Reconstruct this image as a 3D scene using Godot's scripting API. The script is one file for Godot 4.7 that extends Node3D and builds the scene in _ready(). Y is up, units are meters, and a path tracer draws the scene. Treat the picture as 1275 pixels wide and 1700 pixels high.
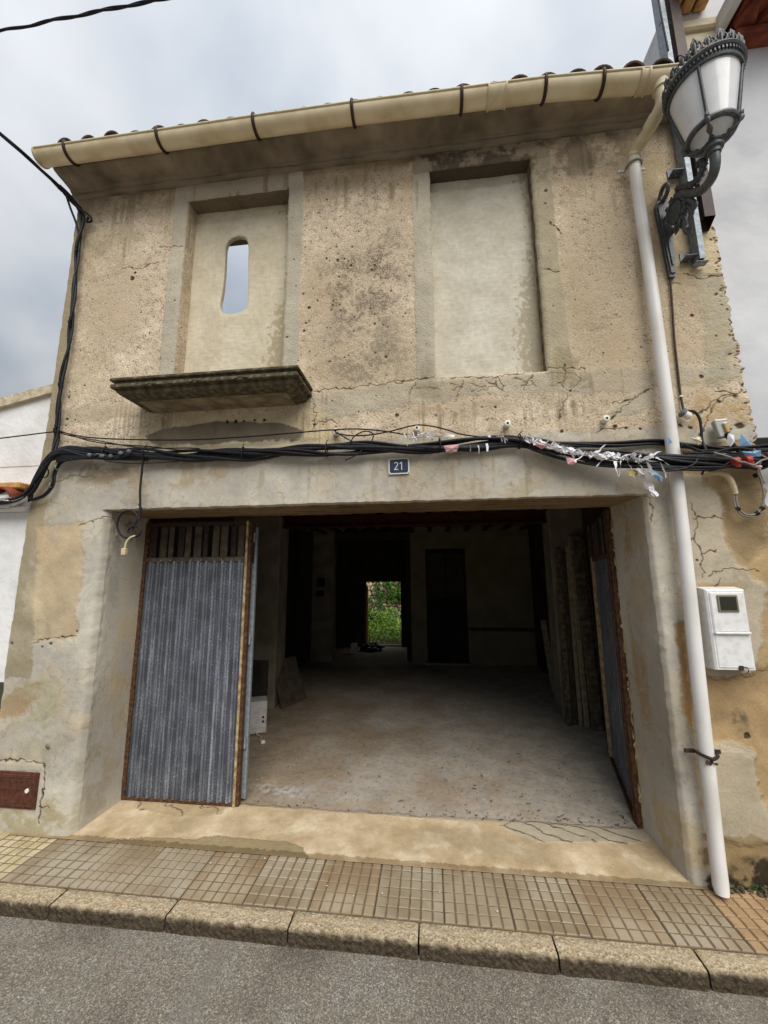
extends Node3D

# ------------------------------------------------------------------ camera, sky, sun, exposure
const CAM_POS := Vector3(0.0, 1.55, 2.375)
const CAM_ROT := Vector3(9.32, 6.64, -0.41)
const CAM_FOV := 106.05
const SUN_ENERGY := 0.5
const SKY_LEVEL := 0.26
const EXPOSURE := 2.2

var M := {}
var rng := RandomNumberGenerator.new()
var names := {}


func _ready() -> void:
	rng.seed = 21
	setup_view()
	make_materials()
	paint_facade()
	build_road_and_pavement()
	build_house()
	build_garage_inside()
	build_garage_doors()
	build_back_garden()
	build_left_house()
	build_right_house()
	build_gutter()
	build_downpipe()
	build_lamp()
	build_posts()
	build_small_fittings()
	build_cables()
	build_bunting()
	build_stored_things()
	build_litter()


func setup_view() -> void:
	var cam := Camera3D.new()
	cam.name = "camera"
	cam.fov = CAM_FOV
	cam.near = 0.05
	cam.far = 400.0
	cam.position = CAM_POS
	cam.rotation_degrees = CAM_ROT
	add_child(cam)
	cam.current = true
	var sky_noise := fnl(7, 1.0, 5)
	var big := fnl(12, 0.8, 3)
	var w := 1024
	var h := 512
	var data := PackedFloat32Array()
	data.resize(w * h * 3)
	var k := 0
	for j in h:
		var el := (0.5 - (j + 0.5) / h) * PI
		var ce := cos(el)
		var se := sin(el)
		for i in w:
			var az := ((i + 0.5) / w - 0.5) * TAU
			var up := maxf(se, 0.0)
			# overcast: the light grows towards the zenith; clouds seen on a flat layer overhead
			var s := 1.9 / (up + 0.35)
			var px := sin(az) * ce * s
			var pz := -cos(az) * ce * s
			var n := sky_noise.get_noise_3d(px * 1.3, pz * 1.3, 0.0) + 0.9 * big.get_noise_3d(px * 0.8 + 4.0, pz * 0.8, 5.0)
			var l := (1.0 + 2.0 * up) / 3.0 * (1.0 + 0.30 * n)
			var blue := clampf(0.5 - 1.1 * n + 0.35 * (0.7 - up), 0.0, 1.0)
			if se < 0.0:
				l = 0.3
			l = maxf(l, 0.12)
			data[k] = l * lerpf(0.96, 0.81, blue)
			data[k + 1] = l * lerpf(1.0, 0.915, blue)
			data[k + 2] = l * lerpf(1.06, 1.07, blue)
			k += 3
	var im := Image.create_from_data(w, h, false, Image.FORMAT_RGBF, data.to_byte_array())
	var pm := PanoramaSkyMaterial.new()
	pm.panorama = ImageTexture.create_from_image(im)
	pm.energy_multiplier = SKY_LEVEL * 1.5
	var sky := Sky.new()
	sky.sky_material = pm
	var env := Environment.new()
	env.background_mode = Environment.BG_SKY
	env.sky = sky
	env.tonemap_mode = Environment.TONE_MAPPER_LINEAR
	env.tonemap_exposure = EXPOSURE
	env.sdfgi_enabled = true
	env.ssao_enabled = true
	env.ssil_enabled = true
	var we := WorldEnvironment.new()
	we.name = "world_environment"
	we.environment = env
	add_child(we)
	# the bright part of the cloud cover behind the camera: a very wide, soft source
	var sun := DirectionalLight3D.new()
	sun.name = "sun"
	sun.light_energy = SUN_ENERGY
	sun.light_angular_distance = 50.0
	sun.light_color = Color(1.0, 0.98, 0.945)
	sun.shadow_enabled = true
	sun.rotation_degrees = Vector3(-48.0, 24.0, 0.0)
	add_child(sun)


# ------------------------------------------------------------------ naming and tagging
func numbered(called: String) -> String:
	var n: int = names.get(called, 0)
	names[called] = n + 1
	return called if n == 0 else "%s_%03d" % [called, n]


func tag(o: Node, label: String, category: String, group := "") -> Node:
	o.set_meta("label", label)
	o.set_meta("category", category)
	if group != "":
		o.set_meta("group", group)
	return o


func thing(called: String, label: String, category: String, at := Vector3.ZERO, group := "") -> Node3D:
	var o := Node3D.new()
	o.name = numbered(called)
	add_child(o)
	o.position = at
	tag(o, label, category, group)
	return o


func setting(called: String) -> Node3D:
	var o := Node3D.new()
	o.name = numbered(called)
	add_child(o)
	o.set_meta("kind", "structure")
	return o


func put(called: String, mesh: Mesh, parent: Node3D, at := Vector3.ZERO, rot := Vector3.ZERO) -> MeshInstance3D:
	var o := MeshInstance3D.new()
	o.name = numbered(called) if parent == self else called
	o.mesh = mesh
	parent.add_child(o, true)
	o.position = at
	o.rotation = rot
	return o


# ------------------------------------------------------------------ noise, textures, materials
func fnl(seed_: int, freq: float, oct := 4, kind := FastNoiseLite.TYPE_SIMPLEX_SMOOTH) -> FastNoiseLite:
	var n := FastNoiseLite.new()
	n.seed = seed_
	n.frequency = freq
	n.noise_type = kind
	n.fractal_type = FastNoiseLite.FRACTAL_FBM if oct > 1 else FastNoiseLite.FRACTAL_NONE
	n.fractal_octaves = oct
	return n


func ntex(noise: FastNoiseLite, size: int, ramp: Gradient = null) -> NoiseTexture2D:
	var t := NoiseTexture2D.new()
	t.width = size
	t.height = size
	t.seamless = true
	t.noise = noise
	if ramp:
		t.color_ramp = ramp
	return t


func ramp3(a: Color, b: Color, c: Color, lo := 0.28, hi := 0.72) -> Gradient:
	var g := Gradient.new()
	g.offsets = PackedFloat32Array([lo, (lo + hi) * 0.5, hi])
	g.colors = PackedColorArray([a, b, c])
	return g


func c8(r: int, g: int, b: int) -> Color:
	return Color(r / 255.0, g / 255.0, b / 255.0)


var shared_h := {}


func height_tex(kind: String) -> Texture2D:
	if not shared_h.has(kind):
		var n: FastNoiseLite
		match kind:
			"fine":
				n = fnl(31, 0.06, 5)
			"rough":
				n = fnl(32, 0.025, 6)
			"pit":
				n = fnl(33, 0.09, 2, FastNoiseLite.TYPE_CELLULAR)
			_:
				n = fnl(34, 0.01, 3)
		shared_h[kind] = ntex(n, 512)
	return shared_h[kind]


# mottled material in world space: a, b, c from dark to light (sRGB of the bare surface); size = metres per texture repeat
func nmat(key: String, a: Color, b: Color, c: Color, size: float, freq := 0.02, rough := 0.9, hkind := "fine", hcm := 0.15, world := true, metal := 0.0) -> StandardMaterial3D:
	var m := StandardMaterial3D.new()
	m.resource_name = key
	m.albedo_texture = ntex(fnl(hash(key) % 1000, freq * 0.6, 5), 512, ramp3(a.lerp(b, 0.3), b, c.lerp(b, 0.3), 0.18, 0.82))
	m.roughness = rough
	m.metallic = metal
	m.metallic_specular = 0.35
	m.uv1_triplanar = true
	m.uv1_world_triplanar = world
	m.uv1_scale = Vector3.ONE / size
	if hcm > 0.0:
		m.heightmap_enabled = true
		m.heightmap_texture = height_tex(hkind)
		m.heightmap_scale = hcm
	M[key] = m
	return m


func pmat(key: String, c: Color, rough := 0.6, metal := 0.0) -> StandardMaterial3D:
	var m := StandardMaterial3D.new()
	m.resource_name = key
	m.albedo_color = c
	m.roughness = rough
	m.metallic = metal
	m.metallic_specular = 0.4
	M[key] = m
	return m


func make_materials() -> void:
	nmat("cornice", c8(92, 83, 71), c8(134, 123, 107), c8(172, 160, 142), 1.6, 0.012, 0.95, "rough", 0.5)
	nmat("moss_stone", c8(50, 46, 36), c8(86, 79, 62), c8(138, 128, 104), 0.5, 0.03, 0.9, "fine", 0.25)
	nmat("soffit_stone", c8(108, 98, 80), c8(142, 130, 108), c8(170, 156, 130), 0.7, 0.015, 0.95, "rough", 0.4)
	nmat("roof_tile", c8(58, 44, 38), c8(88, 64, 54), c8(120, 92, 76), 0.6, 0.02, 0.9, "fine", 0.2)
	nmat("roof_tile_moss", c8(50, 46, 34), c8(78, 68, 48), c8(110, 92, 68), 0.5, 0.02, 0.95, "fine", 0.2)
	nmat("gutter", c8(192, 175, 138), c8(222, 208, 176), c8(232, 221, 194), 1.3, 0.014, 0.45, "none", 0.0)
	nmat("gutter_sleeve", c8(196, 184, 156), c8(210, 196, 166), c8(220, 206, 178), 0.5, 0.02, 0.55, "none", 0.0)
	pmat("bracket_brown", c8(58, 40, 32), 0.6)
	nmat("old_pvc", c8(186, 172, 136), c8(206, 194, 162), c8(216, 206, 180), 0.6, 0.02, 0.5, "none", 0.0)
	nmat("white_pvc", c8(200, 196, 188), c8(222, 220, 217), c8(230, 229, 229), 1.6, 0.012, 0.35, "none", 0.0)
	nmat("rust", c8(54, 38, 28), c8(80, 56, 40), c8(112, 84, 60), 0.35, 0.03, 0.9, "fine", 0.15)
	nmat("cream_rust", c8(120, 90, 58), c8(168, 148, 112), c8(194, 180, 146), 0.5, 0.03, 0.8, "fine", 0.15)
	nmat("galvanised", c8(92, 98, 106), c8(106, 113, 122), c8(126, 132, 140), 0.5, 0.03, 0.5, "none", 0.0, true, 0.35)
	nmat("galvanised_light", c8(120, 128, 138), c8(140, 148, 156), c8(165, 172, 178), 0.3, 0.03, 0.5, "none", 0.0, true, 0.3)
	nmat("slat_wood", c8(58, 50, 42), c8(82, 72, 60), c8(100, 90, 76), 0.6, 0.02, 0.9, "fine", 0.1)
	nmat("dark_iron", c8(40, 32, 28), c8(54, 44, 38), c8(76, 62, 52), 0.3, 0.03, 0.8, "fine", 0.08)
	nmat("lamp_iron", c8(66, 69, 71), c8(84, 87, 89), c8(106, 109, 111), 0.25, 0.03, 0.42, "fine", 0.03, true, 0.2)
	var gl := nmat("lamp_glass", c8(226, 228, 232), c8(236, 238, 241), c8(242, 243, 245), 0.4, 0.01, 0.35, "none", 0.0)
	gl.clearcoat_enabled = true
	gl.clearcoat = 0.7
	gl.clearcoat_roughness = 0.08
	gl.backlight_enabled = true
	gl.backlight = Color(0.55, 0.55, 0.56)
	nmat("brown_paint", c8(50, 36, 34), c8(66, 48, 45), c8(78, 58, 54), 0.5, 0.02, 0.5, "none", 0.0)
	nmat("hatch_brown", c8(66, 38, 28), c8(84, 50, 38), c8(98, 62, 48), 0.25, 0.02, 0.6, "none", 0.0)
	nmat("white_wall", c8(186, 188, 193), c8(204, 206, 210), c8(216, 218, 222), 2.4, 0.010, 0.85, "rough", 0.25)
	nmat("white_wall_left", c8(210, 210, 208), c8(226, 226, 226), c8(232, 232, 232), 1.2, 0.01, 0.85, "rough", 0.35)
	nmat("cream_wall", c8(186, 174, 146), c8(206, 194, 166), c8(216, 206, 182), 1.0, 0.01, 0.9, "rough", 0.3)
	nmat("coping", c8(158, 144, 116), c8(188, 176, 150), c8(206, 198, 178), 0.7, 0.02, 0.95, "rough", 0.5)
	nmat("terracotta", c8(92, 46, 34), c8(128, 66, 48), c8(150, 86, 64), 0.7, 0.015, 0.85, "fine", 0.1)
	nmat("ochre_wood", c8(150, 104, 58), c8(184, 138, 86), c8(206, 166, 114), 0.5, 0.02, 0.85, "fine", 0.1)
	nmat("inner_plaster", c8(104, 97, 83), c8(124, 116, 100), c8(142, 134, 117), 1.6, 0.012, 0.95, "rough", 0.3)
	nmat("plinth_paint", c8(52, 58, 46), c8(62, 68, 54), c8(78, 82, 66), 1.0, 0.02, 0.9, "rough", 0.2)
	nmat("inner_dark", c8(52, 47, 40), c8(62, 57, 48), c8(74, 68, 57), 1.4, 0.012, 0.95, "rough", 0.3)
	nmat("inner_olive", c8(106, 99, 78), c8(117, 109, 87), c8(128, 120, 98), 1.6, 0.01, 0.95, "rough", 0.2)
	nmat("old_wood", c8(58, 50, 40), c8(94, 84, 68), c8(128, 116, 96), 0.5, 0.02, 0.9, "fine", 0.15)
	nmat("old_wood_light", c8(110, 100, 82), c8(142, 130, 108), c8(164, 152, 128), 0.5, 0.02, 0.9, "fine", 0.15)
	nmat("jamb_wood", c8(150, 104, 54), c8(186, 140, 84), c8(206, 166, 112), 0.3, 0.02, 0.8, "fine", 0.1)
	nmat("beam_red", c8(46, 22, 18), c8(64, 32, 26), c8(84, 44, 34), 0.5, 0.02, 0.8, "fine", 0.1)
	nmat("paving_a", c8(130, 110, 84), c8(152, 138, 115), c8(174, 164, 145), 1.4, 0.010, 0.85, "fine", 0.06)
	nmat("paving_b", c8(132, 108, 80), c8(154, 137, 111), c8(174, 161, 139), 1.3, 0.010, 0.85, "fine", 0.06)
	nmat("paving_c", c8(132, 116, 92), c8(154, 142, 120), c8(176, 167, 149), 1.5, 0.010, 0.85, "fine", 0.06)
	nmat("paving_warm", c8(144, 118, 88), c8(164, 136, 102), c8(178, 152, 118), 0.7, 0.012, 0.85, "fine", 0.06)
	nmat("paving_yellow", c8(160, 146, 112), c8(186, 172, 138), c8(202, 191, 160), 0.6, 0.012, 0.85, "fine", 0.06)
	nmat("groove", c8(98, 85, 68), c8(114, 100, 80), c8(132, 117, 95), 0.5, 0.02, 0.95, "none", 0.0)
	nmat("joint_dark", c8(72, 62, 50), c8(94, 80, 62), c8(112, 98, 78), 0.4, 0.03, 0.95, "rough", 0.3)
	nmat("cable_black", c8(20, 20, 24), c8(30, 30, 35), c8(42, 42, 47), 0.4, 0.03, 0.5, "none", 0.0)
	nmat("cable_grey", c8(110, 108, 102), c8(134, 131, 124), c8(150, 146, 138), 0.4, 0.03, 0.6, "none", 0.0)
	nmat("conduit", c8(176, 160, 122), c8(198, 184, 150), c8(210, 198, 168), 0.3, 0.03, 0.5, "none", 0.0)
	pmat("porcelain", c8(226, 222, 212), 0.25)
	pmat("dark_hole", c8(34, 31, 28), 0.9)
	nmat("meter_white", c8(206, 204, 198), c8(222, 222, 222), c8(226, 226, 228), 0.5, 0.03, 0.35, "none", 0.0)
	pmat("meter_frame", c8(120, 116, 92), 0.5)
	pmat("plate_blue", c8(42, 52, 78), 0.35)
	pmat("plate_white", c8(218, 218, 212), 0.35)
	pmat("junction_grey", c8(160, 160, 156), 0.5)
	pmat("brass", c8(176, 148, 100), 0.4, 0.4)
	var dw := pmat("dark_window", c8(42, 46, 38), 0.12)
	dw.metallic_specular = 0.5
	for s in [["strip_white", c8(226, 226, 230)], ["strip_pink", c8(206, 158, 158)], ["strip_blue", c8(120, 158, 196)], ["strip_yellow", c8(214, 196, 112)], ["strip_red", c8(170, 60, 52)], ["strip_cream", c8(214, 206, 168)]]:
		var sm := pmat(s[0], s[1], 0.5)
		sm.backlight_enabled = true
		sm.backlight = Color(0.3, 0.3, 0.3)
	pmat("black_bag", c8(24, 24, 28), 0.35)
	nmat("dirty_white", c8(170, 166, 158), c8(198, 195, 190), c8(208, 206, 202), 0.4, 0.02, 0.5, "none", 0.0)
	nmat("stone_a", c8(160, 142, 112), c8(198, 180, 148), c8(220, 206, 178), 0.4, 0.03, 0.95, "rough", 0.6)
	nmat("stone_b", c8(170, 138, 102), c8(208, 178, 140), c8(226, 204, 170), 0.4, 0.03, 0.95, "rough", 0.6)
	nmat("stone_c", c8(122, 112, 96), c8(158, 148, 130), c8(188, 180, 164), 0.4, 0.03, 0.95, "rough", 0.6)
	nmat("earth", c8(62, 50, 34), c8(88, 72, 50), c8(112, 94, 68), 0.8, 0.03, 1.0, "rough", 0.8)
	for s in [["leaf_a", c8(112, 152, 60)], ["leaf_b", c8(70, 110, 46)], ["leaf_c", c8(140, 178, 70)], ["leaf_d", c8(50, 78, 42)]]:
		var lm := pmat(s[0], s[1], 0.55)
		lm.backlight_enabled = true
		lm.backlight = Color(0.35, 0.4, 0.2)
	# asphalt: bright and dark aggregate, each stone a cell
	var cell := fnl(5, 0.50, 1, FastNoiseLite.TYPE_CELLULAR)
	cell.cellular_return_type = FastNoiseLite.RETURN_CELL_VALUE
	var g := Gradient.new()
	g.offsets = PackedFloat32Array([0.0, 0.3, 0.55, 0.8, 0.93, 1.0])
	g.colors = PackedColorArray([c8(94, 89, 84), c8(112, 107, 101), c8(126, 121, 114), c8(139, 134, 126), c8(158, 152, 143), c8(182, 176, 166)])
	var ra := StandardMaterial3D.new()
	ra.resource_name = "asphalt"
	ra.albedo_texture = ntex(cell, 1024, g)
	ra.vertex_color_use_as_albedo = true
	ra.roughness = 0.9
	ra.metallic_specular = 0.3
	ra.uv1_triplanar = true
	ra.uv1_world_triplanar = true
	ra.uv1_scale = Vector3.ONE / 2.1
	var cd := fnl(5, 0.50, 1, FastNoiseLite.TYPE_CELLULAR)
	cd.cellular_return_type = FastNoiseLite.RETURN_DISTANCE
	ra.heightmap_enabled = true
	ra.heightmap_texture = ntex(cd, 1024)
	ra.heightmap_scale = 0.2
	ra.heightmap_flip_texture = true
	M["asphalt"] = ra
	# kerb: exposed aggregate, tinted by vertex colours
	var kc := fnl(8, 0.22, 1, FastNoiseLite.TYPE_CELLULAR)
	kc.cellular_return_type = FastNoiseLite.RETURN_CELL_VALUE
	var kg := Gradient.new()
	kg.offsets = PackedFloat32Array([0.0, 0.5, 0.9, 1.0])
	kg.colors = PackedColorArray([c8(176, 168, 152), c8(216, 210, 200), c8(240, 236, 228), c8(255, 255, 250)])
	var km := StandardMaterial3D.new()
	km.resource_name = "kerb"
	km.albedo_texture = ntex(kc, 512, kg)
	km.vertex_color_use_as_albedo = true
	km.roughness = 0.95
	km.metallic_specular = 0.25
	km.uv1_triplanar = true
	km.uv1_world_triplanar = true
	km.uv1_scale = Vector3.ONE / 0.7
	km.heightmap_enabled = true
	km.heightmap_texture = height_tex("pit")
	km.heightmap_scale = 0.5
	M["kerb"] = km


# ------------------------------------------------------------------ mesh builder (counter-clockwise faces go in, Godot's clockwise come out)
class B:
	var v := PackedVector3Array()
	var n := PackedVector3Array()
	var uv := PackedVector2Array()
	var col := PackedColorArray()
	var use_col := false
	var use_uv := false

	func tri(a: Vector3, b: Vector3, c: Vector3) -> void:
		var nn := (b - a).cross(c - a).normalized()
		v.append(a); v.append(c); v.append(b)
		n.append(nn); n.append(nn); n.append(nn)

	func quad(a: Vector3, b: Vector3, c: Vector3, d: Vector3) -> void:
		tri(a, b, c)
		tri(a, c, d)

	func trin(a: Vector3, b: Vector3, c: Vector3, na: Vector3, nb: Vector3, nc: Vector3) -> void:
		v.append(a); v.append(c); v.append(b)
		n.append(na); n.append(nc); n.append(nb)

	func quadn(a: Vector3, b: Vector3, c: Vector3, d: Vector3, na: Vector3, nb: Vector3, nc: Vector3, nd: Vector3) -> void:
		trin(a, b, c, na, nb, nc)
		trin(a, c, d, na, nc, nd)

	# box with chamfered edges
	func box(c: Vector3, s: Vector3, r := 0.0, bs := Basis.IDENTITY) -> void:
		var h := s * 0.5
		r = minf(r, minf(h.x, minf(h.y, h.z)) * 0.9)
		var p := func(sx: int, sy: int, sz: int, ax: int) -> Vector3:
			var q := Vector3(sx * (h.x - r), sy * (h.y - r), sz * (h.z - r))
			q[ax] = [sx, sy, sz][ax] * h[ax]
			return c + bs * q
		for ax in 3:
			var b := (ax + 1) % 3
			var d := (ax + 2) % 3
			for s1 in [-1, 1]:
				var sg := [0, 0, 0]
				var cs := []
				for pr in [[-1, -1], [1, -1], [1, 1], [-1, 1]]:
					sg[ax] = s1; sg[b] = pr[0]; sg[d] = pr[1]
					cs.append(p.call(sg[0], sg[1], sg[2], ax))
				if s1 > 0:
					quad(cs[0], cs[1], cs[2], cs[3])
				else:
					quad(cs[3], cs[2], cs[1], cs[0])
		if r <= 0.0:
			return
		for ax in 3:  # edges along ax
			var b := (ax + 1) % 3
			var d := (ax + 2) % 3
			for s1 in [-1, 1]:
				for s2 in [-1, 1]:
					var q := []
					for pr in [[-1, b], [1, b], [1, d], [-1, d]]:
						var sg := [0, 0, 0]
						sg[ax] = pr[0]; sg[b] = s1; sg[d] = s2
						q.append(p.call(sg[0], sg[1], sg[2], pr[1]))
					if s1 * s2 < 0:
						quad(q[0], q[1], q[2], q[3])
					else:
						quad(q[3], q[2], q[1], q[0])
		for sx in [-1, 1]:
			for sy in [-1, 1]:
				for sz in [-1, 1]:
					var a: Vector3 = p.call(sx, sy, sz, 0)
					var b2: Vector3 = p.call(sx, sy, sz, 1)
					var c2: Vector3 = p.call(sx, sy, sz, 2)
					if sx * sy * sz > 0:
						tri(a, b2, c2)
					else:
						tri(a, c2, b2)

	# tube along points; rad: one radius or one for each point
	func tube(pts: PackedVector3Array, rad, sides := 8, caps := true, flat := 1.0) -> void:
		var m := pts.size()
		var t0 := (pts[1] - pts[0]).normalized()
		var u := t0.cross(Vector3.UP if absf(t0.y) < 0.9 else Vector3.RIGHT).normalized()
		var rings := []
		var norms := []
		for i in m:
			var t := (pts[mini(i + 1, m - 1)] - pts[maxi(i - 1, 0)]).normalized()
			u = (u - t * u.dot(t)).normalized()
			var w := t.cross(u)
			var r: float = rad if (rad is float) else rad[i]
			var ring := PackedVector3Array()
			var nr := PackedVector3Array()
			for k in sides:
				var a := TAU * k / sides
				var dir := u * cos(a) + w * sin(a) * flat
				ring.append(pts[i] + dir * r)
				nr.append(dir.normalized())
			rings.append(ring)
			norms.append(nr)
		for i in m - 1:
			for k in sides:
				var k2 := (k + 1) % sides
				quadn(rings[i][k], rings[i][k2], rings[i + 1][k2], rings[i + 1][k], norms[i][k], norms[i][k2], norms[i + 1][k2], norms[i + 1][k])
		if caps:
			for k in sides:
				var k2 := (k + 1) % sides
				tri(pts[0], rings[0][k2], rings[0][k])
				tri(pts[m - 1], rings[m - 1][k], rings[m - 1][k2])

	# profile of (radius, height), turned round the y axis of xf
	func lathe(prof: PackedVector2Array, segs: int, xf := Transform3D.IDENTITY, a0 := 0.0, a1 := TAU) -> void:
		for i in prof.size() - 1:
			var p := prof[i]
			var q := prof[i + 1]
			var e := (q - p).normalized()
			for k in segs:
				var a := lerpf(a0, a1, float(k) / segs)
				var b := lerpf(a0, a1, float(k + 1) / segs)
				var da := Vector3(sin(a), 0, cos(a))
				var db := Vector3(sin(b), 0, cos(b))
				var na := xf.basis * (da * e.y + Vector3.UP * -e.x)
				var nb := xf.basis * (db * e.y + Vector3.UP * -e.x)
				quadn(xf * (da * p.x + Vector3.UP * p.y), xf * (db * p.x + Vector3.UP * p.y), xf * (db * q.x + Vector3.UP * q.y), xf * (da * q.x + Vector3.UP * q.y), na, nb, nb, na)

	# extrusion of a counter-clockwise outline (x, y) from z0 to z1 of xf
	func prism(poly: PackedVector2Array, z0: float, z1: float, xf := Transform3D.IDENTITY) -> void:
		var idx := Geometry2D.triangulate_polygon(poly)
		for i in range(0, idx.size(), 3):
			var a := poly[idx[i]]
			var b := poly[idx[i + 1]]
			var c := poly[idx[i + 2]]
			if (b - a).cross(c - a) < 0.0:
				var s := b
				b = c
				c = s
			tri(xf * Vector3(a.x, a.y, z1), xf * Vector3(b.x, b.y, z1), xf * Vector3(c.x, c.y, z1))
			tri(xf * Vector3(a.x, a.y, z0), xf * Vector3(c.x, c.y, z0), xf * Vector3(b.x, b.y, z0))
		var m := poly.size()
		for i in m:
			var a := poly[i]
			var b := poly[(i + 1) % m]
			quad(xf * Vector3(a.x, a.y, z0), xf * Vector3(b.x, b.y, z0), xf * Vector3(b.x, b.y, z1), xf * Vector3(a.x, a.y, z1))

	# rough lump: a squashed, uneven ball
	func lump(c: Vector3, s: Vector3, noise: FastNoiseLite, amount: float, rings := 5, segs := 8, bs := Basis.IDENTITY) -> void:
		var p := func(i: int, k: int) -> Vector3:
			var th := PI * i / rings
			var ph := TAU * (k % segs) / segs
			var d := Vector3(sin(th) * cos(ph), cos(th), sin(th) * sin(ph))
			var q := d * (1.0 + amount * noise.get_noise_3d(d.x * 1.3 + c.x * 9.0, d.y * 1.3 + c.y * 9.0, d.z * 1.3 + c.z * 9.0))
			return c + bs * (q * s)
		for i in rings:
			for k in segs:
				var a: Vector3 = p.call(i, k)
				var b: Vector3 = p.call(i, k + 1)
				var cc: Vector3 = p.call(i + 1, k + 1)
				var d: Vector3 = p.call(i + 1, k)
				if i > 0:
					tri(a, b, cc)
				if i < rings - 1:
					tri(a, cc, d)

	func mesh(mat: Material, into: ArrayMesh = null) -> ArrayMesh:
		var am := into if into else ArrayMesh.new()
		var arr := []
		arr.resize(Mesh.ARRAY_MAX)
		arr[Mesh.ARRAY_VERTEX] = v
		arr[Mesh.ARRAY_NORMAL] = n
		if use_uv:
			arr[Mesh.ARRAY_TEX_UV] = uv
		if use_col:
			arr[Mesh.ARRAY_COLOR] = col
		am.add_surface_from_arrays(Mesh.PRIMITIVE_TRIANGLES, arr)
		am.surface_set_material(am.get_surface_count() - 1, mat)
		return am


func vs(a: Array) -> PackedVector3Array:
	var p := PackedVector3Array()
	for q in a:
		p.append(Vector3(q[0], q[1], q[2]))
	return p


func smooth(pts: PackedVector3Array, per := 6) -> PackedVector3Array:
	var out := PackedVector3Array()
	var m := pts.size()
	for i in m - 1:
		var a := pts[maxi(i - 1, 0)]
		var b := pts[i]
		var c := pts[i + 1]
		var d := pts[mini(i + 2, m - 1)]
		for k in per:
			out.append(b.cubic_interpolate(c, a, d, float(k) / per))
	out.append(pts[m - 1])
	return out


func box_mesh(s: Vector3, mat: Material, r := 0.004) -> ArrayMesh:
	var b := B.new()
	b.box(Vector3.ZERO, s, r)
	return b.mesh(mat)


func put_box(called: String, parent: Node3D, lo: Vector3, hi: Vector3, mat: Material, r := 0.004) -> MeshInstance3D:
	var b := B.new()
	b.box((lo + hi) * 0.5, hi - lo, r)
	return put(called, b.mesh(mat), parent)


func put_tube(called: String, parent: Node3D, pts: PackedVector3Array, rad, mat: Material, sides := 8) -> MeshInstance3D:
	var b := B.new()
	b.tube(pts, rad, sides)
	return put(called, b.mesh(mat), parent)


# ------------------------------------------------------------------ plaster painting: colour and relief of the front wall in one picture
const FN := 1280
const FX0 := -2.85
const FX1 := 1.95
const FY0 := -0.05
const FY1 := 4.75
var fr := PackedFloat32Array()
var fg := PackedFloat32Array()
var fb := PackedFloat32Array()
var fh := PackedFloat32Array()
var na := PackedByteArray()
var nb := PackedByteArray()
var nc := PackedByteArray()
var nd := PackedByteArray()
var ne := PackedByteArray()


func noise_bytes(n: FastNoiseLite, w: int, h: int) -> PackedByteArray:
	var im := n.get_image(w, h)
	im.convert(Image.FORMAT_L8)
	return im.get_data()


func fxi(x: float) -> int:
	return clampi(int((x - FX0) / (FX1 - FX0) * FN), 0, FN - 1)


func fyi(y: float) -> int:
	return clampi(int((FY1 - y) / (FY1 - FY0) * FN), 0, FN - 1)


# a patch with a wavering outline; grain lets the ground show through in specks
func patch(poly: Array, col: Color, alpha: float, warp := 0.012, dh := 0.0, grain := 0.0, vary := 0.06) -> void:
	var pg := PackedVector2Array()
	var lo := Vector2(99, 99)
	var hi := Vector2(-99, -99)
	for q in poly:
		var p := Vector2(q[0], q[1])
		pg.append(p)
		lo = lo.min(p)
		hi = hi.max(p)
	var px := (FX1 - FX0) / FN
	var wn := warp * 3.0
	var sw := minf(0.7 * warp, 0.009)
	var soft := [Vector2(sw, sw * 0.4), Vector2(-sw * 0.4, sw), Vector2(-sw, -sw * 0.4), Vector2(sw * 0.4, -sw)]
	for j in range(fyi(hi.y + wn), fyi(lo.y - wn) + 1):
		var y := FY1 - (j + 0.5) * px
		for i in range(fxi(lo.x - wn), fxi(hi.x + wn) + 1):
			var k := j * FN + i
			var wx := (nb[k] - 128) * warp * 0.02 + (nc[k] - 128) * warp * 0.008
			var wy := (nb[(k + 397 * FN + 211) % (FN * FN)] - 128) * warp * 0.02 + (nc[(k + 97 * FN + 511) % (FN * FN)] - 128) * warp * 0.008
			var wp := Vector2(FX0 + (i + 0.5) * px + wx, y + wy)
			var hits := 0
			for o in soft:
				if Geometry2D.is_point_in_polygon(wp + o, pg):
					hits += 1
			if hits == 0:
				continue
			var a := alpha * hits * 0.25
			if grain > 0.0 and nd[k] + nc[k] * 0.5 < 192.0 * grain:
				a *= 0.25
			var m := 1.0 + vary * (na[(k + 131 * FN) % (FN * FN)] + nb[k] - 256) / 128.0 + (nd[k] - 128) * 0.0004
			fr[k] = lerpf(fr[k], col.r * m, a)
			fg[k] = lerpf(fg[k], col.g * m, a)
			fb[k] = lerpf(fb[k], col.b * m, a)
			fh[k] += dh * 0.125 * hits


func rect(x0: float, x1: float, y0: float, y1: float) -> Array:
	return [[x0, y0], [x1, y0], [x1, y1], [x0, y1]]


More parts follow.
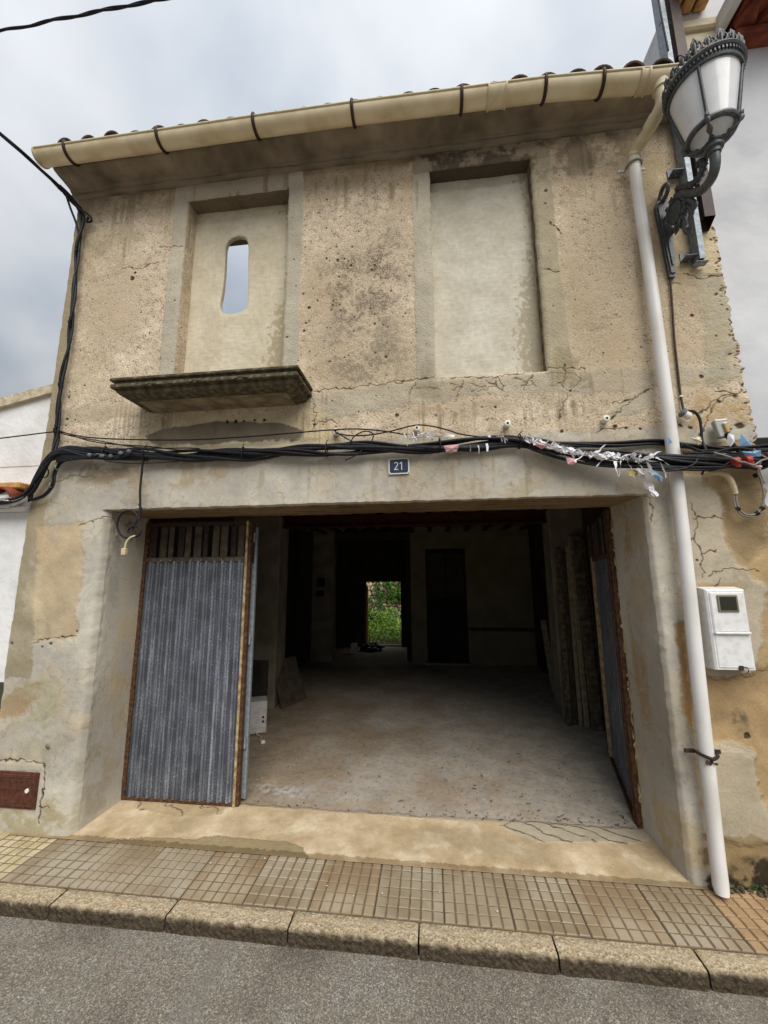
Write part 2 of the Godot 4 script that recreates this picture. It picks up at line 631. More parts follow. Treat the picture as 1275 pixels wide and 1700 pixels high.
# a cloudy stain without an outline
func blot(cx: float, cy: float, rx: float, ry: float, col: Color, alpha: float, specks := 0.0) -> void:
	var px := (FX1 - FX0) / FN
	for j in range(fyi(cy + ry), fyi(cy - ry) + 1):
		var dy := (FY1 - (j + 0.5) * px - cy) / ry
		for i in range(fxi(cx - rx), fxi(cx + rx) + 1):
			var k := j * FN + i
			var dx := (FX0 + (i + 0.5) * px - cx) / rx
			var d := 1.0 - dx * dx - dy * dy
			if d <= 0.0:
				continue
			var a := alpha * minf(d * 1.5, 1.0) * clampf(0.5 + (nb[k] + nc[k] * 0.6 - 205) / 70.0, 0.0, 1.0)
			if specks > 0.0:
				a *= clampf((nd[k] + nc[k] * 0.5 - 192) / 60.0 + 1.0 - specks, 0.0, 1.0)
			fr[k] = lerpf(fr[k], col.r, a)
			fg[k] = lerpf(fg[k], col.g, a)
			fb[k] = lerpf(fb[k], col.b, a)


func dot(x: float, y: float, r: float, col: Color, dh := -0.006) -> void:
	var px := (FX1 - FX0) / FN
	var n := ceili(r / px)
	var ci := fxi(x)
	var cj := fyi(y)
	for j in range(maxi(cj - n, 0), mini(cj + n, FN - 1) + 1):
		for i in range(maxi(ci - n, 0), mini(ci + n, FN - 1) + 1):
			var d := Vector2(i - ci, j - cj).length() * px / r * (1.0 + (nc[j * FN + i] - 128) * 0.006)
			if d < 1.0:
				var k := j * FN + i
				var a := minf((1.0 - d) * 2.0, 1.0)
				fr[k] = lerpf(fr[k], col.r, a)
				fg[k] = lerpf(fg[k], col.g, a)
				fb[k] = lerpf(fb[k], col.b, a)
				fh[k] += dh * a


func crack(pts: Array, width := 0.004, col := Color(0.32, 0.26, 0.2), dh := -0.006, jit := 0.012) -> void:
	var prev := Vector2(pts[0][0], pts[0][1])
	for q in range(1, pts.size()):
		var a := Vector2(pts[q - 1][0], pts[q - 1][1])
		var b := Vector2(pts[q][0], pts[q][1])
		var steps := maxi(int(a.distance_to(b) / 0.02), 1)
		for s in range(1, steps + 1):
			var p := a.lerp(b, float(s) / steps) + Vector2(rng.randf_range(-jit, jit), rng.randf_range(-jit, jit)) * (0.0 if s == steps else 1.0)
			var n := int(prev.distance_to(p) / 0.002) + 1
			var w := width * rng.randf_range(0.4, 1.15)
			for t in n:
				var c := prev.lerp(p, float(t) / n)
				dot(c.x, c.y, maxf(w, 0.0034), col.lerp(Color(0.6, 0.53, 0.42), 0.30 + 0.4 * rng.randf()), dh * 0.35)
			prev = p


func paint_facade() -> void:
	var total := FN * FN
	na = noise_bytes(fnl(101, 0.0035, 4), FN, FN)
	nb = noise_bytes(fnl(102, 0.014, 4), FN, FN)
	nc = noise_bytes(fnl(103, 0.06, 4), FN, FN)
	nd = noise_bytes(fnl(104, 0.24, 2), FN, FN)
	var craze := fnl(105, 0.045, 1, FastNoiseLite.TYPE_CELLULAR)
	craze.cellular_return_type = FastNoiseLite.RETURN_DISTANCE2_SUB
	craze.domain_warp_enabled = true
	craze.domain_warp_amplitude = 22.0
	craze.domain_warp_frequency = 0.03
	ne = noise_bytes(craze, FN, FN)
	fr.resize(total); fg.resize(total); fb.resize(total); fh.resize(total)
	var px := (FX1 - FX0) / FN
	var k := 0
	for j in FN:
		var y := FY1 - (j + 0.5) * px
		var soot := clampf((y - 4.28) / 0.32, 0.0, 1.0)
		for i in FN:
			var a := (na[k] - 128) / 128.0
			var b := (nb[k] - 128) / 128.0
			var c := (nc[k] - 128) / 128.0
			var d := (nd[k] - 128) / 128.0
			var crz := float(ne[k])
			var up := clampf((y - 2.40 - b * 0.03) * 40.0, 0.0, 1.0)
			var r: float
			var g: float
			var bl: float
			if up > 0.0:
				# coarse ochre render: sandy grain, dark pin holes
				var t := 0.5 + 0.75 * a + 0.35 * b
				r = 0.722 + 0.062 * t
				g = 0.656 + 0.066 * t
				bl = 0.556 + 0.076 * t
				var q := 1.0 + 0.14 * d + 0.06 * c + 0.05 * b
				if d + c * 0.8 < -0.72 + 0.30 * a:
					q *= 0.80
				elif d + c * 0.6 > 0.66:
					q *= 1.07
				r *= q; g *= q; bl *= q
				if crz < 22.0 and a + b * 0.7 > 0.05:
					q *= 0.90
				fh[k] = 0.0015 * d + 0.0012 * c + 0.0016 * b
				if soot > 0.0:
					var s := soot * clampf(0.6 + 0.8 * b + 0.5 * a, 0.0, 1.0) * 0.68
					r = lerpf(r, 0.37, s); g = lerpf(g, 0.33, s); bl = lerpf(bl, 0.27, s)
			if up < 1.0:
				# smooth cement render: trowelled, cloudy grey and tan
				var t2 := clampf(0.5 + 0.9 * a + 0.6 * b, 0.0, 1.0)
				var tan_ := clampf((b * 0.8 - a * 0.9 + c * 0.25) * 1.4, 0.0, 1.0)
				var r2 := lerpf(0.680, 0.778, t2)
				var g2 := lerpf(0.660, 0.754, t2)
				var b2 := lerpf(0.618, 0.698, t2)
				r2 = lerpf(r2, 0.700, tan_ * 0.5); g2 = lerpf(g2, 0.635, tan_ * 0.5); b2 = lerpf(b2, 0.535, tan_ * 0.5)
				var q2 := 1.0 + 0.03 * d + 0.035 * c
				if crz < 13.0 and b - a * 0.5 > 0.12:
					q2 *= 0.90
				var h2 := 0.0005 * d + 0.0007 * c + 0.0026 * b + 0.004 * a
				if up > 0.0:
					r = lerpf(r2 * q2, r, up); g = lerpf(g2 * q2, g, up); bl = lerpf(b2 * q2, bl, up)
					fh[k] = lerpf(h2, fh[k], up)
				else:
					r = r2 * q2; g = g2 * q2; bl = b2 * q2
					fh[k] = h2
			fr[k] = r
			fg[k] = g
			fb[k] = bl
			k += 1
	var grey := c8(174, 167, 150)
	var grey2 := c8(170, 163, 146)
	# floor-level band, faded
	patch([[-2.76, 2.66], [-2.0, 2.68], [-2.02, 2.77], [-2.4, 2.79], [-2.76, 2.77]], c8(168, 156, 132), 0.6, 0.012, 0.002, 0.4)
	patch([[-0.75, 2.57], [0.06, 2.66], [0.4, 2.69], [1.42, 2.66], [1.86, 2.70], [1.86, 2.78], [1.40, 2.80], [0.9, 2.82], [-0.05, 2.81], [-0.75, 2.77]], grey2, 0.62, 0.010, 0.003, 0.35)
	# window surrounds
	patch(rect(-1.905, -1.78, 2.70, 4.57), grey, 0.9, 0.004, 0.005)
	patch(rect(-0.995, -0.866, 2.70, 4.57), grey, 0.9, 0.004, 0.005)
	patch(rect(-1.905, -0.866, 4.42, 4.60), grey, 0.75, 0.005, 0.005)
	patch(rect(-0.055, 0.085, 2.76, 4.57), grey, 0.92, 0.004, 0.005)
	patch([[0.765, 2.80], [0.93, 2.80], [0.905, 3.6], [0.90, 4.57], [0.765, 4.57]], c8(168, 158, 134), 0.88, 0.004, 0.005)
	patch(rect(-0.055, 0.905, 4.42, 4.60), c8(140, 130, 112), 0.8, 0.005, 0.005)
	patch(rect(-0.06, 0.08, 2.70, 2.95), c8(150, 138, 112), 0.5, 0.02, 0.0)
	patch([[0.80, 2.70], [0.96, 2.72], [0.94, 2.98], [0.84, 2.95]], c8(140, 128, 100), 0.45, 0.02, 0.0)
	# corner bands
	patch([[-2.82, 0.9], [-2.62, 0.9], [-2.66, 1.9], [-2.66, 2.3], [-2.66, 4.6], [-2.82, 4.6]], c8(150, 138, 112), 0.8, 0.008, 0.004, 0.3)
	patch([[1.68, 2.66], [1.72, 3.0], [1.70, 3.36], [1.72, 3.47], [1.95, 3.47], [1.95, 2.85], [1.80, 2.85], [1.78, 2.66]], c8(166, 160, 140), 0.7, 0.012, 0.003, 0.35)
	patch([[1.58, 3.48], [1.62, 3.42], [1.95, 3.40], [1.95, 3.95], [1.70, 3.96], [1.60, 3.7]], c8(196, 180, 150), 0.9, 0.012, 0.006)
	patch([[1.44, 3.42], [1.52, 3.40], [1.66, 3.38], [1.70, 3.50], [1.62, 3.6], [1.60, 4.3], [1.50, 4.3]], c8(176, 158, 124), 0.6, 0.02, 0.002)
	# dirty middle between the windows
	blot(-0.42, 3.55, 0.28, 0.42, c8(104, 94, 78), 0.62, 0.4)
	blot(-0.22, 3.72, 0.20, 0.42, c8(100, 90, 74), 0.62, 0.4)
	blot(-0.42, 3.15, 0.36, 0.42, c8(116, 106, 92), 0.62, 0.2)
	blot(-0.62, 3.62, 0.22, 0.28, c8(108, 96, 78), 0.55, 0.4)
	blot(-0.30, 2.95, 0.45, 0.25, c8(128, 118, 98), 0.5, 0.2)
	blot(-2.3, 3.55, 0.3, 0.4, c8(140, 120, 90), 0.35, 0.3)
	blot(1.15, 3.3, 0.3, 0.9, c8(150, 130, 98), 0.35, 0.3)
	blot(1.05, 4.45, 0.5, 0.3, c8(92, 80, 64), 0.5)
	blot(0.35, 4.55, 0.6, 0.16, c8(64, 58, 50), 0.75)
	blot(-0.35, 4.5, 0.4, 0.2, c8(170, 150, 116), 0.4)
	blot(-2.35, 4.3, 0.3, 0.3, c8(204, 190, 162), 0.5, 0.4)
	blot(-1.98, 4.0, 0.09, 0.9, c8(206, 190, 160), 0.5, 0.3)
	blot(0.72, 2.60, 0.22, 0.09, c8(222, 214, 200), 0.75, 0.5)
	blot(0.40, 2.52, 0.12, 0.12, c8(214, 204, 186), 0.7, 0.5)
	blot(0.25, 2.60, 0.45, 0.07, c8(120, 104, 80), 0.5, 0.6)
	blot(1.62, 3.0, 0.25, 0.6, c8(150, 128, 92), 0.4, 0.3)
	blot(1.7, 2.45, 0.22, 0.2, c8(150, 122, 78), 0.6, 0.2)
	# light cement between the balcony and the cables, and a curved dark grey patch
	patch([[-2.05, 2.40], [-0.60, 2.38], [-0.62, 2.55], [-0.72, 2.66], [-1.9, 2.66], [-2.0, 2.6]], c8(190, 174, 142), 0.75, 0.02, 0.001)
	patch([[-1.97, 2.53], [-1.78, 2.572], [-1.57, 2.60], [-1.37, 2.605], [-1.171, 2.59], [-0.98, 2.56], [-0.80, 2.50], [-0.84, 2.44], [-1.3, 2.452], [-1.87, 2.44]], c8(108, 99, 84), 0.92, 0.006, 0.0, 0.0, 0.08)
	patch([[-1.98, 2.38], [-1.0, 2.37], [-0.6, 2.42], [-0.86, 2.45], [-1.5, 2.43], [-1.9, 2.46]], c8(200, 188, 162), 0.7, 0.012, 0.0)
	patch(rect(-1.46, -1.43, 2.50, 2.58), c8(104, 95, 80), 0.6, 0.004)
	for x in [-1.36, -1.30, -1.24, -1.16, -1.09]:
		dot(x, 2.60, 0.009, c8(40, 34, 28))
	# soot and rust under the cables
	blot(-1.7, 2.24, 0.7, 0.12, c8(150, 132, 104), 0.5)
	blot(-2.3, 2.28, 0.3, 0.1, c8(112, 96, 74), 0.5)
	blot(0.75, 2.05, 0.55, 0.2, c8(160, 146, 120), 0.45)
	blot(1.2, 2.22, 0.3, 0.08, c8(120, 104, 82), 0.5)
	# left pier: rough ochre patch that the cement left uncovered
	patch([[-2.69, 1.89], [-2.5, 1.90], [-2.35, 1.93], [-2.33, 1.6], [-2.31, 1.17], [-2.42, 1.15], [-2.63, 1.12], [-2.66, 1.5]], c8(182, 161, 127), 0.75, 0.014, -0.004, 0.3, 0.07)
	patch([[-2.62, 1.14], [-2.57, 1.14], [-2.58, 1.40], [-2.64, 1.42]], c8(206, 190, 158), 0.7, 0.015, 0.003, 0.4)
	crack([[-2.63, 1.12], [-2.5, 1.155], [-2.31, 1.17]], 0.004)
	patch([[-2.80, 0.78], [-2.50, 0.90], [-2.56, 0.78], [-2.70, 0.66], [-2.80, 0.64]], c8(160, 134, 98), 0.7, 0.015, -0.003)
	blot(-2.55, 0.72, 0.22, 0.3, c8(150, 150, 118), 0.45)
	blot(-2.35, 0.45, 0.3, 0.2, c8(150, 146, 132), 0.6)
	blot(-2.15, 1.45, 0.2, 0.5, c8(164, 160, 150), 0.6)
	blot(-2.0, 1.9, 0.25, 0.25, c8(140, 134, 122), 0.6)
	blot(-2.0, 0.3, 0.2, 0.4, c8(160, 152, 136), 0.6)
	blot(-2.5, 0.08, 0.4, 0.18, c8(150, 140, 104), 0.6)
	blot(-1.9, 1.0, 0.12, 0.9, c8(186, 164, 126), 0.5)
	dot(-2.42, 0.50, 0.022, c8(120, 116, 108), 0.01)
	patch([[-2.76, 0.345], [-2.44, 0.36], [-2.43, 0.40], [-2.6, 0.405], [-2.76, 0.385]], c8(178, 170, 152), 0.7, 0.006, 0.003)
	crack([[-2.80, 0.40], [-2.62, 0.41], [-2.44, 0.40], [-2.42, 0.28], [-2.43, 0.17], [-2.42, 0.06]], 0.005)
	crack([[-2.44, 0.155], [-2.36, 0.15]], 0.004)
	# right pier and jamb
	blot(1.20, 0.75, 0.18, 0.5, c8(166, 158, 144), 0.6)
	blot(1.10, 1.55, 0.2, 0.5, c8(176, 156, 122), 0.5)
	blot(0.98, 1.2, 0.1, 1.0, c8(160, 128, 88), 0.55)
	blot(1.24, 0.62, 0.05, 0.06, c8(138, 136, 130), 0.9)
	blot(1.28, 0.50, 0.05, 0.05, c8(142, 138, 130), 0.8)
	blot(1.15, 0.15, 0.3, 0.2, c8(176, 152, 114), 0.6)
	crack([[1.27, 2.0], [1.30, 1.93], [1.28, 1.84]], 0.004)
	# right of the downpipe: old tan render, grey cement over it, rubble laid bare
	patch([[1.41, 2.3], [1.95, 2.3], [1.95, -0.05], [1.36, -0.05], [1.38, 0.9]], c8(160, 136, 100), 0.9, 0.01, -0.006, 0.25, 0.12)
	patch([[1.46, 2.12], [1.60, 2.10], [1.66, 1.98], [1.655, 1.80], [1.68, 1.70], [1.67, 1.62], [1.76, 1.57], [1.80, 1.47], [1.79, 1.38], [1.77, 1.20], [1.74, 1.08], [1.66, 1.02], [1.50, 0.99], [1.44, 1.05], [1.44, 1.5]], c8(176, 166, 148), 0.92, 0.012, 0.012, 0.0, 0.07)
	patch([[1.66, 2.0], [1.80, 2.05], [1.86, 1.9], [1.80, 1.62], [1.76, 1.60], [1.68, 1.68]], c8(134, 116, 88), 0.75, 0.012, -0.004, 0.2, 0.12)
	patch([[1.44, 1.0], [1.62, 1.0], [1.78, 1.06], [1.90, 1.06], [1.90, 0.4], [1.64, 0.40], [1.63, 0.62], [1.45, 0.68]], c8(154, 130, 96), 0.85, 0.014, -0.012, 0.25, 0.16)
	patch([[1.43, 0.67], [1.54, 0.69], [1.645, 0.64], [1.66, 0.60], [1.63, 0.56], [1.64, 0.42], [1.70, 0.30], [1.72, 0.22], [1.55, 0.20], [1.38, 0.22]], c8(166, 156, 136), 0.9, 0.010, 0.010, 0.0, 0.06)
	patch([[1.38, 0.24], [1.72, 0.24], [1.90, 0.2], [1.90, -0.05], [1.36, -0.05]], c8(138, 118, 84), 0.7, 0.03, 0.0, 0.3, 0.12)
	blot(1.60, 0.78, 0.05, 0.07, c8(104, 92, 74), 0.9)
	blot(1.62, 0.07, 0.2, 0.10, c8(48, 42, 30), 0.95)
	blot(1.45, 0.02, 0.2, 0.05, c8(44, 36, 28), 0.9)
	blot(1.66, 1.52, 0.12, 0.16, c8(150, 138, 116), 0.6)
	patch([[1.475, 1.50], [1.68, 1.50], [1.70, 1.46], [1.48, 1.45]], c8(170, 138, 96), 0.6, 0.006)
	patch([[1.11, 2.50], [1.17, 2.60], [1.28, 2.66], [1.39, 2.65], [1.38, 2.54], [1.30, 2.52]], c8(176, 168, 150), 0.8, 0.01, 0.004)
	patch([[1.41, 2.3], [1.50, 2.50], [1.56, 2.38], [1.50, 2.30]], c8(184, 172, 150), 0.8, 0.01, 0.003)
	# rough strip where the plaster broke away left of the pipe
	patch([[1.335, 1.30], [1.385, 1.28], [1.38, 0.82], [1.36, 0.70], [1.33, 0.8], [1.345, 1.0]], c8(160, 126, 84), 0.9, 0.012, -0.010, 0.2, 0.14)
	for p in [[[1.50, 1.95], [1.52, 1.83], [1.49, 1.74], [1.52, 1.66], [1.51, 1.52]], [[1.50, 1.86], [1.60, 1.86], [1.66, 1.85]], [[1.52, 1.66], [1.60, 1.68]], [[1.54, 1.53], [1.62, 1.57], [1.72, 1.57], [1.79, 1.55]], [[1.53, 1.40], [1.60, 1.52]],
			[[1.60, 2.35], [1.72, 2.55], [1.84, 2.62]], [[1.53, 2.47], [1.62, 2.49], [1.70, 2.56], [1.80, 2.60]], [[1.72, 2.62], [1.80, 2.60]], [[1.44, 3.55], [1.46, 3.45], [1.43, 3.38]], [[1.54, 3.36], [1.62, 3.35]], [[1.64, 3.42], [1.72, 3.38], [1.86, 3.38]],
			[[1.10, 2.48], [1.18, 2.52], [1.28, 2.62]], [[1.14, 2.58], [1.26, 2.60], [1.36, 2.66]], [[0.82, 2.50], [0.88, 2.66]], [[1.03, 2.40], [1.1, 2.42], [1.2, 2.41]],
			[[-2.3, 3.9], [-2.15, 3.88], [-2.0, 3.92]], [[-2.7, 2.2], [-2.5, 2.26], [-2.3, 2.24]], [[-0.75, 2.70], [-0.73, 2.6], [-0.76, 2.5]], [[-0.75, 2.55], [-0.62, 2.57], [-0.58, 2.54]],
			[[-0.2, 2.81], [0.05, 2.83], [0.4, 2.80], [0.85, 2.84], [1.0, 2.82]], [[-0.1, 2.72], [-0.06, 2.80]], [[0.2, 2.68], [0.25, 2.8]], [[0.5, 2.70], [0.47, 2.80]], [[0.62, 2.70], [0.68, 2.80]], [[0.86, 2.70], [0.88, 2.86]], [[-0.75, 2.78], [-0.4, 2.80], [-0.08, 2.82]],
			[[-2.0, 4.05], [-1.8, 4.03]], [[0.87, 3.9], [0.94, 3.8]], [[0.8, 3.55], [0.9, 3.52]], [[-2.4, 1.9], [-2.2, 1.96], [-2.1, 1.93]]]:
		crack(p, 0.0034)
	for i in 9:
		crack([[rng.randf_range(0.05, 1.0), rng.randf_range(2.68, 2.80)], [rng.randf_range(0.05, 1.0), rng.randf_range(2.68, 2.80)]] if i < 0 else [[0.08 + i * 0.10 + rng.randf_range(-0.05, 0.05), 2.69 + rng.randf_range(0.0, 0.05)], [0.10 + i * 0.10 + rng.randf_range(-0.09, 0.09), 2.75], [0.08 + i * 0.10 + rng.randf_range(-0.12, 0.12), 2.79 + rng.randf_range(-0.03, 0.02)]], 0.003, Color(0.42, 0.36, 0.28), -0.003, 0.014)
	# nail holes and broken spots
	for p in [[1.66, 3.13, 0.013], [1.77, 2.98, 0.011], [1.66, 2.72, 0.014], [1.73, 2.56, 0.014], [1.80, 2.59, 0.016], [1.73, 2.41, 0.012], [1.76, 2.38, 0.013], [1.80, 2.4, 0.02], [1.56, 2.40, 0.016], [1.50, 2.42, 0.014], [-2.60, 2.69, 0.011], [-2.60, 2.64, 0.011], [-2.53, 2.68, 0.008], [-2.61, 2.86, 0.012], [-2.61, 2.90, 0.009],
			[-2.2, 3.80, 0.02], [-2.18, 3.85, 0.014], [-0.19, 2.58, 0.020], [-0.44, 2.62, 0.008], [-0.6, 3.78, 0.010], [-0.55, 3.78, 0.007], [-0.52, 3.76, 0.007], [-0.68, 3.80, 0.011], [-0.50, 3.72, 0.012], [-0.63, 3.42, 0.010], [-0.35, 3.67, 0.012], [-0.33, 3.70, 0.010], [-0.82, 3.30, 0.014], [-0.83, 3.24, 0.012], [-0.80, 3.42, 0.010], [-0.84, 2.88, 0.010],
			[0.90, 2.68, 0.009], [0.44, 2.60, 0.009], [0.83, 2.42, 0.010], [1.2, 2.42, 0.016], [1.14, 2.43, 0.016], [1.28, 2.41, 0.010], [1.47, 1.74, 0.012], [1.49, 1.62, 0.01], [1.63, 0.71, 0.016], [1.58, 1.55, 0.005], [0.11, 4.2, 0.008], [0.86, 4.15, 0.012], [0.85, 4.05, 0.010], [-2.78, 1.12, 0.016], [-2.32, 1.2, 0.008], [-2.5, 1.12, 0.012], [-2.56, 1.10, 0.010]]:
		dot(p[0], p[1], p[2] * 0.8, c8(78, 66, 52), -0.008)
	blot(-2.02, 1.90, 0.12, 0.12, c8(104, 86, 64), 0.7)
	for i in 420:
		var x := rng.randf_range(-2.7, 1.8)
		var y := rng.randf_range(2.5, 4.4)
		dot(x, y, rng.randf_range(0.003, 0.0065), c8(112, 94, 70), -0.003)
	for i in 70:
		dot(-0.55 + rng.randfn() * 0.22, 3.45 + rng.randfn() * 0.35, rng.randf_range(0.004, 0.009), c8(92, 76, 56), -0.004)
	# vertical rain streaks under the eaves
	for i in 40:
		var x := rng.randf_range(-2.6, 1.7)
		blot(x, 4.35, rng.randf_range(0.01, 0.03), rng.randf_range(0.15, 0.5), c8(108, 94, 74), 0.35)
	for i in 30:
		var x := rng.randf_range(-2.2, 1.3)
		blot(x, 2.15, rng.randf_range(0.008, 0.03), rng.randf_range(0.08, 0.2), c8(140, 128, 108), 0.35)
	# darker colour under the window heads (again wrapped round the edge)
	patch(rect(-1.66, -1.12, 4.25, 4.436), c8(92, 84, 70), 0.7, 0.003, 0.0, 0.2)
	patch(rect(0.18, 0.67, 4.25, 4.432), c8(70, 64, 55), 0.85, 0.003, 0.0, 0.15)
	# rain marks: from the ends of the slab, the sill and the band
	for i in 90:
		var x: float = [-2.02, -0.76, 0.08, 0.80, -1.9, 0.92][i % 6] + rng.randfn() * 0.10
		blot(x, 2.62 + rng.randfn() * 0.06, rng.randf_range(0.006, 0.02), rng.randf_range(0.08, 0.25), c8(128, 114, 92), 0.35)
	for i in 60:
		blot(rng.randf_range(-2.7, 1.3), rng.randf_range(0.2, 1.9), rng.randf_range(0.03, 0.16), rng.randf_range(0.05, 0.3), c8(166, 158, 146) if i % 2 else c8(196, 184, 160), 0.4)
	patch([[1.50, -0.03], [1.52, 0.06], [1.58, 0.13], [1.64, 0.15], [1.70, 0.10], [1.76, 0.05], [1.84, 0.02], [1.90, -0.03]], c8(52, 45, 34), 0.85, 0.03, 0.004, 0.3, 0.2)
	# crumbling edge against the white house
	for i in 150:
		var y := rng.randf_range(2.2, 3.85)
		dot(1.868 - absf(rng.randfn()) * 0.022, y, rng.randf_range(0.003, 0.010), c8(104, 86, 64) if i % 3 else c8(186, 168, 138), -0.006)
	# underside of the lintel (this part of the picture wraps round the edge): its shade painted in brown, with shuttering streaks
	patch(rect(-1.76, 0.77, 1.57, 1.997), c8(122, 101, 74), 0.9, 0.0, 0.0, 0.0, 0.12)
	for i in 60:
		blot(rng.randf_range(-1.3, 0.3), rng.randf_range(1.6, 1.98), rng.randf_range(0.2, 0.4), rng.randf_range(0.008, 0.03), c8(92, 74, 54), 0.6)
	var col := PackedByteArray()
	col.resize(total * 3)
	for q in total:
		col[q * 3] = clampi(int(fr[q] * 255.0), 0, 255)
		col[q * 3 + 1] = clampi(int(fg[q] * 255.0), 0, 255)
		col[q * 3 + 2] = clampi(int(fb[q] * 255.0), 0, 255)
	var him := PackedFloat32Array()
	him.resize(total)
	for q in total:
		him[q] = fh[q] * 25.0 + 0.5
	var m := StandardMaterial3D.new()
	m.resource_name = "front_plaster"
	m.albedo_texture = ImageTexture.create_from_image(Image.create_from_data(FN, FN, false, Image.FORMAT_RGB8, col))
	m.heightmap_enabled = true
	m.heightmap_texture = ImageTexture.create_from_image(Image.create_from_data(FN, FN, false, Image.FORMAT_RF, him.to_byte_array()))
	m.heightmap_scale = 4.0
	m.roughness = 0.95
	m.metallic_specular = 0.25
	M["front_plaster"] = m


func fuv(x: float, y: float) -> Vector2:
	return Vector2((x - FX0) / (FX1 - FX0), (FY1 - y) / (FY1 - FY0))


func relief(x: float, y: float) -> float:
	var i := fxi(x)
	var j := fyi(y)
	var s := 0.0
	for dj in [-2, 0, 2]:
		for di in [-2, 0, 2]:
			s += fh[clampi(j + dj, 0, FN - 1) * FN + clampi(i + di, 0, FN - 1)]
	return s / 9.0


func smooth01(a: float, b: float, x: float) -> float:
	var t := clampf((x - a) / (b - a), 0.0, 1.0)
	return t * t * (3.0 - 2.0 * t)


# ------------------------------------------------------------------ the front wall: a relief grid with its three openings, reveals turned round worn edges
const GX0 := -2.2
const GX1 := 1.262
const GY := 2.006
var edge_noise: FastNoiseLite


func left_edge(y: float) -> float:
	return lerpf(-2.805, -2.75, smooth01(1.9, 2.6, y)) + 0.008 * edge_noise.get_noise_2d(y * 9.0, 3.0)


func right_edge(y: float) -> float:
	var base := 1.90
	var tb := [[2.3, 1.905], [2.42, 1.907], [2.53, 1.898], [2.65, 1.885], [2.8, 1.888], [2.92, 1.891], [3.02, 1.876], [3.27, 1.880], [3.5, 1.870], [3.66, 1.868], [3.78, 1.850], [4.7, 1.850]]
	if y > 2.3:
		for i in tb.size() - 1:
			if y <= tb[i + 1][0]:
				base = lerpf(tb[i][1], tb[i + 1][1], (y - tb[i][0]) / (tb[i + 1][0] - tb[i][0]))
				break
	return base + 0.020 * edge_noise.get_noise_2d(y * 9.0, 9.0) + 0.022 * edge_noise.get_noise_2d(y * 34.0, 19.0)


const HOLES := [[-2.2, 1.262, -1.0, 2.006], [-1.795, -0.985, 2.76, 4.438], [0.072, 0.777, 2.825, 4.434]]


func grid_lines(a: float, b: float, step: float, extra: Array) -> PackedFloat32Array:
	var l := []
	var n := int((b - a) / step)
	for i in n + 1:
		var x := a + (b - a) * i / n
		var near := false
		for e in extra:
			if absf(x - e) < step * 0.6:
				near = true
		if not near:
			l.append(x)
	l.append_array(extra)
	l.sort()
	return PackedFloat32Array(l)


func wall_point(x: float, y: float) -> Vector3:
	var p := Vector3(x, y, relief(x, y))
	if x < -2.62:
		p.x = lerpf(x, left_edge(y) + (x + 2.80), smooth01(-2.62, -2.80, x))
	if x > 1.74:
		p.x = lerpf(x, right_edge(y) + (x - 1.86), smooth01(1.74, 1.86, x))
		p.z += 0.004 * edge_noise.get_noise_2d(x * 60.0, y * 60.0) * smooth01(1.74, 1.84, x)
	var hole := 0
	for h in HOLES:
		# distance outside the opening
		var dx := maxf(maxf(h[0] - x, x - h[1]), 0.0)
		var dy := maxf(maxf(h[2] - y, y - h[3]), 0.0)
		var d := sqrt(dx * dx + dy * dy)
		var r := 0.010
		if hole == 0:
			r = (0.05 if x < 0.0 else 0.03) if dy < 0.002 else 0.005
		if d < r:
			var q := r - d
			p.z = lerpf(p.z, p.z * 0.3, q / r) - (r - sqrt(maxf(r * r - q * q, 0.0)))
		if d < 0.04:
			var w := (0.04 - d) / 0.04 * 0.006
			p.x += w * edge_noise.get_noise_2d(y * 11.0, 31.0 + hole) * (1.0 if dx > 0.0 or absf(x - h[0]) < 0.001 or absf(x - h[1]) < 0.001 else 0.0)
			p.y += w * edge_noise.get_noise_2d(x * 11.0, 51.0 + hole) * (1.0 if dy > 0.0 or absf(y - h[3]) < 0.001 or absf(y - h[2]) < 0.001 else 0.0)
		hole += 1
	return p


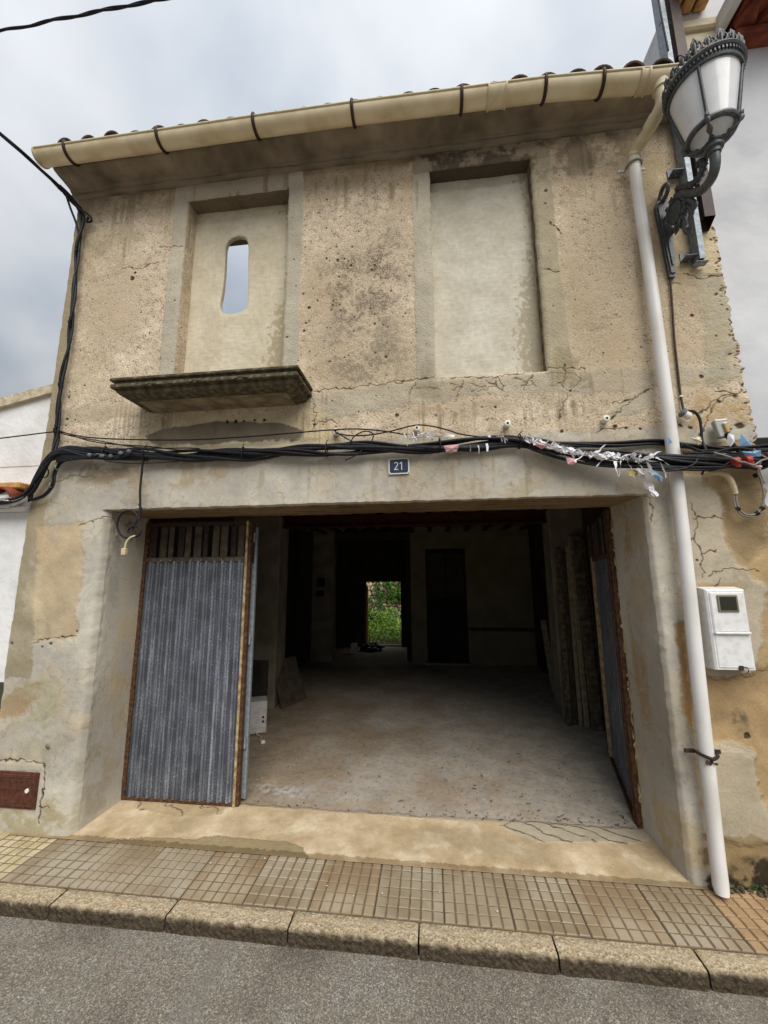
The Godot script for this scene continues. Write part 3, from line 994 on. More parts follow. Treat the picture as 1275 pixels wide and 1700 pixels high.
func front_wall_mesh() -> ArrayMesh:
	var xs := grid_lines(-2.80, 1.86, 0.016, [-2.2, 1.262, -1.795, -0.985, 0.072, 0.777, -2.21, -2.235, 1.272, 1.297])
	var ys := grid_lines(-0.04, 4.68, 0.016, [2.006, 2.0085, 2.0125, 2.76, 4.438, 4.434, 2.825])
	var nx := xs.size()
	var ny := ys.size()
	var v := PackedVector3Array()
	var uv := PackedVector2Array()
	v.resize(nx * ny)
	uv.resize(nx * ny)
	for j in ny:
		for i in nx:
			v[j * nx + i] = wall_point(xs[i], ys[j])
			uv[j * nx + i] = fuv(xs[i], ys[j])
	var idx := PackedInt32Array()
	for j in ny - 1:
		var cy := (ys[j] + ys[j + 1]) * 0.5
		for i in nx - 1:
			var cx := (xs[i] + xs[i + 1]) * 0.5
			var open := false
			for h in HOLES:
				if cx > h[0] and cx < h[1] and cy > h[2] and cy < h[3]:
					open = true
					break
			if open:
				continue
			var a := j * nx + i
			idx.append_array([a, a + nx + 1, a + 1, a, a + nx, a + nx + 1])
	# reveals: strips from the worn edge back into the wall; the picture runs on round the corner
	var strips := [
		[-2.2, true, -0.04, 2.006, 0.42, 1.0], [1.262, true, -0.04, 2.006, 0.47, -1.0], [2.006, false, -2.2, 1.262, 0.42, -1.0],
		[-1.795, true, 2.76, 4.438, 0.13, 1.0], [-0.985, true, 2.76, 4.438, 0.13, -1.0], [4.438, false, -1.795, -0.985, 0.13, -1.0],
		[0.072, true, 2.825, 4.434, 0.11, 1.0], [0.777, true, 2.825, 4.434, 0.11, -1.0], [4.434, false, 0.072, 0.777, 0.11, -1.0], [2.825, false, 0.072, 0.777, 0.11, 1.0]]
	for s in strips:
		var line := PackedFloat32Array()
		for q in (ys if s[1] else xs):
			if q >= s[2] - 0.0005 and q <= s[3] + 0.0005:
				line.append(q)
		var rows := int(s[4] / 0.018) + 1
		var start := v.size()
		for r in rows + 1:
			var d: float = s[4] * r / rows
			for q in line:
				var p := wall_point(s[0], q) if s[1] else wall_point(q, s[0])
				var t := smooth01(0.0, 0.10, d)
				var base: Vector3 = Vector3(s[0], q, 0.0) if s[1] else Vector3(q, s[0], 0.0)
				var sx: float = s[0] + s[5] * (d + 0.01)
				var bump := relief(sx, q) if s[1] else relief(q, sx)
				var pos := Vector3(lerpf(p.x, base.x, t), lerpf(p.y, base.y, t), p.z * (1.0 - t) - d)
				if s[1]:
					pos.x += bump * s[5] * t
				else:
					pos.y += bump * s[5] * t
				v.append(pos)
				var along: float = q
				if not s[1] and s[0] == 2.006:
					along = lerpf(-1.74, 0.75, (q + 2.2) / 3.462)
				elif not s[1] and s[0] > 4.0:
					along = lerpf(s[2] + 0.14, s[3] - 0.14, (q - s[2]) / (s[3] - s[2]))
				uv.append(fuv(sx, q) if s[1] else fuv(along, sx))
		var c := line.size()
		for r in rows:
			for i in c - 1:
				var a := start + r * c + i
				# facing: into the opening
				if (s[1] and s[5] > 0.0) or (not s[1] and s[5] < 0.0):
					idx.append_array([a, a + c, a + c + 1, a, a + c + 1, a + 1])
				else:
					idx.append_array([a, a + c + 1, a + c, a, a + 1, a + c + 1])
	# the broken end of the plaster on the right, and the plain left side
	for side in [0, 1]:
		var start := v.size()
		for j in ny:
			var p := v[j * nx + (nx - 1 if side == 1 else 0)]
			v.append(p)
			v.append(p + Vector3(-0.01 if side == 1 else 0.01, 0, -0.07 if side == 1 else -0.5))
			uv.append(fuv(1.86 if side == 1 else -2.8, ys[j]))
			uv.append(fuv(1.80 if side == 1 else -2.5, ys[j]))
		for j in ny - 1:
			var a := start + j * 2
			if side == 1:
				idx.append_array([a, a + 3, a + 1, a, a + 2, a + 3])
			else:
				idx.append_array([a, a + 1, a + 3, a, a + 3, a + 2])
	var arr := []
	arr.resize(Mesh.ARRAY_MAX)
	arr[Mesh.ARRAY_VERTEX] = v
	arr[Mesh.ARRAY_TEX_UV] = uv
	arr[Mesh.ARRAY_INDEX] = idx
	arr[Mesh.ARRAY_NORMAL] = soft_normals(v, idx)
	var am := ArrayMesh.new()
	am.add_surface_from_arrays(Mesh.PRIMITIVE_TRIANGLES, arr)
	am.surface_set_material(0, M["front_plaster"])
	return am


func soft_normals(v: PackedVector3Array, idx: PackedInt32Array) -> PackedVector3Array:
	var n := PackedVector3Array()
	n.resize(v.size())
	for i in range(0, idx.size(), 3):
		var a := idx[i]
		var b := idx[i + 1]
		var c := idx[i + 2]
		var f := (v[c] - v[a]).cross(v[b] - v[a])
		n[a] += f
		n[b] += f
		n[c] += f
	for i in n.size():
		n[i] = n[i].normalized() if n[i].length_squared() > 0.0 else Vector3.BACK
	return n


# ------------------------------------------------------------------ road, kerb and paving
const KZ0 := 0.345
const KZ1 := 0.452
const ROAD_Y := -0.062


func build_road_and_pavement() -> void:
	edge_noise = fnl(61, 1.0, 3)
	var tone := fnl(62, 1.6, 4)
	var b := B.new()
	b.use_col = true
	# fine sheet near the kerb, coarse to the horizon
	var grid := func(x0: float, x1: float, z0: float, z1: float, nx: int, nz: int) -> void:
		for j in nz:
			for i in nx:
				var q := []
				for c in [[0, 0], [0, 1], [1, 1], [1, 0]]:
					var x := lerpf(x0, x1, float(i + c[0]) / nx)
					var z := lerpf(z0, z1, float(j + c[1]) / nz)
					var near := 1.0 if absf(x) < 3.4 and z < 2.6 else 0.0
					q.append(Vector3(x, ROAD_Y + near * 0.005 * tone.get_noise_2d(x * 0.7, z * 0.7), z))
				b.quad(q[0], q[1], q[2], q[3])
				for c in [0, 2, 1, 0, 3, 2]:
					var p: Vector3 = q[c]
					var t := 1.0 + 0.26 * tone.get_noise_2d(p.x * 0.8, p.z * 0.8) + 0.16 * tone.get_noise_2d(p.x * 3.5, p.z * 3.5 + 9.0)
					var edge := clampf((0.60 - p.z) / 0.14, 0.0, 1.0) * clampf(0.5 + 1.5 * tone.get_noise_2d(p.x * 1.3, 7.0), 0.0, 1.0)
					t *= 1.0 - 0.3 * edge
					b.col.append(Color(t * 1.03, t * 0.99, t * 0.92))
	grid.call(-3.4, 3.4, 0.43, 2.6, 170, 60)
	grid.call(-60.0, -3.4, 0.43, 2.6, 8, 1)
	grid.call(3.4, 60.0, 0.43, 2.6, 8, 1)
	grid.call(-60.0, 60.0, 2.6, 60.0, 10, 6)
	var road := put("road", b.mesh(M["asphalt"]), self)
	road.set_meta("kind", "structure")
	# ground under everything, out to the horizon behind the houses
	var gb := B.new()
	gb.box(Vector3(0, -0.35, 0), Vector3(300, 0.3, 300))
	var under := put("ground", gb.mesh(M["earth"]), self)
	under.set_meta("kind", "structure")

	var pav := setting("pavement")
	put_box("mortar_bed", pav, Vector3(-8.0, -0.08, -0.03), Vector3(8.0, -0.012, KZ0 + 0.02), M["joint_dark"], 0.0)
	# cement fillet where the paving meets the wall
	var joints := [-2.266, -1.867, -1.567, -1.257, -0.937, -0.612, -0.30, 0.025, 0.336, 0.657, 0.993, 1.30]
	var mats := ["paving_a", "paving_a", "paving_c", "paving_b", "paving_a", "paving_b"]
	var all := [-4.2, -3.88, -3.56, -3.24, -2.92, -2.60]
	all.append_array(joints)
	for i in 8:
		all.append(1.30 + 0.32 * (i + 1))
	for i in all.size() - 1:
		var x0: float = all[i] + 0.001
		var x1: float = all[i + 1] - 0.001
		var mk: String = mats[(i * 5 + 2) % 6]
		if x1 < -2.2:
			mk = "paving_yellow"
		elif x0 < -1.5:
			mk = "paving_c" if i % 2 == 0 else "paving_a"
		elif x0 > 1.25:
			mk = "paving_warm"
		var tb := B.new()
		var n := 6
		var z0 := -0.01
		var z1 := KZ0 - 0.006
		var tilt := rng.randf_range(-0.002, 0.002)
		var drop := rng.randf_range(-0.002, 0.001)
		var gb2 := B.new()
		gb2.box(Vector3((x0 + x1) * 0.5, -0.0208, (z0 + z1) * 0.5), Vector3(x1 - x0, 0.033, z1 - z0), 0.002)
		for a in n:
			for c in n:
				var px0 := lerpf(x0, x1, float(a) / n) + 0.0032
				var px1 := lerpf(x0, x1, float(a + 1) / n) - 0.0032
				var pz0 := lerpf(z0, z1, float(c) / n) + 0.0032
				var pz1 := lerpf(z0, z1, float(c + 1) / n) - 0.0032
				var wear := rng.randf_range(-0.0012, 0.0006)
				var f := 0.003
				var y0 := -0.0045
				var yl := drop - tilt + wear
				var yr := drop + tilt + wear
				var o := [Vector3(px0, y0, pz0), Vector3(px1, y0, pz0), Vector3(px1, y0, pz1), Vector3(px0, y0, pz1)]
				var t := [Vector3(px0 + f, yl, pz0 + f), Vector3(px1 - f, yr, pz0 + f), Vector3(px1 - f, yr, pz1 - f), Vector3(px0 + f, yl, pz1 - f)]
				tb.quad(t[3], t[2], t[1], t[0])
				for e in 4:
					var e2 := (e + 1) % 4
					tb.quad(o[e2], o[e], t[e], t[e2])
		put("paving_tile", tb.mesh(M[mk], gb2.mesh(M["groove"])), pav)
	# kerb stones: rounded nose, pale top, face dark with road dirt
	var kj := [-3.60, -3.02, -2.44, -1.857, -1.257, -0.67, -0.089, 0.486, 1.052, 1.63, 2.21, 2.79]
	var kn := fnl(63, 9.0, 4)
	for i in kj.size() - 1:
		var x0: float = kj[i] + 0.004
		var x1: float = kj[i + 1] - 0.004
		var kb := B.new()
		kb.use_col = true
		var prof := []
		prof.append(Vector2(KZ0 + 0.002, -0.09))
		prof.append(Vector2(KZ0 + 0.002, -0.006))
		prof.append(Vector2(KZ0 + 0.006, -0.001))
		for q in 9:
			prof.append(Vector2(lerpf(KZ0 + 0.012, KZ1 - 0.013, q / 8.0), 0.0))
		for q in range(1, 6):
			var a := PI * 0.5 * q / 5.0
			prof.append(Vector2(KZ1 - 0.013 + 0.010 * sin(a), -0.010 * (1.0 - cos(a))))
		for q in range(1, 8):
			prof.append(Vector2(KZ1 - 0.003 + 0.005 * q / 7.0, -0.010 - 0.080 * q / 7.0))
		var nx := 46
		var off := rng.randf() * 40.0
		var pos := func(ii: int, jj: int) -> Vector3:
			var t := float(ii) / nx
			var x := lerpf(x0, x1, t)
			var p: Vector2 = prof[jj]
			var e := minf(t, 1.0 - t) * (x1 - x0)
			var rd := maxf(0.007 - e, 0.0)
			var w := kn.get_noise_3d(x * 0.8 + off, p.x * 4.0, p.y * 4.0)
			var w2 := kn.get_noise_3d(x * 9.0 + off, p.x * 9.0, p.y * 9.0)
			var k := 0.0025 * w + 0.0022 * w2
			var y := p.y - rd * 0.6 + (k if jj > 2 else 0.0)
			var z := p.x + (k * 1.4 - rd * 0.5 if jj > 11 else 0.0)
			return Vector3(x, y, z)
		var tint := func(p: Vector3) -> Color:
			var w := kn.get_noise_2d(p.x * 1.2 + off, p.z * 1.5)
			var w2 := kn.get_noise_2d(p.x * 5.0 + off, p.y * 5.0 + p.z * 3.0)
			var top := Color(0.58, 0.485, 0.345).lerp(Color(0.66, 0.585, 0.455), clampf(0.5 + w, 0.0, 1.0))
			var greyed := clampf((KZ0 + 0.03 - p.z) * 40.0 + w * 2.4 - 0.6, 0.0, 1.0)
			top = top.lerp(Color(0.36, 0.32, 0.24), greyed * 0.8)
			var dirty := clampf(maxf((-0.004 - p.y) * 120.0, (p.z - KZ1 + 0.015) * 70.0) + w2 * 0.6, 0.0, 1.0)
			var dirt := Color(0.070, 0.057, 0.043).lerp(Color(0.125, 0.102, 0.076), clampf(0.5 + w2 * 1.2, 0.0, 1.0))
			return top.lerp(dirt, dirty)
		for jj in prof.size() - 1:
			for ii in nx:
				var q := [pos.call(ii, jj), pos.call(ii, jj + 1), pos.call(ii + 1, jj + 1), pos.call(ii + 1, jj)]
				kb.quad(q[0], q[1], q[2], q[3])
				for c in [0, 2, 1, 0, 3, 2]:
					kb.col.append(tint.call(q[c]))
		for e in [0, nx]:
			var o := Vector3(x0 if e == 0 else x1, -0.06, (KZ0 + KZ1) * 0.5)
			for jj in prof.size() - 1:
				var p: Vector3 = pos.call(e, jj)
				var q: Vector3 = pos.call(e, jj + 1)
				if e == 0:
					kb.tri(o, q, p)
				else:
					kb.tri(o, p, q)
				for c in 3:
					kb.col.append(Color(0.13, 0.11, 0.08))
		put("kerb_stone", kb.mesh(M["kerb"]), pav)
	# floor of the garage and the ochre apron in its doorway, painted as one surface
	build_floor()


func build_floor() -> void:
	var w := 920
	var h := 1320
	var x0 := -2.6
	var z1 := 0.02
	var px := 0.005
	var a := noise_bytes(fnl(201, 0.006, 4), w, h)
	var b := noise_bytes(fnl(202, 0.022, 4), w, h)
	var c := noise_bytes(fnl(203, 0.09, 4), w, h)
	var d := noise_bytes(fnl(204, 0.3, 2), w, h)
	var col := PackedByteArray()
	col.resize(w * h * 3)
	var hh := PackedFloat32Array()
	hh.resize(w * h)
	var grey_patch := PackedVector2Array([Vector2(0.39, -0.375), Vector2(0.52, -0.46), Vector2(1.05, -0.50), Vector2(1.25, -0.42), Vector2(1.255, -0.34), Vector2(1.15, -0.30), Vector2(0.90, -0.285), Vector2(0.58, -0.25)])
	var low_patch := PackedVector2Array([Vector2(-2.0, 0.03), Vector2(-1.75, -0.045), Vector2(-1.45, -0.06), Vector2(-1.28, -0.10), Vector2(-1.05, -0.095), Vector2(-0.88, -0.10), Vector2(-0.76, -0.055), Vector2(-0.70, 0.03)])
	var slab := PackedVector2Array([Vector2(-2.12, -0.42), Vector2(-1.42, -0.42), Vector2(-1.38, -0.30), Vector2(-1.66, -0.25), Vector2(-2.0, -0.30)])
	var k := 0
	for j in h:
		var z := z1 - (j + 0.5) * px
		for i in w:
			var x := x0 + (i + 0.5) * px
			var fa := (a[k] - 128) / 128.0
			var fb_ := (b[k] - 128) / 128.0
			var fc := (c[k] - 128) / 128.0
			var fd := (d[k] - 128) / 128.0
			# bare concrete: grey to the right, trodden brown dirt to the left
			var brown := clampf((0.15 - x) * 0.7 + fa * 1.1 + fb_ * 0.7, 0.0, 1.0)
			var r := lerpf(0.665, 0.575, brown)
			var g := lerpf(0.628, 0.515, brown)
			var bl := lerpf(0.578, 0.440, brown)
			var q := 1.0 + 0.10 * fb_ + 0.06 * fc + 0.03 * fd
			var hv := 0.0004 * fd + 0.0007 * fc + 0.002 * fb_
			if fd + fc < -0.9:
				q *= 0.8
			# spilled white dust by the left door
			var dx := (x + 1.12) / 0.30
			var dz := (z + 0.62 - (x + 1.12) * 0.12) / 0.085
			var dust := clampf((1.0 - dx * dx - dz * dz) * 1.2, 0.0, 1.0) * clampf(0.55 + fc * 1.4 + fb_ * 0.7, 0.0, 1.0)
			r = lerpf(r, 0.70, dust * 0.8); g = lerpf(g, 0.69, dust * 0.8); bl = lerpf(bl, 0.68, dust * 0.8)
			# ochre apron
			var line := -0.425 + 0.018 * fb_ + 0.010 * fc - 0.03 * clampf((x - 0.2) * 0.6, 0.0, 1.0)
			var ap := clampf((z - line) * 90.0, 0.0, 1.0)
			if ap > 0.0:
				var t := clampf(0.5 + fa * 0.8 + fb_ * 0.6, 0.0, 1.0)
				var ar := lerpf(0.705, 0.800, t)
				var ag := lerpf(0.615, 0.722, t)
				var ab := lerpf(0.480, 0.605, t)
				if fb_ > 0.28:
					var pale := clampf((fb_ - 0.28) * 3.0, 0.0, 0.7)
					ar = lerpf(ar, 0.82, pale); ag = lerpf(ag, 0.76, pale); ab = lerpf(ab, 0.65, pale)
				if fa < -0.15:
					var gr := clampf((-0.15 - fa) * 2.4, 0.0, 0.6)
					ar = lerpf(ar, 0.66, gr); ag = lerpf(ag, 0.60, gr); ab = lerpf(ab, 0.49, gr)
				var wp := Vector2(x + fb_ * 0.03 + fc * 0.008, z + fc * 0.010 + fb_ * 0.012)
				if Geometry2D.is_point_in_polygon(wp, grey_patch):
					var gz := fposmod((x * 0.86 - z * 1.3) * 7.0 + fb_ * 0.35, 1.0)
					var groove := 1.0 if gz < 0.14 and fa + fb_ > -0.5 else 0.0
					ar = 0.70 - 0.20 * groove; ag = 0.655 - 0.20 * groove; ab = 0.570 - 0.18 * groove
					hv += 0.004 - groove * 0.006
				elif Geometry2D.is_point_in_polygon(wp, low_patch):
					ar = 0.60; ag = 0.535; ab = 0.41
					hv += 0.003
				elif Geometry2D.is_point_in_polygon(wp, slab):
					ar = lerpf(ar, 0.68, 0.7); ag = lerpf(ag, 0.60, 0.7); ab = lerpf(ab, 0.47, 0.7)
					if fposmod((x * 0.8 - z * 1.5) * 4.5 + fb_ * 0.4, 1.0) < 0.07:
						hv -= 0.005
						ar *= 0.75; ag *= 0.72; ab *= 0.7
					hv += 0.002
				if z > -0.02 + fc * 0.012:
					ar *= 0.80; ag *= 0.78; ab *= 0.74
				r = lerpf(r, ar, ap); g = lerpf(g, ag, ap); bl = lerpf(bl, ab, ap)
				q = lerpf(q, 1.0 + 0.045 * fc + 0.05 * fd + 0.04 * fb_, ap)
				hv += 0.003 * ap
			# cracked lip between floor and apron
			if absf(z - line + 0.012) < 0.004 + 0.003 * fc and fa + fb_ * 0.5 > -0.35:
				q *= 0.80
				hv -= 0.0015
			col[k * 3] = clampi(int(r * q * 255.0), 0, 255)
			col[k * 3 + 1] = clampi(int(g * q * 255.0), 0, 255)
			col[k * 3 + 2] = clampi(int(bl * q * 255.0), 0, 255)
			hh[k] = hv * 50.0 + 0.5
			k += 1
	var m := StandardMaterial3D.new()
	m.resource_name = "garage_floor"
	m.albedo_texture = ImageTexture.create_from_image(Image.create_from_data(w, h, false, Image.FORMAT_RGB8, col))
	m.heightmap_enabled = true
	m.heightmap_texture = ImageTexture.create_from_image(Image.create_from_data(w, h, false, Image.FORMAT_RF, hh.to_byte_array()))
	m.heightmap_scale = 2.0
	m.roughness = 0.92
	m.metallic_specular = 0.25
	var fbm := B.new()
	fbm.use_uv = true
	var un := fnl(64, 1.4, 3)
	var nx := 90
	var nz := 130
	var p := func(i: int, j: int) -> Vector3:
		var x := lerpf(x0, x0 + w * px, float(i) / nx)
		var z := lerpf(z1, z1 - h * px, float(j) / nz)
		return Vector3(x, 0.004 + 0.004 * un.get_noise_2d(x, z) * clampf(-z * 6.0, 0.0, 1.0), z)
	for j in nz:
		for i in nx:
			var q := [p.call(i, j), p.call(i + 1, j), p.call(i + 1, j + 1), p.call(i, j + 1)]
			var u := [Vector2(float(i) / nx, float(j) / nz), Vector2(float(i + 1) / nx, float(j) / nz), Vector2(float(i + 1) / nx, float(j + 1) / nz), Vector2(float(i) / nx, float(j + 1) / nz)]
			fbm.quad(q[0], q[1], q[2], q[3])
			for c2 in [0, 2, 1, 0, 3, 2]:
				fbm.uv.append(u[c2])
	var floor_ := put("garage_floor", fbm.mesh(m), self)
	floor_.set_meta("kind", "structure")
	var slab_ := put("floor_slab", box_mesh(Vector3(4.7, 0.12, 6.62), M["earth"], 0.0), self, Vector3(-0.3, -0.065, -3.32))
	slab_.set_meta("kind", "structure")


# ------------------------------------------------------------------ the house
var house: Node3D


func sweep_x(prof: Array, x0: float, x1: float, n: int, wob: float, mat: Material, ends := true) -> ArrayMesh:
	# a moulding: outline of (z, y) from wall to front, carried along x with an uneven hand-run line
	var b := B.new()
	var p := func(i: int, k: int) -> Vector3:
		var x := lerpf(x0, x1, float(i) / n)
		var q: Vector2 = prof[k]
		var w := wob * edge_noise.get_noise_2d(x * 1.5, k * 0.7) + wob * 0.5 * edge_noise.get_noise_2d(x * 9.0, k * 3.0)
		return Vector3(x, q.y + w, q.x + (w if k > 0 and k < prof.size() - 1 else 0.0))
	for i in n:
		for k in prof.size() - 1:
			b.quad(p.call(i, k), p.call(i + 1, k), p.call(i + 1, k + 1), p.call(i, k + 1))
	if ends:
		for e in [0, n]:
			var poly := PackedVector2Array()
			for k in prof.size():
				var q: Vector3 = p.call(e, k)
				poly.append(Vector2(q.z, q.y))
			var idx := Geometry2D.triangulate_polygon(poly)
			for t in range(0, idx.size(), 3):
				var q := [p.call(e, idx[t]), p.call(e, idx[t + 1]), p.call(e, idx[t + 2])]
				var nn: Vector3 = (q[1] - q[0]).cross(q[2] - q[0])
				if (nn.x > 0.0) == (e == n):
					b.tri(q[0], q[1], q[2])
				else:
					b.tri(q[0], q[2], q[1])
	return b.mesh(mat)


func infill_mesh(x0: float, x1: float, y0: float, y1: float, z: float, slit: Array, mat: Material) -> ArrayMesh:
	# plaster skin that blocks a window, hand-trowelled; with an opening when slit is given
	var b := B.new()
	var wn := fnl(int(x0 * 10.0) + 70, 2.2, 4)
	var zz := func(x: float, y: float) -> Vector3:
		return Vector3(x, y, z + 0.007 * wn.get_noise_2d(x, y) + 0.0025 * wn.get_noise_2d(x * 9.0, y * 4.0))
	if slit.is_empty():
		var nx := 46
		var ny := 100
		for j in ny:
			for i in nx:
				var q := []
				for c in [[0, 0], [1, 0], [1, 1], [0, 1]]:
					q.append(zz.call(lerpf(x0, x1, float(i + c[0]) / nx), lerpf(y0, y1, float(j + c[1]) / ny)))
				b.quad(q[0], q[1], q[2], q[3])
		return b.mesh(mat)
	var inner := smooth(vs(slit), 5)
	var m := inner.size() - 1
	var ctr := Vector2(0, 0)
	for q in m:
		ctr += Vector2(inner[q].x, inner[q].y) / m
	var rows := 26
	var at := func(k: int, r: int) -> Vector3:
		var a := Vector2(inner[k % m].x, inner[k % m].y)
		var d := (a - ctr).normalized()
		var t := 1e9
		if absf(d.x) > 1e-4:
			t = minf(t, ((x1 if d.x > 0 else x0) - ctr.x) / d.x)
		if absf(d.y) > 1e-4:
			t = minf(t, ((y1 if d.y > 0 else y0) - ctr.y) / d.y)
		var o := ctr + d * t
		var f := float(r) / rows
		var q := a.lerp(o, f)
		var p: Vector3 = zz.call(q.x, q.y)
		if r == 0:
			p.z -= 0.006
		return p
	for k in m:
		for r in rows:
			b.quad(at.call(k, r), at.call(k, r + 1), at.call(k + 1, r + 1), at.call(k + 1, r))
	# corners between the rays
	for s in [[x0, y0], [x1, y0], [x1, y1], [x0, y1]]:
		for k in m:
			var p: Vector3 = at.call(k, rows)
			var q: Vector3 = at.call(k + 1, rows)
			if absf(p.x - q.x) > 0.001 and absf(p.y - q.y) > 0.001 and ((absf(p.x - s[0]) < 0.002 and absf(q.y - s[1]) < 0.002) or (absf(q.x - s[0]) < 0.002 and absf(p.y - s[1]) < 0.002)):
				b.tri(p, zz.call(s[0], s[1]), q)
	for k in m:
		var p: Vector3 = at.call(k, 0)
		var q: Vector3 = at.call(k + 1, 0)
		var back := Vector3(0, 0, -0.03)
		b.quad(p, q, q + back, p + back)
	return b.mesh(mat)


func infill_material(key: String, light: Color, dark: Color, strip: Color, side: float) -> StandardMaterial3D:
	var w := 256
	var h := 512
	var a := noise_bytes(fnl(301 + int(side * 7), 0.012, 4), w, h)
	var b := noise_bytes(fnl(302, 0.05, 4), w, h)
	var d := noise_bytes(fnl(303, 0.3, 2), w, h)
	# trowel marks: noise drawn out sideways
	var st := fnl(304, 0.03, 4)
	var col := PackedByteArray()
	col.resize(w * h * 3)
	var hh := PackedFloat32Array()
	hh.resize(w * h)
	var k := 0
	for j in h:
		for i in w:
			var s := st.get_noise_2d(i * 0.6, j * 2.6)
			var t := clampf(0.5 + (a[k] - 128) / 150.0 + s * 0.25, 0.0, 1.0)
			var c := dark.lerp(light, t)
			var e := float(i) / w if side > 0.0 else 1.0 - float(i) / w
			var edge := clampf((e - 0.86 - 0.10 * sin(j * 0.011) + (b[k] - 128) * 0.0012) * 16.0, 0.0, 1.0)
			c = c.lerp(strip, edge * 0.75)
			c = c * (1.0 + (d[k] - 128) * 0.0003 + (b[k] - 128) * 0.0003)
			if s > 0.42:
				c = c * 0.95
			col[k * 3] = clampi(int(c.r * 255), 0, 255)
			col[k * 3 + 1] = clampi(int(c.g * 255), 0, 255)
			col[k * 3 + 2] = clampi(int(c.b * 255), 0, 255)
			hh[k] = 0.5 + s * 0.35 + (b[k] - 128) * 0.0006 - edge * 0.3 + (d[k] - 128) * 0.0003
			k += 1
	var m := StandardMaterial3D.new()
	m.resource_name = key
	m.albedo_texture = ImageTexture.create_from_image(Image.create_from_data(w, h, false, Image.FORMAT_RGB8, col))
	m.heightmap_enabled = true
	m.heightmap_texture = ImageTexture.create_from_image(Image.create_from_data(w, h, false, Image.FORMAT_RF, hh.to_byte_array()))
	m.heightmap_scale = 0.3
	m.roughness = 0.95
	m.metallic_specular = 0.25
	m.uv1_triplanar = true
	M[key] = m
	return m


func with_uv(am: ArrayMesh, x0: float, x1: float, y0: float, y1: float) -> ArrayMesh:
	var arr := am.surface_get_arrays(0)
	var v: PackedVector3Array = arr[Mesh.ARRAY_VERTEX]
	var uv := PackedVector2Array()
	uv.resize(v.size())
	for i in v.size():
		uv[i] = Vector2((v[i].x - x0) / (x1 - x0), (y1 - v[i].y) / (y1 - y0))
	arr[Mesh.ARRAY_TEX_UV] = uv
	var out := ArrayMesh.new()
	out.add_surface_from_arrays(Mesh.PRIMITIVE_TRIANGLES, arr)
	out.surface_set_material(0, am.surface_get_material(0))
	return out


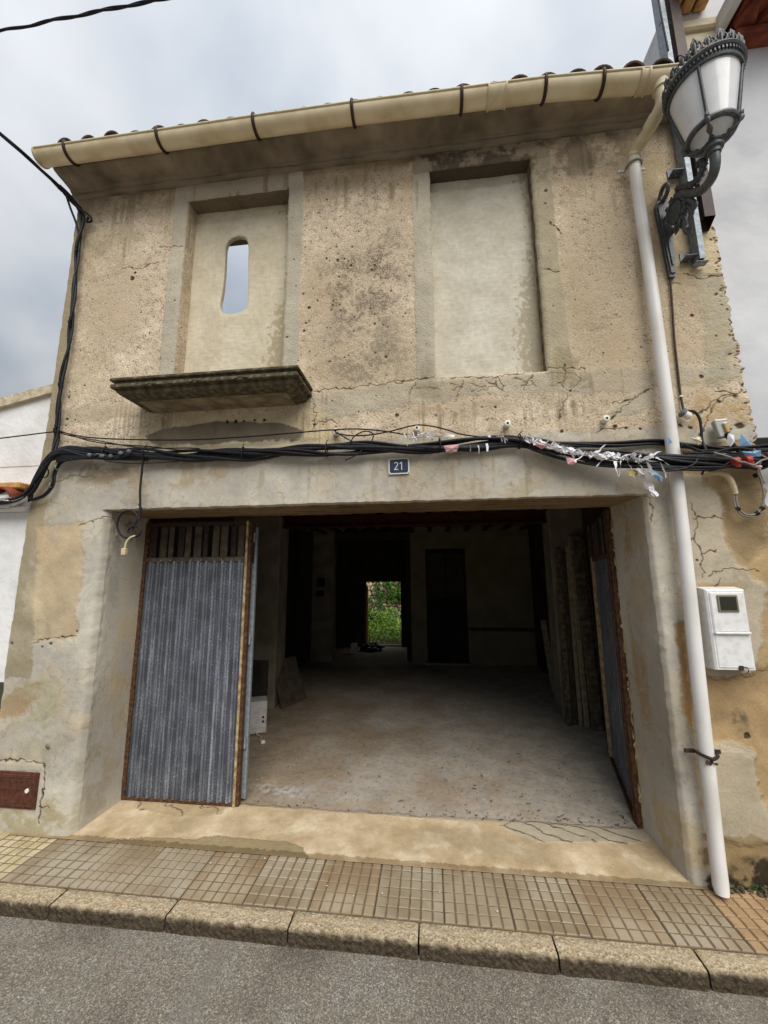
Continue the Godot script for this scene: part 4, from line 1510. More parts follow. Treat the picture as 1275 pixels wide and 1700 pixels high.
func build_house() -> void:
	house = thing("house", "two-storey house of stained ochre plaster with an open garage and two walled-up windows", "house")
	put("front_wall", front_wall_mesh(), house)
	# core of the wall behind the plaster, so that no light leaks
	var core := B.new()
	core.box(Vector3(-2.515, 2.3, -0.22), Vector3(0.50, 4.68, 0.36))
	core.box(Vector3(1.60, 2.3, -0.265), Vector3(0.50, 4.68, 0.40))
	core.box(Vector3(-0.46, 2.255, -0.225), Vector3(3.6, 0.45, 0.37))
	core.box(Vector3(-2.03, 3.55, -0.25), Vector3(0.42, 2.15, 0.3))
	core.box(Vector3(-0.455, 3.55, -0.25), Vector3(1.0, 2.15, 0.3))
	core.box(Vector3(1.09, 3.55, -0.25), Vector3(0.58, 2.15, 0.3))
	core.box(Vector3(0.43, 3.55, -0.29), Vector3(0.8, 2.15, 0.28))
	core.box(Vector3(-0.46, 4.57, -0.25), Vector3(3.6, 0.24, 0.3))
	core.box(Vector3(-1.39, 2.62, -0.25), Vector3(0.9, 0.3, 0.3))
	put("wall_core", core.mesh(M["inner_dark"]), house)
	# walled-up windows
	var slit := [[-1.44, 4.205, 0], [-1.50, 4.185, 0], [-1.533, 4.12, 0], [-1.53, 3.95, 0], [-1.532, 3.75, 0], [-1.545, 3.62, 0], [-1.53, 3.55, 0], [-1.48, 3.525, 0], [-1.38, 3.535, 0], [-1.335, 3.58, 0], [-1.328, 3.75, 0], [-1.338, 3.95, 0], [-1.345, 4.10, 0], [-1.375, 4.18, 0], [-1.44, 4.205, 0]]
	var i1 := infill_material("infill_warm", c8(210, 201, 178), c8(198, 187, 163), c8(164, 150, 122), 1.0)
	i1.uv1_triplanar = false
	var w1 := infill_mesh(-1.80, -0.98, 2.75, 4.445, -0.122, slit, i1)
	put("window_infill", with_uv(w1, -1.80, -0.98, 2.75, 4.445), house).set_meta("label", "cream plaster infill with a narrow upright slot")
	var i2 := infill_material("infill_grey", c8(206, 201, 185), c8(194, 188, 171), c8(162, 151, 128), 1.0)
	i2.uv1_triplanar = false
	var w2 := infill_mesh(0.066, 0.783, 2.82, 4.44, -0.102, [], i2)
	put("window_infill", with_uv(w2, 0.066, 0.783, 2.82, 4.44), house).set_meta("label", "plain pale grey plaster infill")
	var lath := put_box("timber_lath", house, Vector3(0.770, 2.828, -0.07), Vector3(0.779, 4.40, -0.035), M["old_wood"], 0.002)
	lath.set_meta("label", "thin brown lath in the right reveal")
	# eaves moulding
	var prof := [Vector2(-0.02, 4.568), Vector2(0.012, 4.570), Vector2(0.024, 4.576), Vector2(0.032, 4.588), Vector2(0.032, 4.602), Vector2(0.042, 4.607), Vector2(0.050, 4.618), Vector2(0.070, 4.622), Vector2(0.11, 4.626), Vector2(0.15, 4.632), Vector2(0.19, 4.642), Vector2(0.205, 4.655), Vector2(0.205, 4.70), Vector2(-0.02, 4.72)]
	put("cornice", sweep_x(prof, -2.79, 1.90, 150, 0.006, M["cornice"]), house)
	# roof: a strip of barrel tiles over the eaves (the rest of the upper floor lies open to the sky)
	var roof := B.new()
	var sl := -0.30
	var ang := atan(0.30)
	roof.box(Vector3(-0.45, 4.845, -0.38), Vector3(4.64, 0.05, 1.26), 0.0, Basis(Vector3.RIGHT, ang))
	var rf := put("roof", roof.mesh(M["slat_wood"]), house)
	var xs := [-2.66, -2.476, -2.28, -2.087, -1.90, -1.717, -1.537, -1.356, -1.172, -0.987, -0.80, -0.617, -0.44, -0.253, -0.053, 0.115, 0.293, 0.499, 0.675, 0.847, 1.026, 1.199, 1.372, 1.548, 1.72]
	var tile_a := roof_tile_mesh(M["roof_tile"])
	var tile_b := roof_tile_mesh(M["roof_tile_moss"])
	for i in xs.size():
		for r in 3:
			var z := 0.225 - r * 0.34
			var y: float = 4.722 + 0.30 * (0.225 - z) + 0.012 * r + (0.01 if xs[i] < -1.0 else 0.0) - 0.013 * (xs[i] + 0.5)
			var t := put("roof_tile", tile_b if (i * 7 + r * 3) % 5 == 0 or xs[i] > 1.5 else tile_a, rf, Vector3(xs[i] + rng.randf_range(-0.012, 0.012), y + rng.randf_range(-0.006, 0.006), z + rng.randf_range(-0.012, 0.012)))
			t.rotation = Vector3(ang + 0.03, rng.randf_range(-0.03, 0.03), 0)
	# balcony slab left of the floor line
	var sl_b := B.new()
	var bx0 := -2.005
	var bx1 := -0.757
	var layers := [[2.788, 2.808, 0.0], [2.776, 2.788, 0.016], [2.768, 2.776, 0.026], [2.742, 2.768, 0.004], [2.734, 2.742, 0.026], [2.722, 2.734, 0.030]]
	for l in layers:
		sl_b.box(Vector3((bx0 + bx1) * 0.5, (l[0] + l[1]) * 0.5, (0.30 - l[2]) * 0.5 - 0.01), Vector3(bx1 - bx0 - 2.0 * l[2], l[1] - l[0] + 0.0005, 0.32 - l[2]), 0.0045)
	var o := Vector2(0.03, 2.722)
	var steps := [[0.034, 2.722], [0.042, 2.712], [0.06, 2.704], [0.085, 2.700], [0.11, 2.694], [0.112, 2.690]]
	for k in steps.size() - 1:
		var e0: float = steps[k][0]
		var e1: float = steps[k + 1][0]
		var ya: float = steps[k][1]
		var yb: float = steps[k + 1][1]
		var pa := [Vector3(bx0 + e0, ya, -0.01), Vector3(bx0 + e0, ya, 0.30 - e0), Vector3(bx1 - e0, ya, 0.30 - e0), Vector3(bx1 - e0, ya, -0.01)]
		var pb := [Vector3(bx0 + e1, yb, -0.01), Vector3(bx0 + e1, yb, 0.30 - e1), Vector3(bx1 - e1, yb, 0.30 - e1), Vector3(bx1 - e1, yb, -0.01)]
		for q in 3:
			sl_b.quad(pa[q], pb[q], pb[q + 1], pa[q + 1])
	var slab := put("balcony_slab", sl_b.mesh(M["moss_stone"]), house)
	var sof := B.new()
	var wn := fnl(75, 3.0, 4)
	for i in 30:
		for j in 5:
			var q := []
			for c in [[0, 0], [1, 0], [1, 1], [0, 1]]:
				var x := lerpf(bx0 + 0.11, bx1 - 0.11, (i + c[0]) / 30.0)
				var z := lerpf(-0.01, 0.19, (j + c[1]) / 5.0)
				q.append(Vector3(x, 2.691 + 0.006 * wn.get_noise_2d(x, z * 2.0), z))
			sof.quad(q[0], q[1], q[2], q[3])
	put("soffit", sof.mesh(M["soffit_stone"]), slab)
	for x in [-1.72, -1.42, -1.12]:
		var rb := B.new()
		rb.lump(Vector3(0, 0, 0), Vector3(0.024, 0.010, 0.008), wn, 0.5, 6, 10)
		rb.lump(Vector3(-0.026, -0.003, 0), Vector3(0.020, 0.006, 0.005), wn, 0.5, 5, 8)
		rb.lump(Vector3(0.026, -0.003, 0), Vector3(0.020, 0.006, 0.005), wn, 0.5, 5, 8)
		rb.lump(Vector3(0, -0.012, 0), Vector3(0.014, 0.006, 0.005), wn, 0.5, 5, 8)
		put("carved_flower", rb.mesh(M["moss_stone"]), slab, Vector3(x, 2.753, 0.299))


func roof_tile_mesh(mat: Material) -> ArrayMesh:
	# a tapering half pipe of fired clay with some thickness
	var b := B.new()
	var segs := 10
	var p := func(k: int, back: bool, inner: bool) -> Vector3:
		var r := (0.066 if back else 0.078) - (0.012 if inner else 0.0)
		var a := PI * k / segs
		return Vector3(cos(a) * r, sin(a) * r * 0.95, -0.40 if back else 0.0)
	for k in segs:
		b.quad(p.call(k, false, false), p.call(k, true, false), p.call(k + 1, true, false), p.call(k + 1, false, false))
		b.quad(p.call(k, false, true), p.call(k + 1, false, true), p.call(k + 1, true, true), p.call(k, true, true))
		b.quad(p.call(k, false, true), p.call(k, false, false), p.call(k + 1, false, false), p.call(k + 1, false, true))
	return b.mesh(mat)


# ------------------------------------------------------------------ inside the garage
func build_garage_inside() -> void:
	var pl: Material = M["inner_plaster"]
	var dk: Material = M["inner_dark"]
	# side walls, party walls (thick, light-tight)
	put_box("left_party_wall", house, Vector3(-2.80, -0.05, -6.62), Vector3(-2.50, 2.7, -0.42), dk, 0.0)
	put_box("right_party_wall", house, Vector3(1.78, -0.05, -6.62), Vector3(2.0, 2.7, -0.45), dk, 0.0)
	# piers that carry the steel beam
	put_box("inner_pier", house, Vector3(-2.52, -0.02, -2.62), Vector3(-1.87, 2.46, -2.30), pl, 0.015)
	put_box("inner_pier", house, Vector3(1.40, -0.02, -2.60), Vector3(1.80, 2.46, -2.32), pl, 0.015)
	var dark_base := put_box("dark_skirting", house, Vector3(-2.51, 0.0, -2.302), Vector3(-1.95, 0.55, -2.285), M["inner_dark"], 0.006)  # dark band along the foot of the left pier
	dark_base.set_meta("label", "dark skirting on the left pier")
	# wall pieces at the second line, with the passage between them
	put_box("back_wall", house, Vector3(-0.357, -0.02, -5.02), Vector3(1.80, 2.46, -4.80), M["inner_olive"], 0.01)
	put_box("passage_pier", house, Vector3(-2.21, -0.02, -5.0), Vector3(-1.79, 2.46, -4.80), pl, 0.012)
	put_box("passage_lining", house, Vector3(-2.52, -0.02, -5.0), Vector3(-2.20, 2.46, -4.83), dk, 0.0)
	put_box("passage_side", house, Vector3(-0.45, -0.02, -6.40), Vector3(-0.30, 2.46, -5.01), dk, 0.0)
	# end wall with the door to the garden: pieces round the opening
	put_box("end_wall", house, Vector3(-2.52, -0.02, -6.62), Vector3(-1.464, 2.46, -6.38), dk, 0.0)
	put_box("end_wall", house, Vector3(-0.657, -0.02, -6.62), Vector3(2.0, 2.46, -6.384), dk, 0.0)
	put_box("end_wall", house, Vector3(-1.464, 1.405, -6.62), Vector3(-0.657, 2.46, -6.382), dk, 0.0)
	var jamb := put_box("garden_door_frame", house, Vector3(-1.50, 0.0, -6.64), Vector3(-1.425, 1.30, -6.50), M["jamb_wood"], 0.006)
	jamb.set_meta("label", "pale varnished door frame at the garden end")
	put_box("door_sill", house, Vector3(-1.464, 0.0, -6.60), Vector3(-0.657, 0.03, -6.42), M["inner_plaster"], 0.01)
	# steel beam
	var beam := B.new()
	beam.box(Vector3(-0.24, 2.165, -2.42), Vector3(3.36, 0.014, 0.13), 0.003)
	beam.box(Vector3(-0.24, 2.30, -2.42), Vector3(3.36, 0.014, 0.13), 0.003)
	beam.box(Vector3(-0.24, 2.232, -2.42), Vector3(3.36, 0.13, 0.016), 0.002)
	put("steel_beam", beam.mesh(M["beam_red"]), house).set_meta("label", "dark red steel beam across the garage ceiling")
	# ceiling: boards over joists with plaster vaults between them
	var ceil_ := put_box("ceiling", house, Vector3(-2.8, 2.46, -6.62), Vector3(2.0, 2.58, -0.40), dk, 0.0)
	for i in 13:
		var x: float = -2.30 + i * 0.33
		put_box("joist", ceil_, Vector3(x - 0.035, 2.33, -4.80), Vector3(x + 0.035, 2.47, -2.60), M["beam_red"] if i == 99 else dk, 0.006)
		var vault := B.new()
		var segs := 8
		for k in segs:
			var a0 := PI * k / segs
			var a1 := PI * (k + 1) / segs
			var p0 := Vector3(x + 0.165 - cos(a0) * 0.13, 2.37 + sin(a0) * 0.075, 0)
			var p1 := Vector3(x + 0.165 - cos(a1) * 0.13, 2.37 + sin(a1) * 0.075, 0)
			vault.quad(p0 + Vector3(0, 0, -2.62), p1 + Vector3(0, 0, -2.62), p1 + Vector3(0, 0, -4.79), p0 + Vector3(0, 0, -4.79))
		put("vault", vault.mesh(pl), ceil_)
	for i in 7:
		var x: float = -2.30 + i * 0.33
		put_box("joist", ceil_, Vector3(x - 0.035, 2.25, -6.38), Vector3(x + 0.035, 2.40, -5.02), dk, 0.006)
	put_box("cross_beam", house, Vector3(-1.79, 2.20, -4.98), Vector3(-0.357, 2.36, -4.82), dk, 0.01)
	# door in the back wall, standing in a shallow frame, one step up
	var door := put_box("inner_door", house, Vector3(-0.075, 0.04, -4.815), Vector3(0.64, 2.02, -4.785), M["dark_hole"], 0.004)
	for s in [[-0.04, 0.27], [0.295, 0.605]]:
		put_box("door_panel", door, Vector3(s[0], 1.15, -4.79), Vector3(s[1], 1.94, -4.775), M["inner_dark"], 0.006)
		put_box("door_panel", door, Vector3(s[0], 0.12, -4.79), Vector3(s[1], 1.05, -4.775), M["dark_hole"], 0.006)
	put_box("door_step", house, Vector3(-0.12, 0.0, -4.80), Vector3(0.69, 0.04, -4.70), pl, 0.008)
	put_box("dado_rail", house, Vector3(0.66, 0.57, -4.81), Vector3(1.78, 0.63, -4.785), dk, 0.004)
	put_box("wall_panel", house, Vector3(0.66, 0.0, -4.81), Vector3(0.68, 0.58, -4.775), M["old_wood_light"], 0.003)
	# meter boxes on the passage pier
	put_box("fuse_box", house, Vector3(-2.10, 1.35, -4.80), Vector3(-1.96, 1.50, -4.74), M["dark_hole"], 0.01)
	put_box("fuse_box", house, Vector3(-2.12, 1.17, -4.80), Vector3(-1.97, 1.27, -4.75), M["dark_hole"], 0.01)


# ------------------------------------------------------------------ the two folding garage doors
func ribbed_sheet(w: float, h: float, mat: Material, salt: int) -> ArrayMesh:
	var b := B.new()
	b.use_col = true
	var prof := []
	var pitch := 0.0655
	var n := int(w / pitch)
	for i in n:
		var x := i * pitch + (w - n * pitch) * 0.5
		prof.append(Vector2(x + 0.002, 0.0))
		prof.append(Vector2(x + 0.024, 0.0))
		prof.append(Vector2(x + 0.0275, 0.020))
		prof.append(Vector2(x + 0.044, 0.020))
		prof.append(Vector2(x + 0.046, 0.007))
		prof.append(Vector2(x + 0.0565, 0.007))
		prof.append(Vector2(x + 0.060, 0.0))
	prof.push_front(Vector2(0, 0))
	prof.append(Vector2(w, 0))
	var wear := fnl(81 + salt, 1.0, 4)
	var rows := 60
	b.use_uv = true
	for k in prof.size() - 1:
		for r in rows:
			var y0 := h * r / rows
			var y1 := h * (r + 1) / rows
			var q := []
			for c in [[0, y0], [1, y0], [1, y1], [0, y1]]:
				var p: Vector2 = prof[k + c[0]]
				q.append(Vector3(p.x, c[1], p.y + 0.004 * wear.get_noise_2d(p.x * 2.0, c[1] * 1.5)))
			b.quad(q[0], q[1], q[2], q[3])
			for c in [0, 2, 1, 0, 3, 2]:
				var p: Vector3 = q[c]
				b.uv.append(Vector2(p.x / w, 1.0 - p.y / h))
				# white run-off streaks and scratches belong to the zinc itself
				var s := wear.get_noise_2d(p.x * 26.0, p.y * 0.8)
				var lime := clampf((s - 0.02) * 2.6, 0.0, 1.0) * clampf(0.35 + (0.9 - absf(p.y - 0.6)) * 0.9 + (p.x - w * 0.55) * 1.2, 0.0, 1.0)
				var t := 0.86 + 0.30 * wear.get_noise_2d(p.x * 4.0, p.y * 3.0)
				var rib_shade: float = 0.66 if prof[k + (0 if c == 0 or c == 3 else 1)].y < 0.001 else 1.20  # shading painted in: valleys darkened, ribs brightened so the profile reads
				b.col.append(Color(t, t, t).lerp(Color(1.5, 1.5, 1.5), lime * 0.25) * rib_shade)
	return b.mesh(mat)


func zinc_material() -> StandardMaterial3D:
	if M.has("zinc_sheet"):
		return M["zinc_sheet"]
	var w := 384
	var h := 640
	var a := noise_bytes(fnl(401, 0.012, 4), w, h)
	var b := noise_bytes(fnl(402, 0.16, 3), w, h)
	var st := fnl(403, 0.11, 4)
	var run := fnl(404, 0.035, 3)
	var col := PackedByteArray()
	col.resize(w * h * 3)
	var k := 0
	for j in h:
		for i in w:
			# dull spangled zinc, with lime run-off drawn down it and pale scuffs
			var fa := (a[k] - 128) / 128.0
			var f := (b[k] - 128) / 128.0
			var v := 0.44 + 0.05 * fa + 0.03 * f
			var s := 0.7 * st.get_noise_2d(i * 0.55, j * 0.03)
			var reach := run.get_noise_2d(i * 0.8, j * 0.12)
			var x := float(i) / w
			var low := clampf((float(j) / h - 0.25) * 1.6, 0.0, 1.0)
			var lime := clampf((s + reach * 0.6 + low * 0.16 * (1.0 if x > 0.5 else 0.45) - 0.20) * 2.8, 0.0, 1.0) * (0.35 + 0.65 * clampf(0.6 + f * 1.3, 0.0, 1.0))
			var c := Color(v * 0.96, v * 1.0, v * 1.085).lerp(Color(0.70, 0.73, 0.77), lime * 0.7)
			if f > 0.50 and fa > -0.3:
				c = c.lerp(Color(0.78, 0.80, 0.82), 0.5)
			col[k * 3] = clampi(int(c.r * 255), 0, 255)
			col[k * 3 + 1] = clampi(int(c.g * 255), 0, 255)
			col[k * 3 + 2] = clampi(int(c.b * 255), 0, 255)
			k += 1
	var m := StandardMaterial3D.new()
	m.resource_name = "zinc_sheet"
	m.albedo_texture = ImageTexture.create_from_image(Image.create_from_data(w, h, false, Image.FORMAT_RGB8, col))
	m.vertex_color_use_as_albedo = true
	m.roughness = 0.5
	m.metallic = 0.3
	m.metallic_specular = 0.4
	M["zinc_sheet"] = m
	return m


func door_leaf(leaf: Node3D, w: float, h: float, label: String) -> void:
	var m := zinc_material()
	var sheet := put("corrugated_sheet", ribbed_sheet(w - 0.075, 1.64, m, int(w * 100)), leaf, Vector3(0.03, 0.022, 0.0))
	sheet.set_meta("label", label)
	put_box("hinge_stile", leaf, Vector3(0.0, 0.0, -0.02), Vector3(0.03, h, 0.014), M["rust"], 0.003)
	put_box("closing_edge", leaf, Vector3(w - 0.024, 0.0, -0.028), Vector3(w - 0.002, h, 0.010), M["rust"], 0.003)
	put_box("closing_stile", leaf, Vector3(w - 0.042, 0.0, -0.025), Vector3(w - 0.025, h, 0.018), M["cream_rust"], 0.003).set_meta("label", "cream painted stile flaking to rust")
	put_box("bottom_rail", leaf, Vector3(0.03, 0.0, -0.02), Vector3(w - 0.042, 0.024, 0.012), M["rust"], 0.003)
	put_box("top_rail", leaf, Vector3(0.03, h - 0.03, -0.02), Vector3(w - 0.042, h, 0.012), M["dark_iron"], 0.003)
	put_box("middle_rail", leaf, Vector3(0.03, 1.652, -0.015), Vector3(w - 0.042, 1.69, 0.014), M["slat_wood"], 0.004)
	for i in 10:
		var b := B.new()
		b.lump(Vector3(0.07 + i * (w - 0.13) / 9.0, 1.668, 0.016), Vector3(0.006, 0.006, 0.004), edge_noise, 0.2, 4, 6)
		put("rivet", b.mesh(M["cream_rust"] if i % 3 else M["rust"]), leaf)
	# louvre of upright slats over the sheet
	var x := 0.036
	var i := 0
	while x < w - 0.08:
		var sw: float = [0.055, 0.058, 0.040, 0.050, 0.046, 0.060, 0.036][i % 7]
		put_box("slat", leaf, Vector3(x, 1.69, -0.018 - 0.012 * (i % 2)), Vector3(minf(x + sw, w - 0.046), h - 0.03, -0.006 - 0.012 * (i % 2)), M["slat_wood"] if i % 3 else M["dark_iron"], 0.003)
		x += sw + [0.020, 0.024, 0.030, 0.018][i % 4]
		i += 1


func build_garage_doors() -> void:
	var left := Node3D.new()
	left.name = "garage_door"
	house.add_child(left, true)
	left.position = Vector3(-2.205, 0.006, -0.40)
	left.set_meta("label", "closed left leaf of ribbed grey zinc in a rusty frame")
	door_leaf(left, 0.875, 1.962, "dented ribbed zinc sheet with white lime streaks")
	# its second half, folded back behind it: only the edge shows
	var fold := B.new()
	fold.box(Vector3(0.62, 0.83, -0.062), Vector3(0.54, 1.62, 0.025), 0.004)
	fold.box(Vector3(0.884, 0.97, -0.062), Vector3(0.018, 1.90, 0.03), 0.004)
	put("folded_leaf", fold.mesh(M["galvanised_light"]), left)
	for y in [0.35, 1.05, 1.80]:
		var hb := B.new()
		hb.tube(vs([[0.880, y, -0.03], [0.880, y + 0.07, -0.03]]), 0.008, 8)
		put("hinge", hb.mesh(M["galvanised_light"]), left)
	var right := Node3D.new()
	right.name = "garage_door"
	house.add_child(right, true)
	right.position = Vector3(1.248, 0.006, -0.475)
	right.rotation.y = PI - deg_to_rad(105.0)
	right.set_meta("label", "right leaf of ribbed grey zinc folded inwards")
	door_leaf(right, 0.95, 1.98, "ribbed zinc sheet seen along its face")
	# rusty angle iron of the frame against the right reveal, with torn mortar
	put_box("door_frame", house, Vector3(1.232, 0.0, -0.472), Vector3(1.268, 2.0, -0.44), M["rust"], 0.004)
	put_box("door_frame", house, Vector3(-2.215, 0.0, -0.45), Vector3(-2.195, 2.0, -0.405), M["rust"], 0.004)
	var mb := B.new()
	for i in 70:
		if rng.randf() < 0.35:
			continue
		var y := 0.03 + i * 0.028
		mb.lump(Vector3(1.258 + rng.randf_range(-0.006, 0.004), y, -0.432), Vector3(rng.randf_range(0.003, 0.012), rng.randf_range(0.008, 0.04), rng.randf_range(0.004, 0.012)), edge_noise, 0.8, 4, 6)
	put("mortar_joint", mb.mesh(M["cream_rust"]), house)


# ------------------------------------------------------------------ garden behind the house
func leaf_cloud(n: int, centre: Vector3, size: Vector3, leaf: float, mat: Material, seed_: int, gaps := 0.0) -> MultiMesh:
	var r := RandomNumberGenerator.new()
	r.seed = seed_
	var lb := B.new()
	lb.quad(Vector3(0, 0, 0), Vector3(0.35, 0.5, 0.06), Vector3(0, 1, 0.12), Vector3(-0.35, 0.5, 0.06))
	var mm := MultiMesh.new()
	mm.transform_format = MultiMesh.TRANSFORM_3D
	mm.mesh = lb.mesh(mat)
	mm.instance_count = n
	var clump := fnl(seed_, 2.4, 2)
	var i := 0
	while i < n:
		var p := centre + Vector3(r.randf_range(-1, 1), r.randf_range(-1, 1), r.randf_range(-1, 1)) * size
		if gaps > 0.0 and clump.get_noise_3dv(p) < gaps - 0.5 and r.randf() < 0.9:
			continue
		var bs := Basis.from_euler(Vector3(r.randf_range(-1.2, 1.0), r.randf() * TAU, r.randf_range(-0.7, 0.7))).scaled(Vector3.ONE * leaf * r.randf_range(0.6, 1.3))
		mm.set_instance_transform(i, Transform3D(bs, p))
		i += 1
	return mm


func put_multi(called: String, mm: MultiMesh, parent: Node3D) -> MultiMeshInstance3D:
	var o := MultiMeshInstance3D.new()
	o.name = numbered(called) if parent == self else called
	o.multimesh = mm
	parent.add_child(o, true)
	o.set_meta("kind", "stuff")
	return o


func build_back_garden() -> void:
	var gb := B.new()
	var gn := fnl(91, 0.8, 3)
	for i in 20:
		for j in 14:
			var q := []
			for c in [[0, 0], [1, 0], [1, 1], [0, 1]]:
				var x := lerpf(-5.0, 3.0, (i + c[0]) / 20.0)
				var z := lerpf(-6.62, -10.4, (j + c[1]) / 14.0)
				q.append(Vector3(x, 0.0 + 0.05 * gn.get_noise_2d(x, z) - clampf((z + 6.9) * -0.0, 0.0, 1.0), z))
			gb.quad(q[0], q[1], q[2], q[3])
	put("garden_soil", gb.mesh(M["earth"]), self).set_meta("kind", "structure")
	# rubble wall: each stone near the doorway is a stone of its own
	var wall := thing("rubble_wall", "dry rubble wall of buff stones at the end of the back garden", "wall")
	put_box("wall_core", wall, Vector3(-5.0, -0.1, -10.6), Vector3(3.0, 2.6, -10.12), M["earth"], 0.0)
	var sn := fnl(92, 1.5, 3)
	var kinds := ["stone_a", "stone_b", "stone_c"]
	var count := 0
	var y := 0.05
	while y < 2.5:
		var row_h := rng.randf_range(0.085, 0.16)
		var x := -2.75 + rng.randf_range(0.0, 0.1)
		while x < 0.35 and count < 290:
			var sw := rng.randf_range(0.10, 0.27)
			var b := B.new()
			b.lump(Vector3.ZERO, Vector3(sw * 0.52, row_h * 0.55, 0.10), sn, 0.0, 5, 8)
			var s := B.new()
			s.lump(Vector3(x, y, 0.0) * 0.0, Vector3(sw * 0.54, row_h * 0.58, rng.randf_range(0.07, 0.13)), fnl(rng.randi() % 1000, 1.6, 2), 0.5, 5, 8)
			var st := put("stone", s.mesh(M[kinds[rng.randi() % 3]]), wall, Vector3(x + sw * 0.5, y + row_h * 0.5 + rng.randf_range(-0.015, 0.015), -10.10), Vector3(0, 0, rng.randf_range(-0.15, 0.15)))
			count += 1
			x += sw + 0.006
		y += row_h
	var grass := leaf_cloud(8000, Vector3(-1.2, 0.10, -8.4), Vector3(2.6, 0.12, 1.7), 0.07, M["leaf_c"], 5)
	tag(put_multi("grass", grass, self), "bright green weeds covering the back garden seen through the far doorway", "grass")
	var weeds := leaf_cloud(1500, Vector3(-1.75, 0.28, -8.9), Vector3(0.8, 0.28, 0.8), 0.08, M["leaf_a"], 6, 0.5)
	var t1 := thing("weed_bush", "bluish green weeds left of the garden, below the rubble wall", "bush")
	put_multi("foliage", weeds, t1)
	var t1b := leaf_cloud(900, Vector3(-2.0, 0.45, -9.3), Vector3(0.6, 0.4, 0.5), 0.09, M["leaf_d"], 16, 0.5)
	put_multi("dark_foliage", t1b, t1)
	var t2 := thing("ivy", "green creeper climbing the upper right of the rubble wall", "climbing plant")
	put_multi("foliage", leaf_cloud(1100, Vector3(-0.75, 1.45, -9.92), Vector3(0.5, 0.6, 0.10), 0.085, M["leaf_a"], 7, 0.48), t2)
	put_multi("dark_foliage", leaf_cloud(700, Vector3(-1.15, 1.0, -9.92), Vector3(0.6, 0.4, 0.10), 0.085, M["leaf_b"], 8, 0.52), t2)
	put_tube("stem", t2, smooth(vs([[-0.5, 0.0, -9.9], [-0.6, 0.6, -9.95], [-0.8, 1.2, -9.96], [-0.6, 2.0, -9.95]])), 0.02, M["old_wood"], 6)
	# unseen walls at the sides, kept to shape the light in the yard
	var side := thing("unseen_side_wall", "unseen side wall right of the back garden, kept to shape its light", "wall")
	put_box("wall", side, Vector3(1.9, -0.1, -10.5), Vector3(2.2, 2.4, -6.62), M["coping"], 0.01)
	side = thing("unseen_side_wall", "unseen side wall left of the back garden, kept to shape its light", "wall")
	put_box("wall", side, Vector3(-5.0, -0.1, -10.5), Vector3(-4.7, 2.4, -6.62), M["coping"], 0.01)


# ------------------------------------------------------------------ neighbours
func build_left_house() -> void:
	var t := thing("white_house", "low white house on the left with a short tile eave and a sloping coping", "house")
	put_box("wall", t, Vector3(-9.0, -0.1, -6.0), Vector3(-2.77, 2.02, -0.05), M["white_wall_left"], 0.004)
	put_box("upper_wall", t, Vector3(-9.0, 1.95, -3.0), Vector3(-2.77, 2.70, -0.16), M["cream_white"] if M.has("cream_white") else M["white_wall_left"], 0.004)
	# gable of the upper wall with its coping, rising to the right
	var g := B.new()
	g.prism(PackedVector2Array([Vector2(-9.0, 2.4), Vector2(-2.77, 2.4), Vector2(-2.77, 3.015), Vector2(-3.4, 2.88), Vector2(-9.0, 1.95 + 0.5)]), -0.6, -0.155)
	put("gable", g.mesh(M["white_wall_left"]), t)
	var c := B.new()
	c.prism(PackedVector2Array([Vector2(-9.0, 2.44), Vector2(-3.4, 2.87), Vector2(-2.765, 3.005), Vector2(-2.765, 3.07), Vector2(-3.05, 3.02), Vector2(-3.4, 2.95), Vector2(-9.0, 2.52)]), -0.65, -0.12)
	put("coping", c.mesh(M["coping"]), t)
	# eave: mortar bed, a board and the tile ends over the lower wall
	put_box("eave_mortar", t, Vector3(-9.0, 2.02, -0.3), Vector3(-2.80, 2.10, 0.03), M["white_wall_left"], 0.02)
	put_box("eave_board", t, Vector3(-9.0, 2.17, -0.3), Vector3(-2.84, 2.215, 0.06), M["ochre_wood"], 0.008)
	for i in 9:
		var x := -2.93 - i * 0.21
		var m := roof_tile_mesh(M["terracotta"])
		put("roof_tile", m, t, Vector3(x, 2.10, 0.09), Vector3(0.28, 0, 0))
	var lump := B.new()
	lump.lump(Vector3(-2.94, 2.10, 0.01), Vector3(0.085, 0.055, 0.07), edge_noise, 0.5, 8, 12)
	put("mortar_lump", lump.mesh(M["white_wall_left"]), t)
	put_box("plinth", t, Vector3(-9.0, -0.1, -0.05), Vector3(-2.81, 0.86, -0.035), M["plinth_paint"], 0.004)


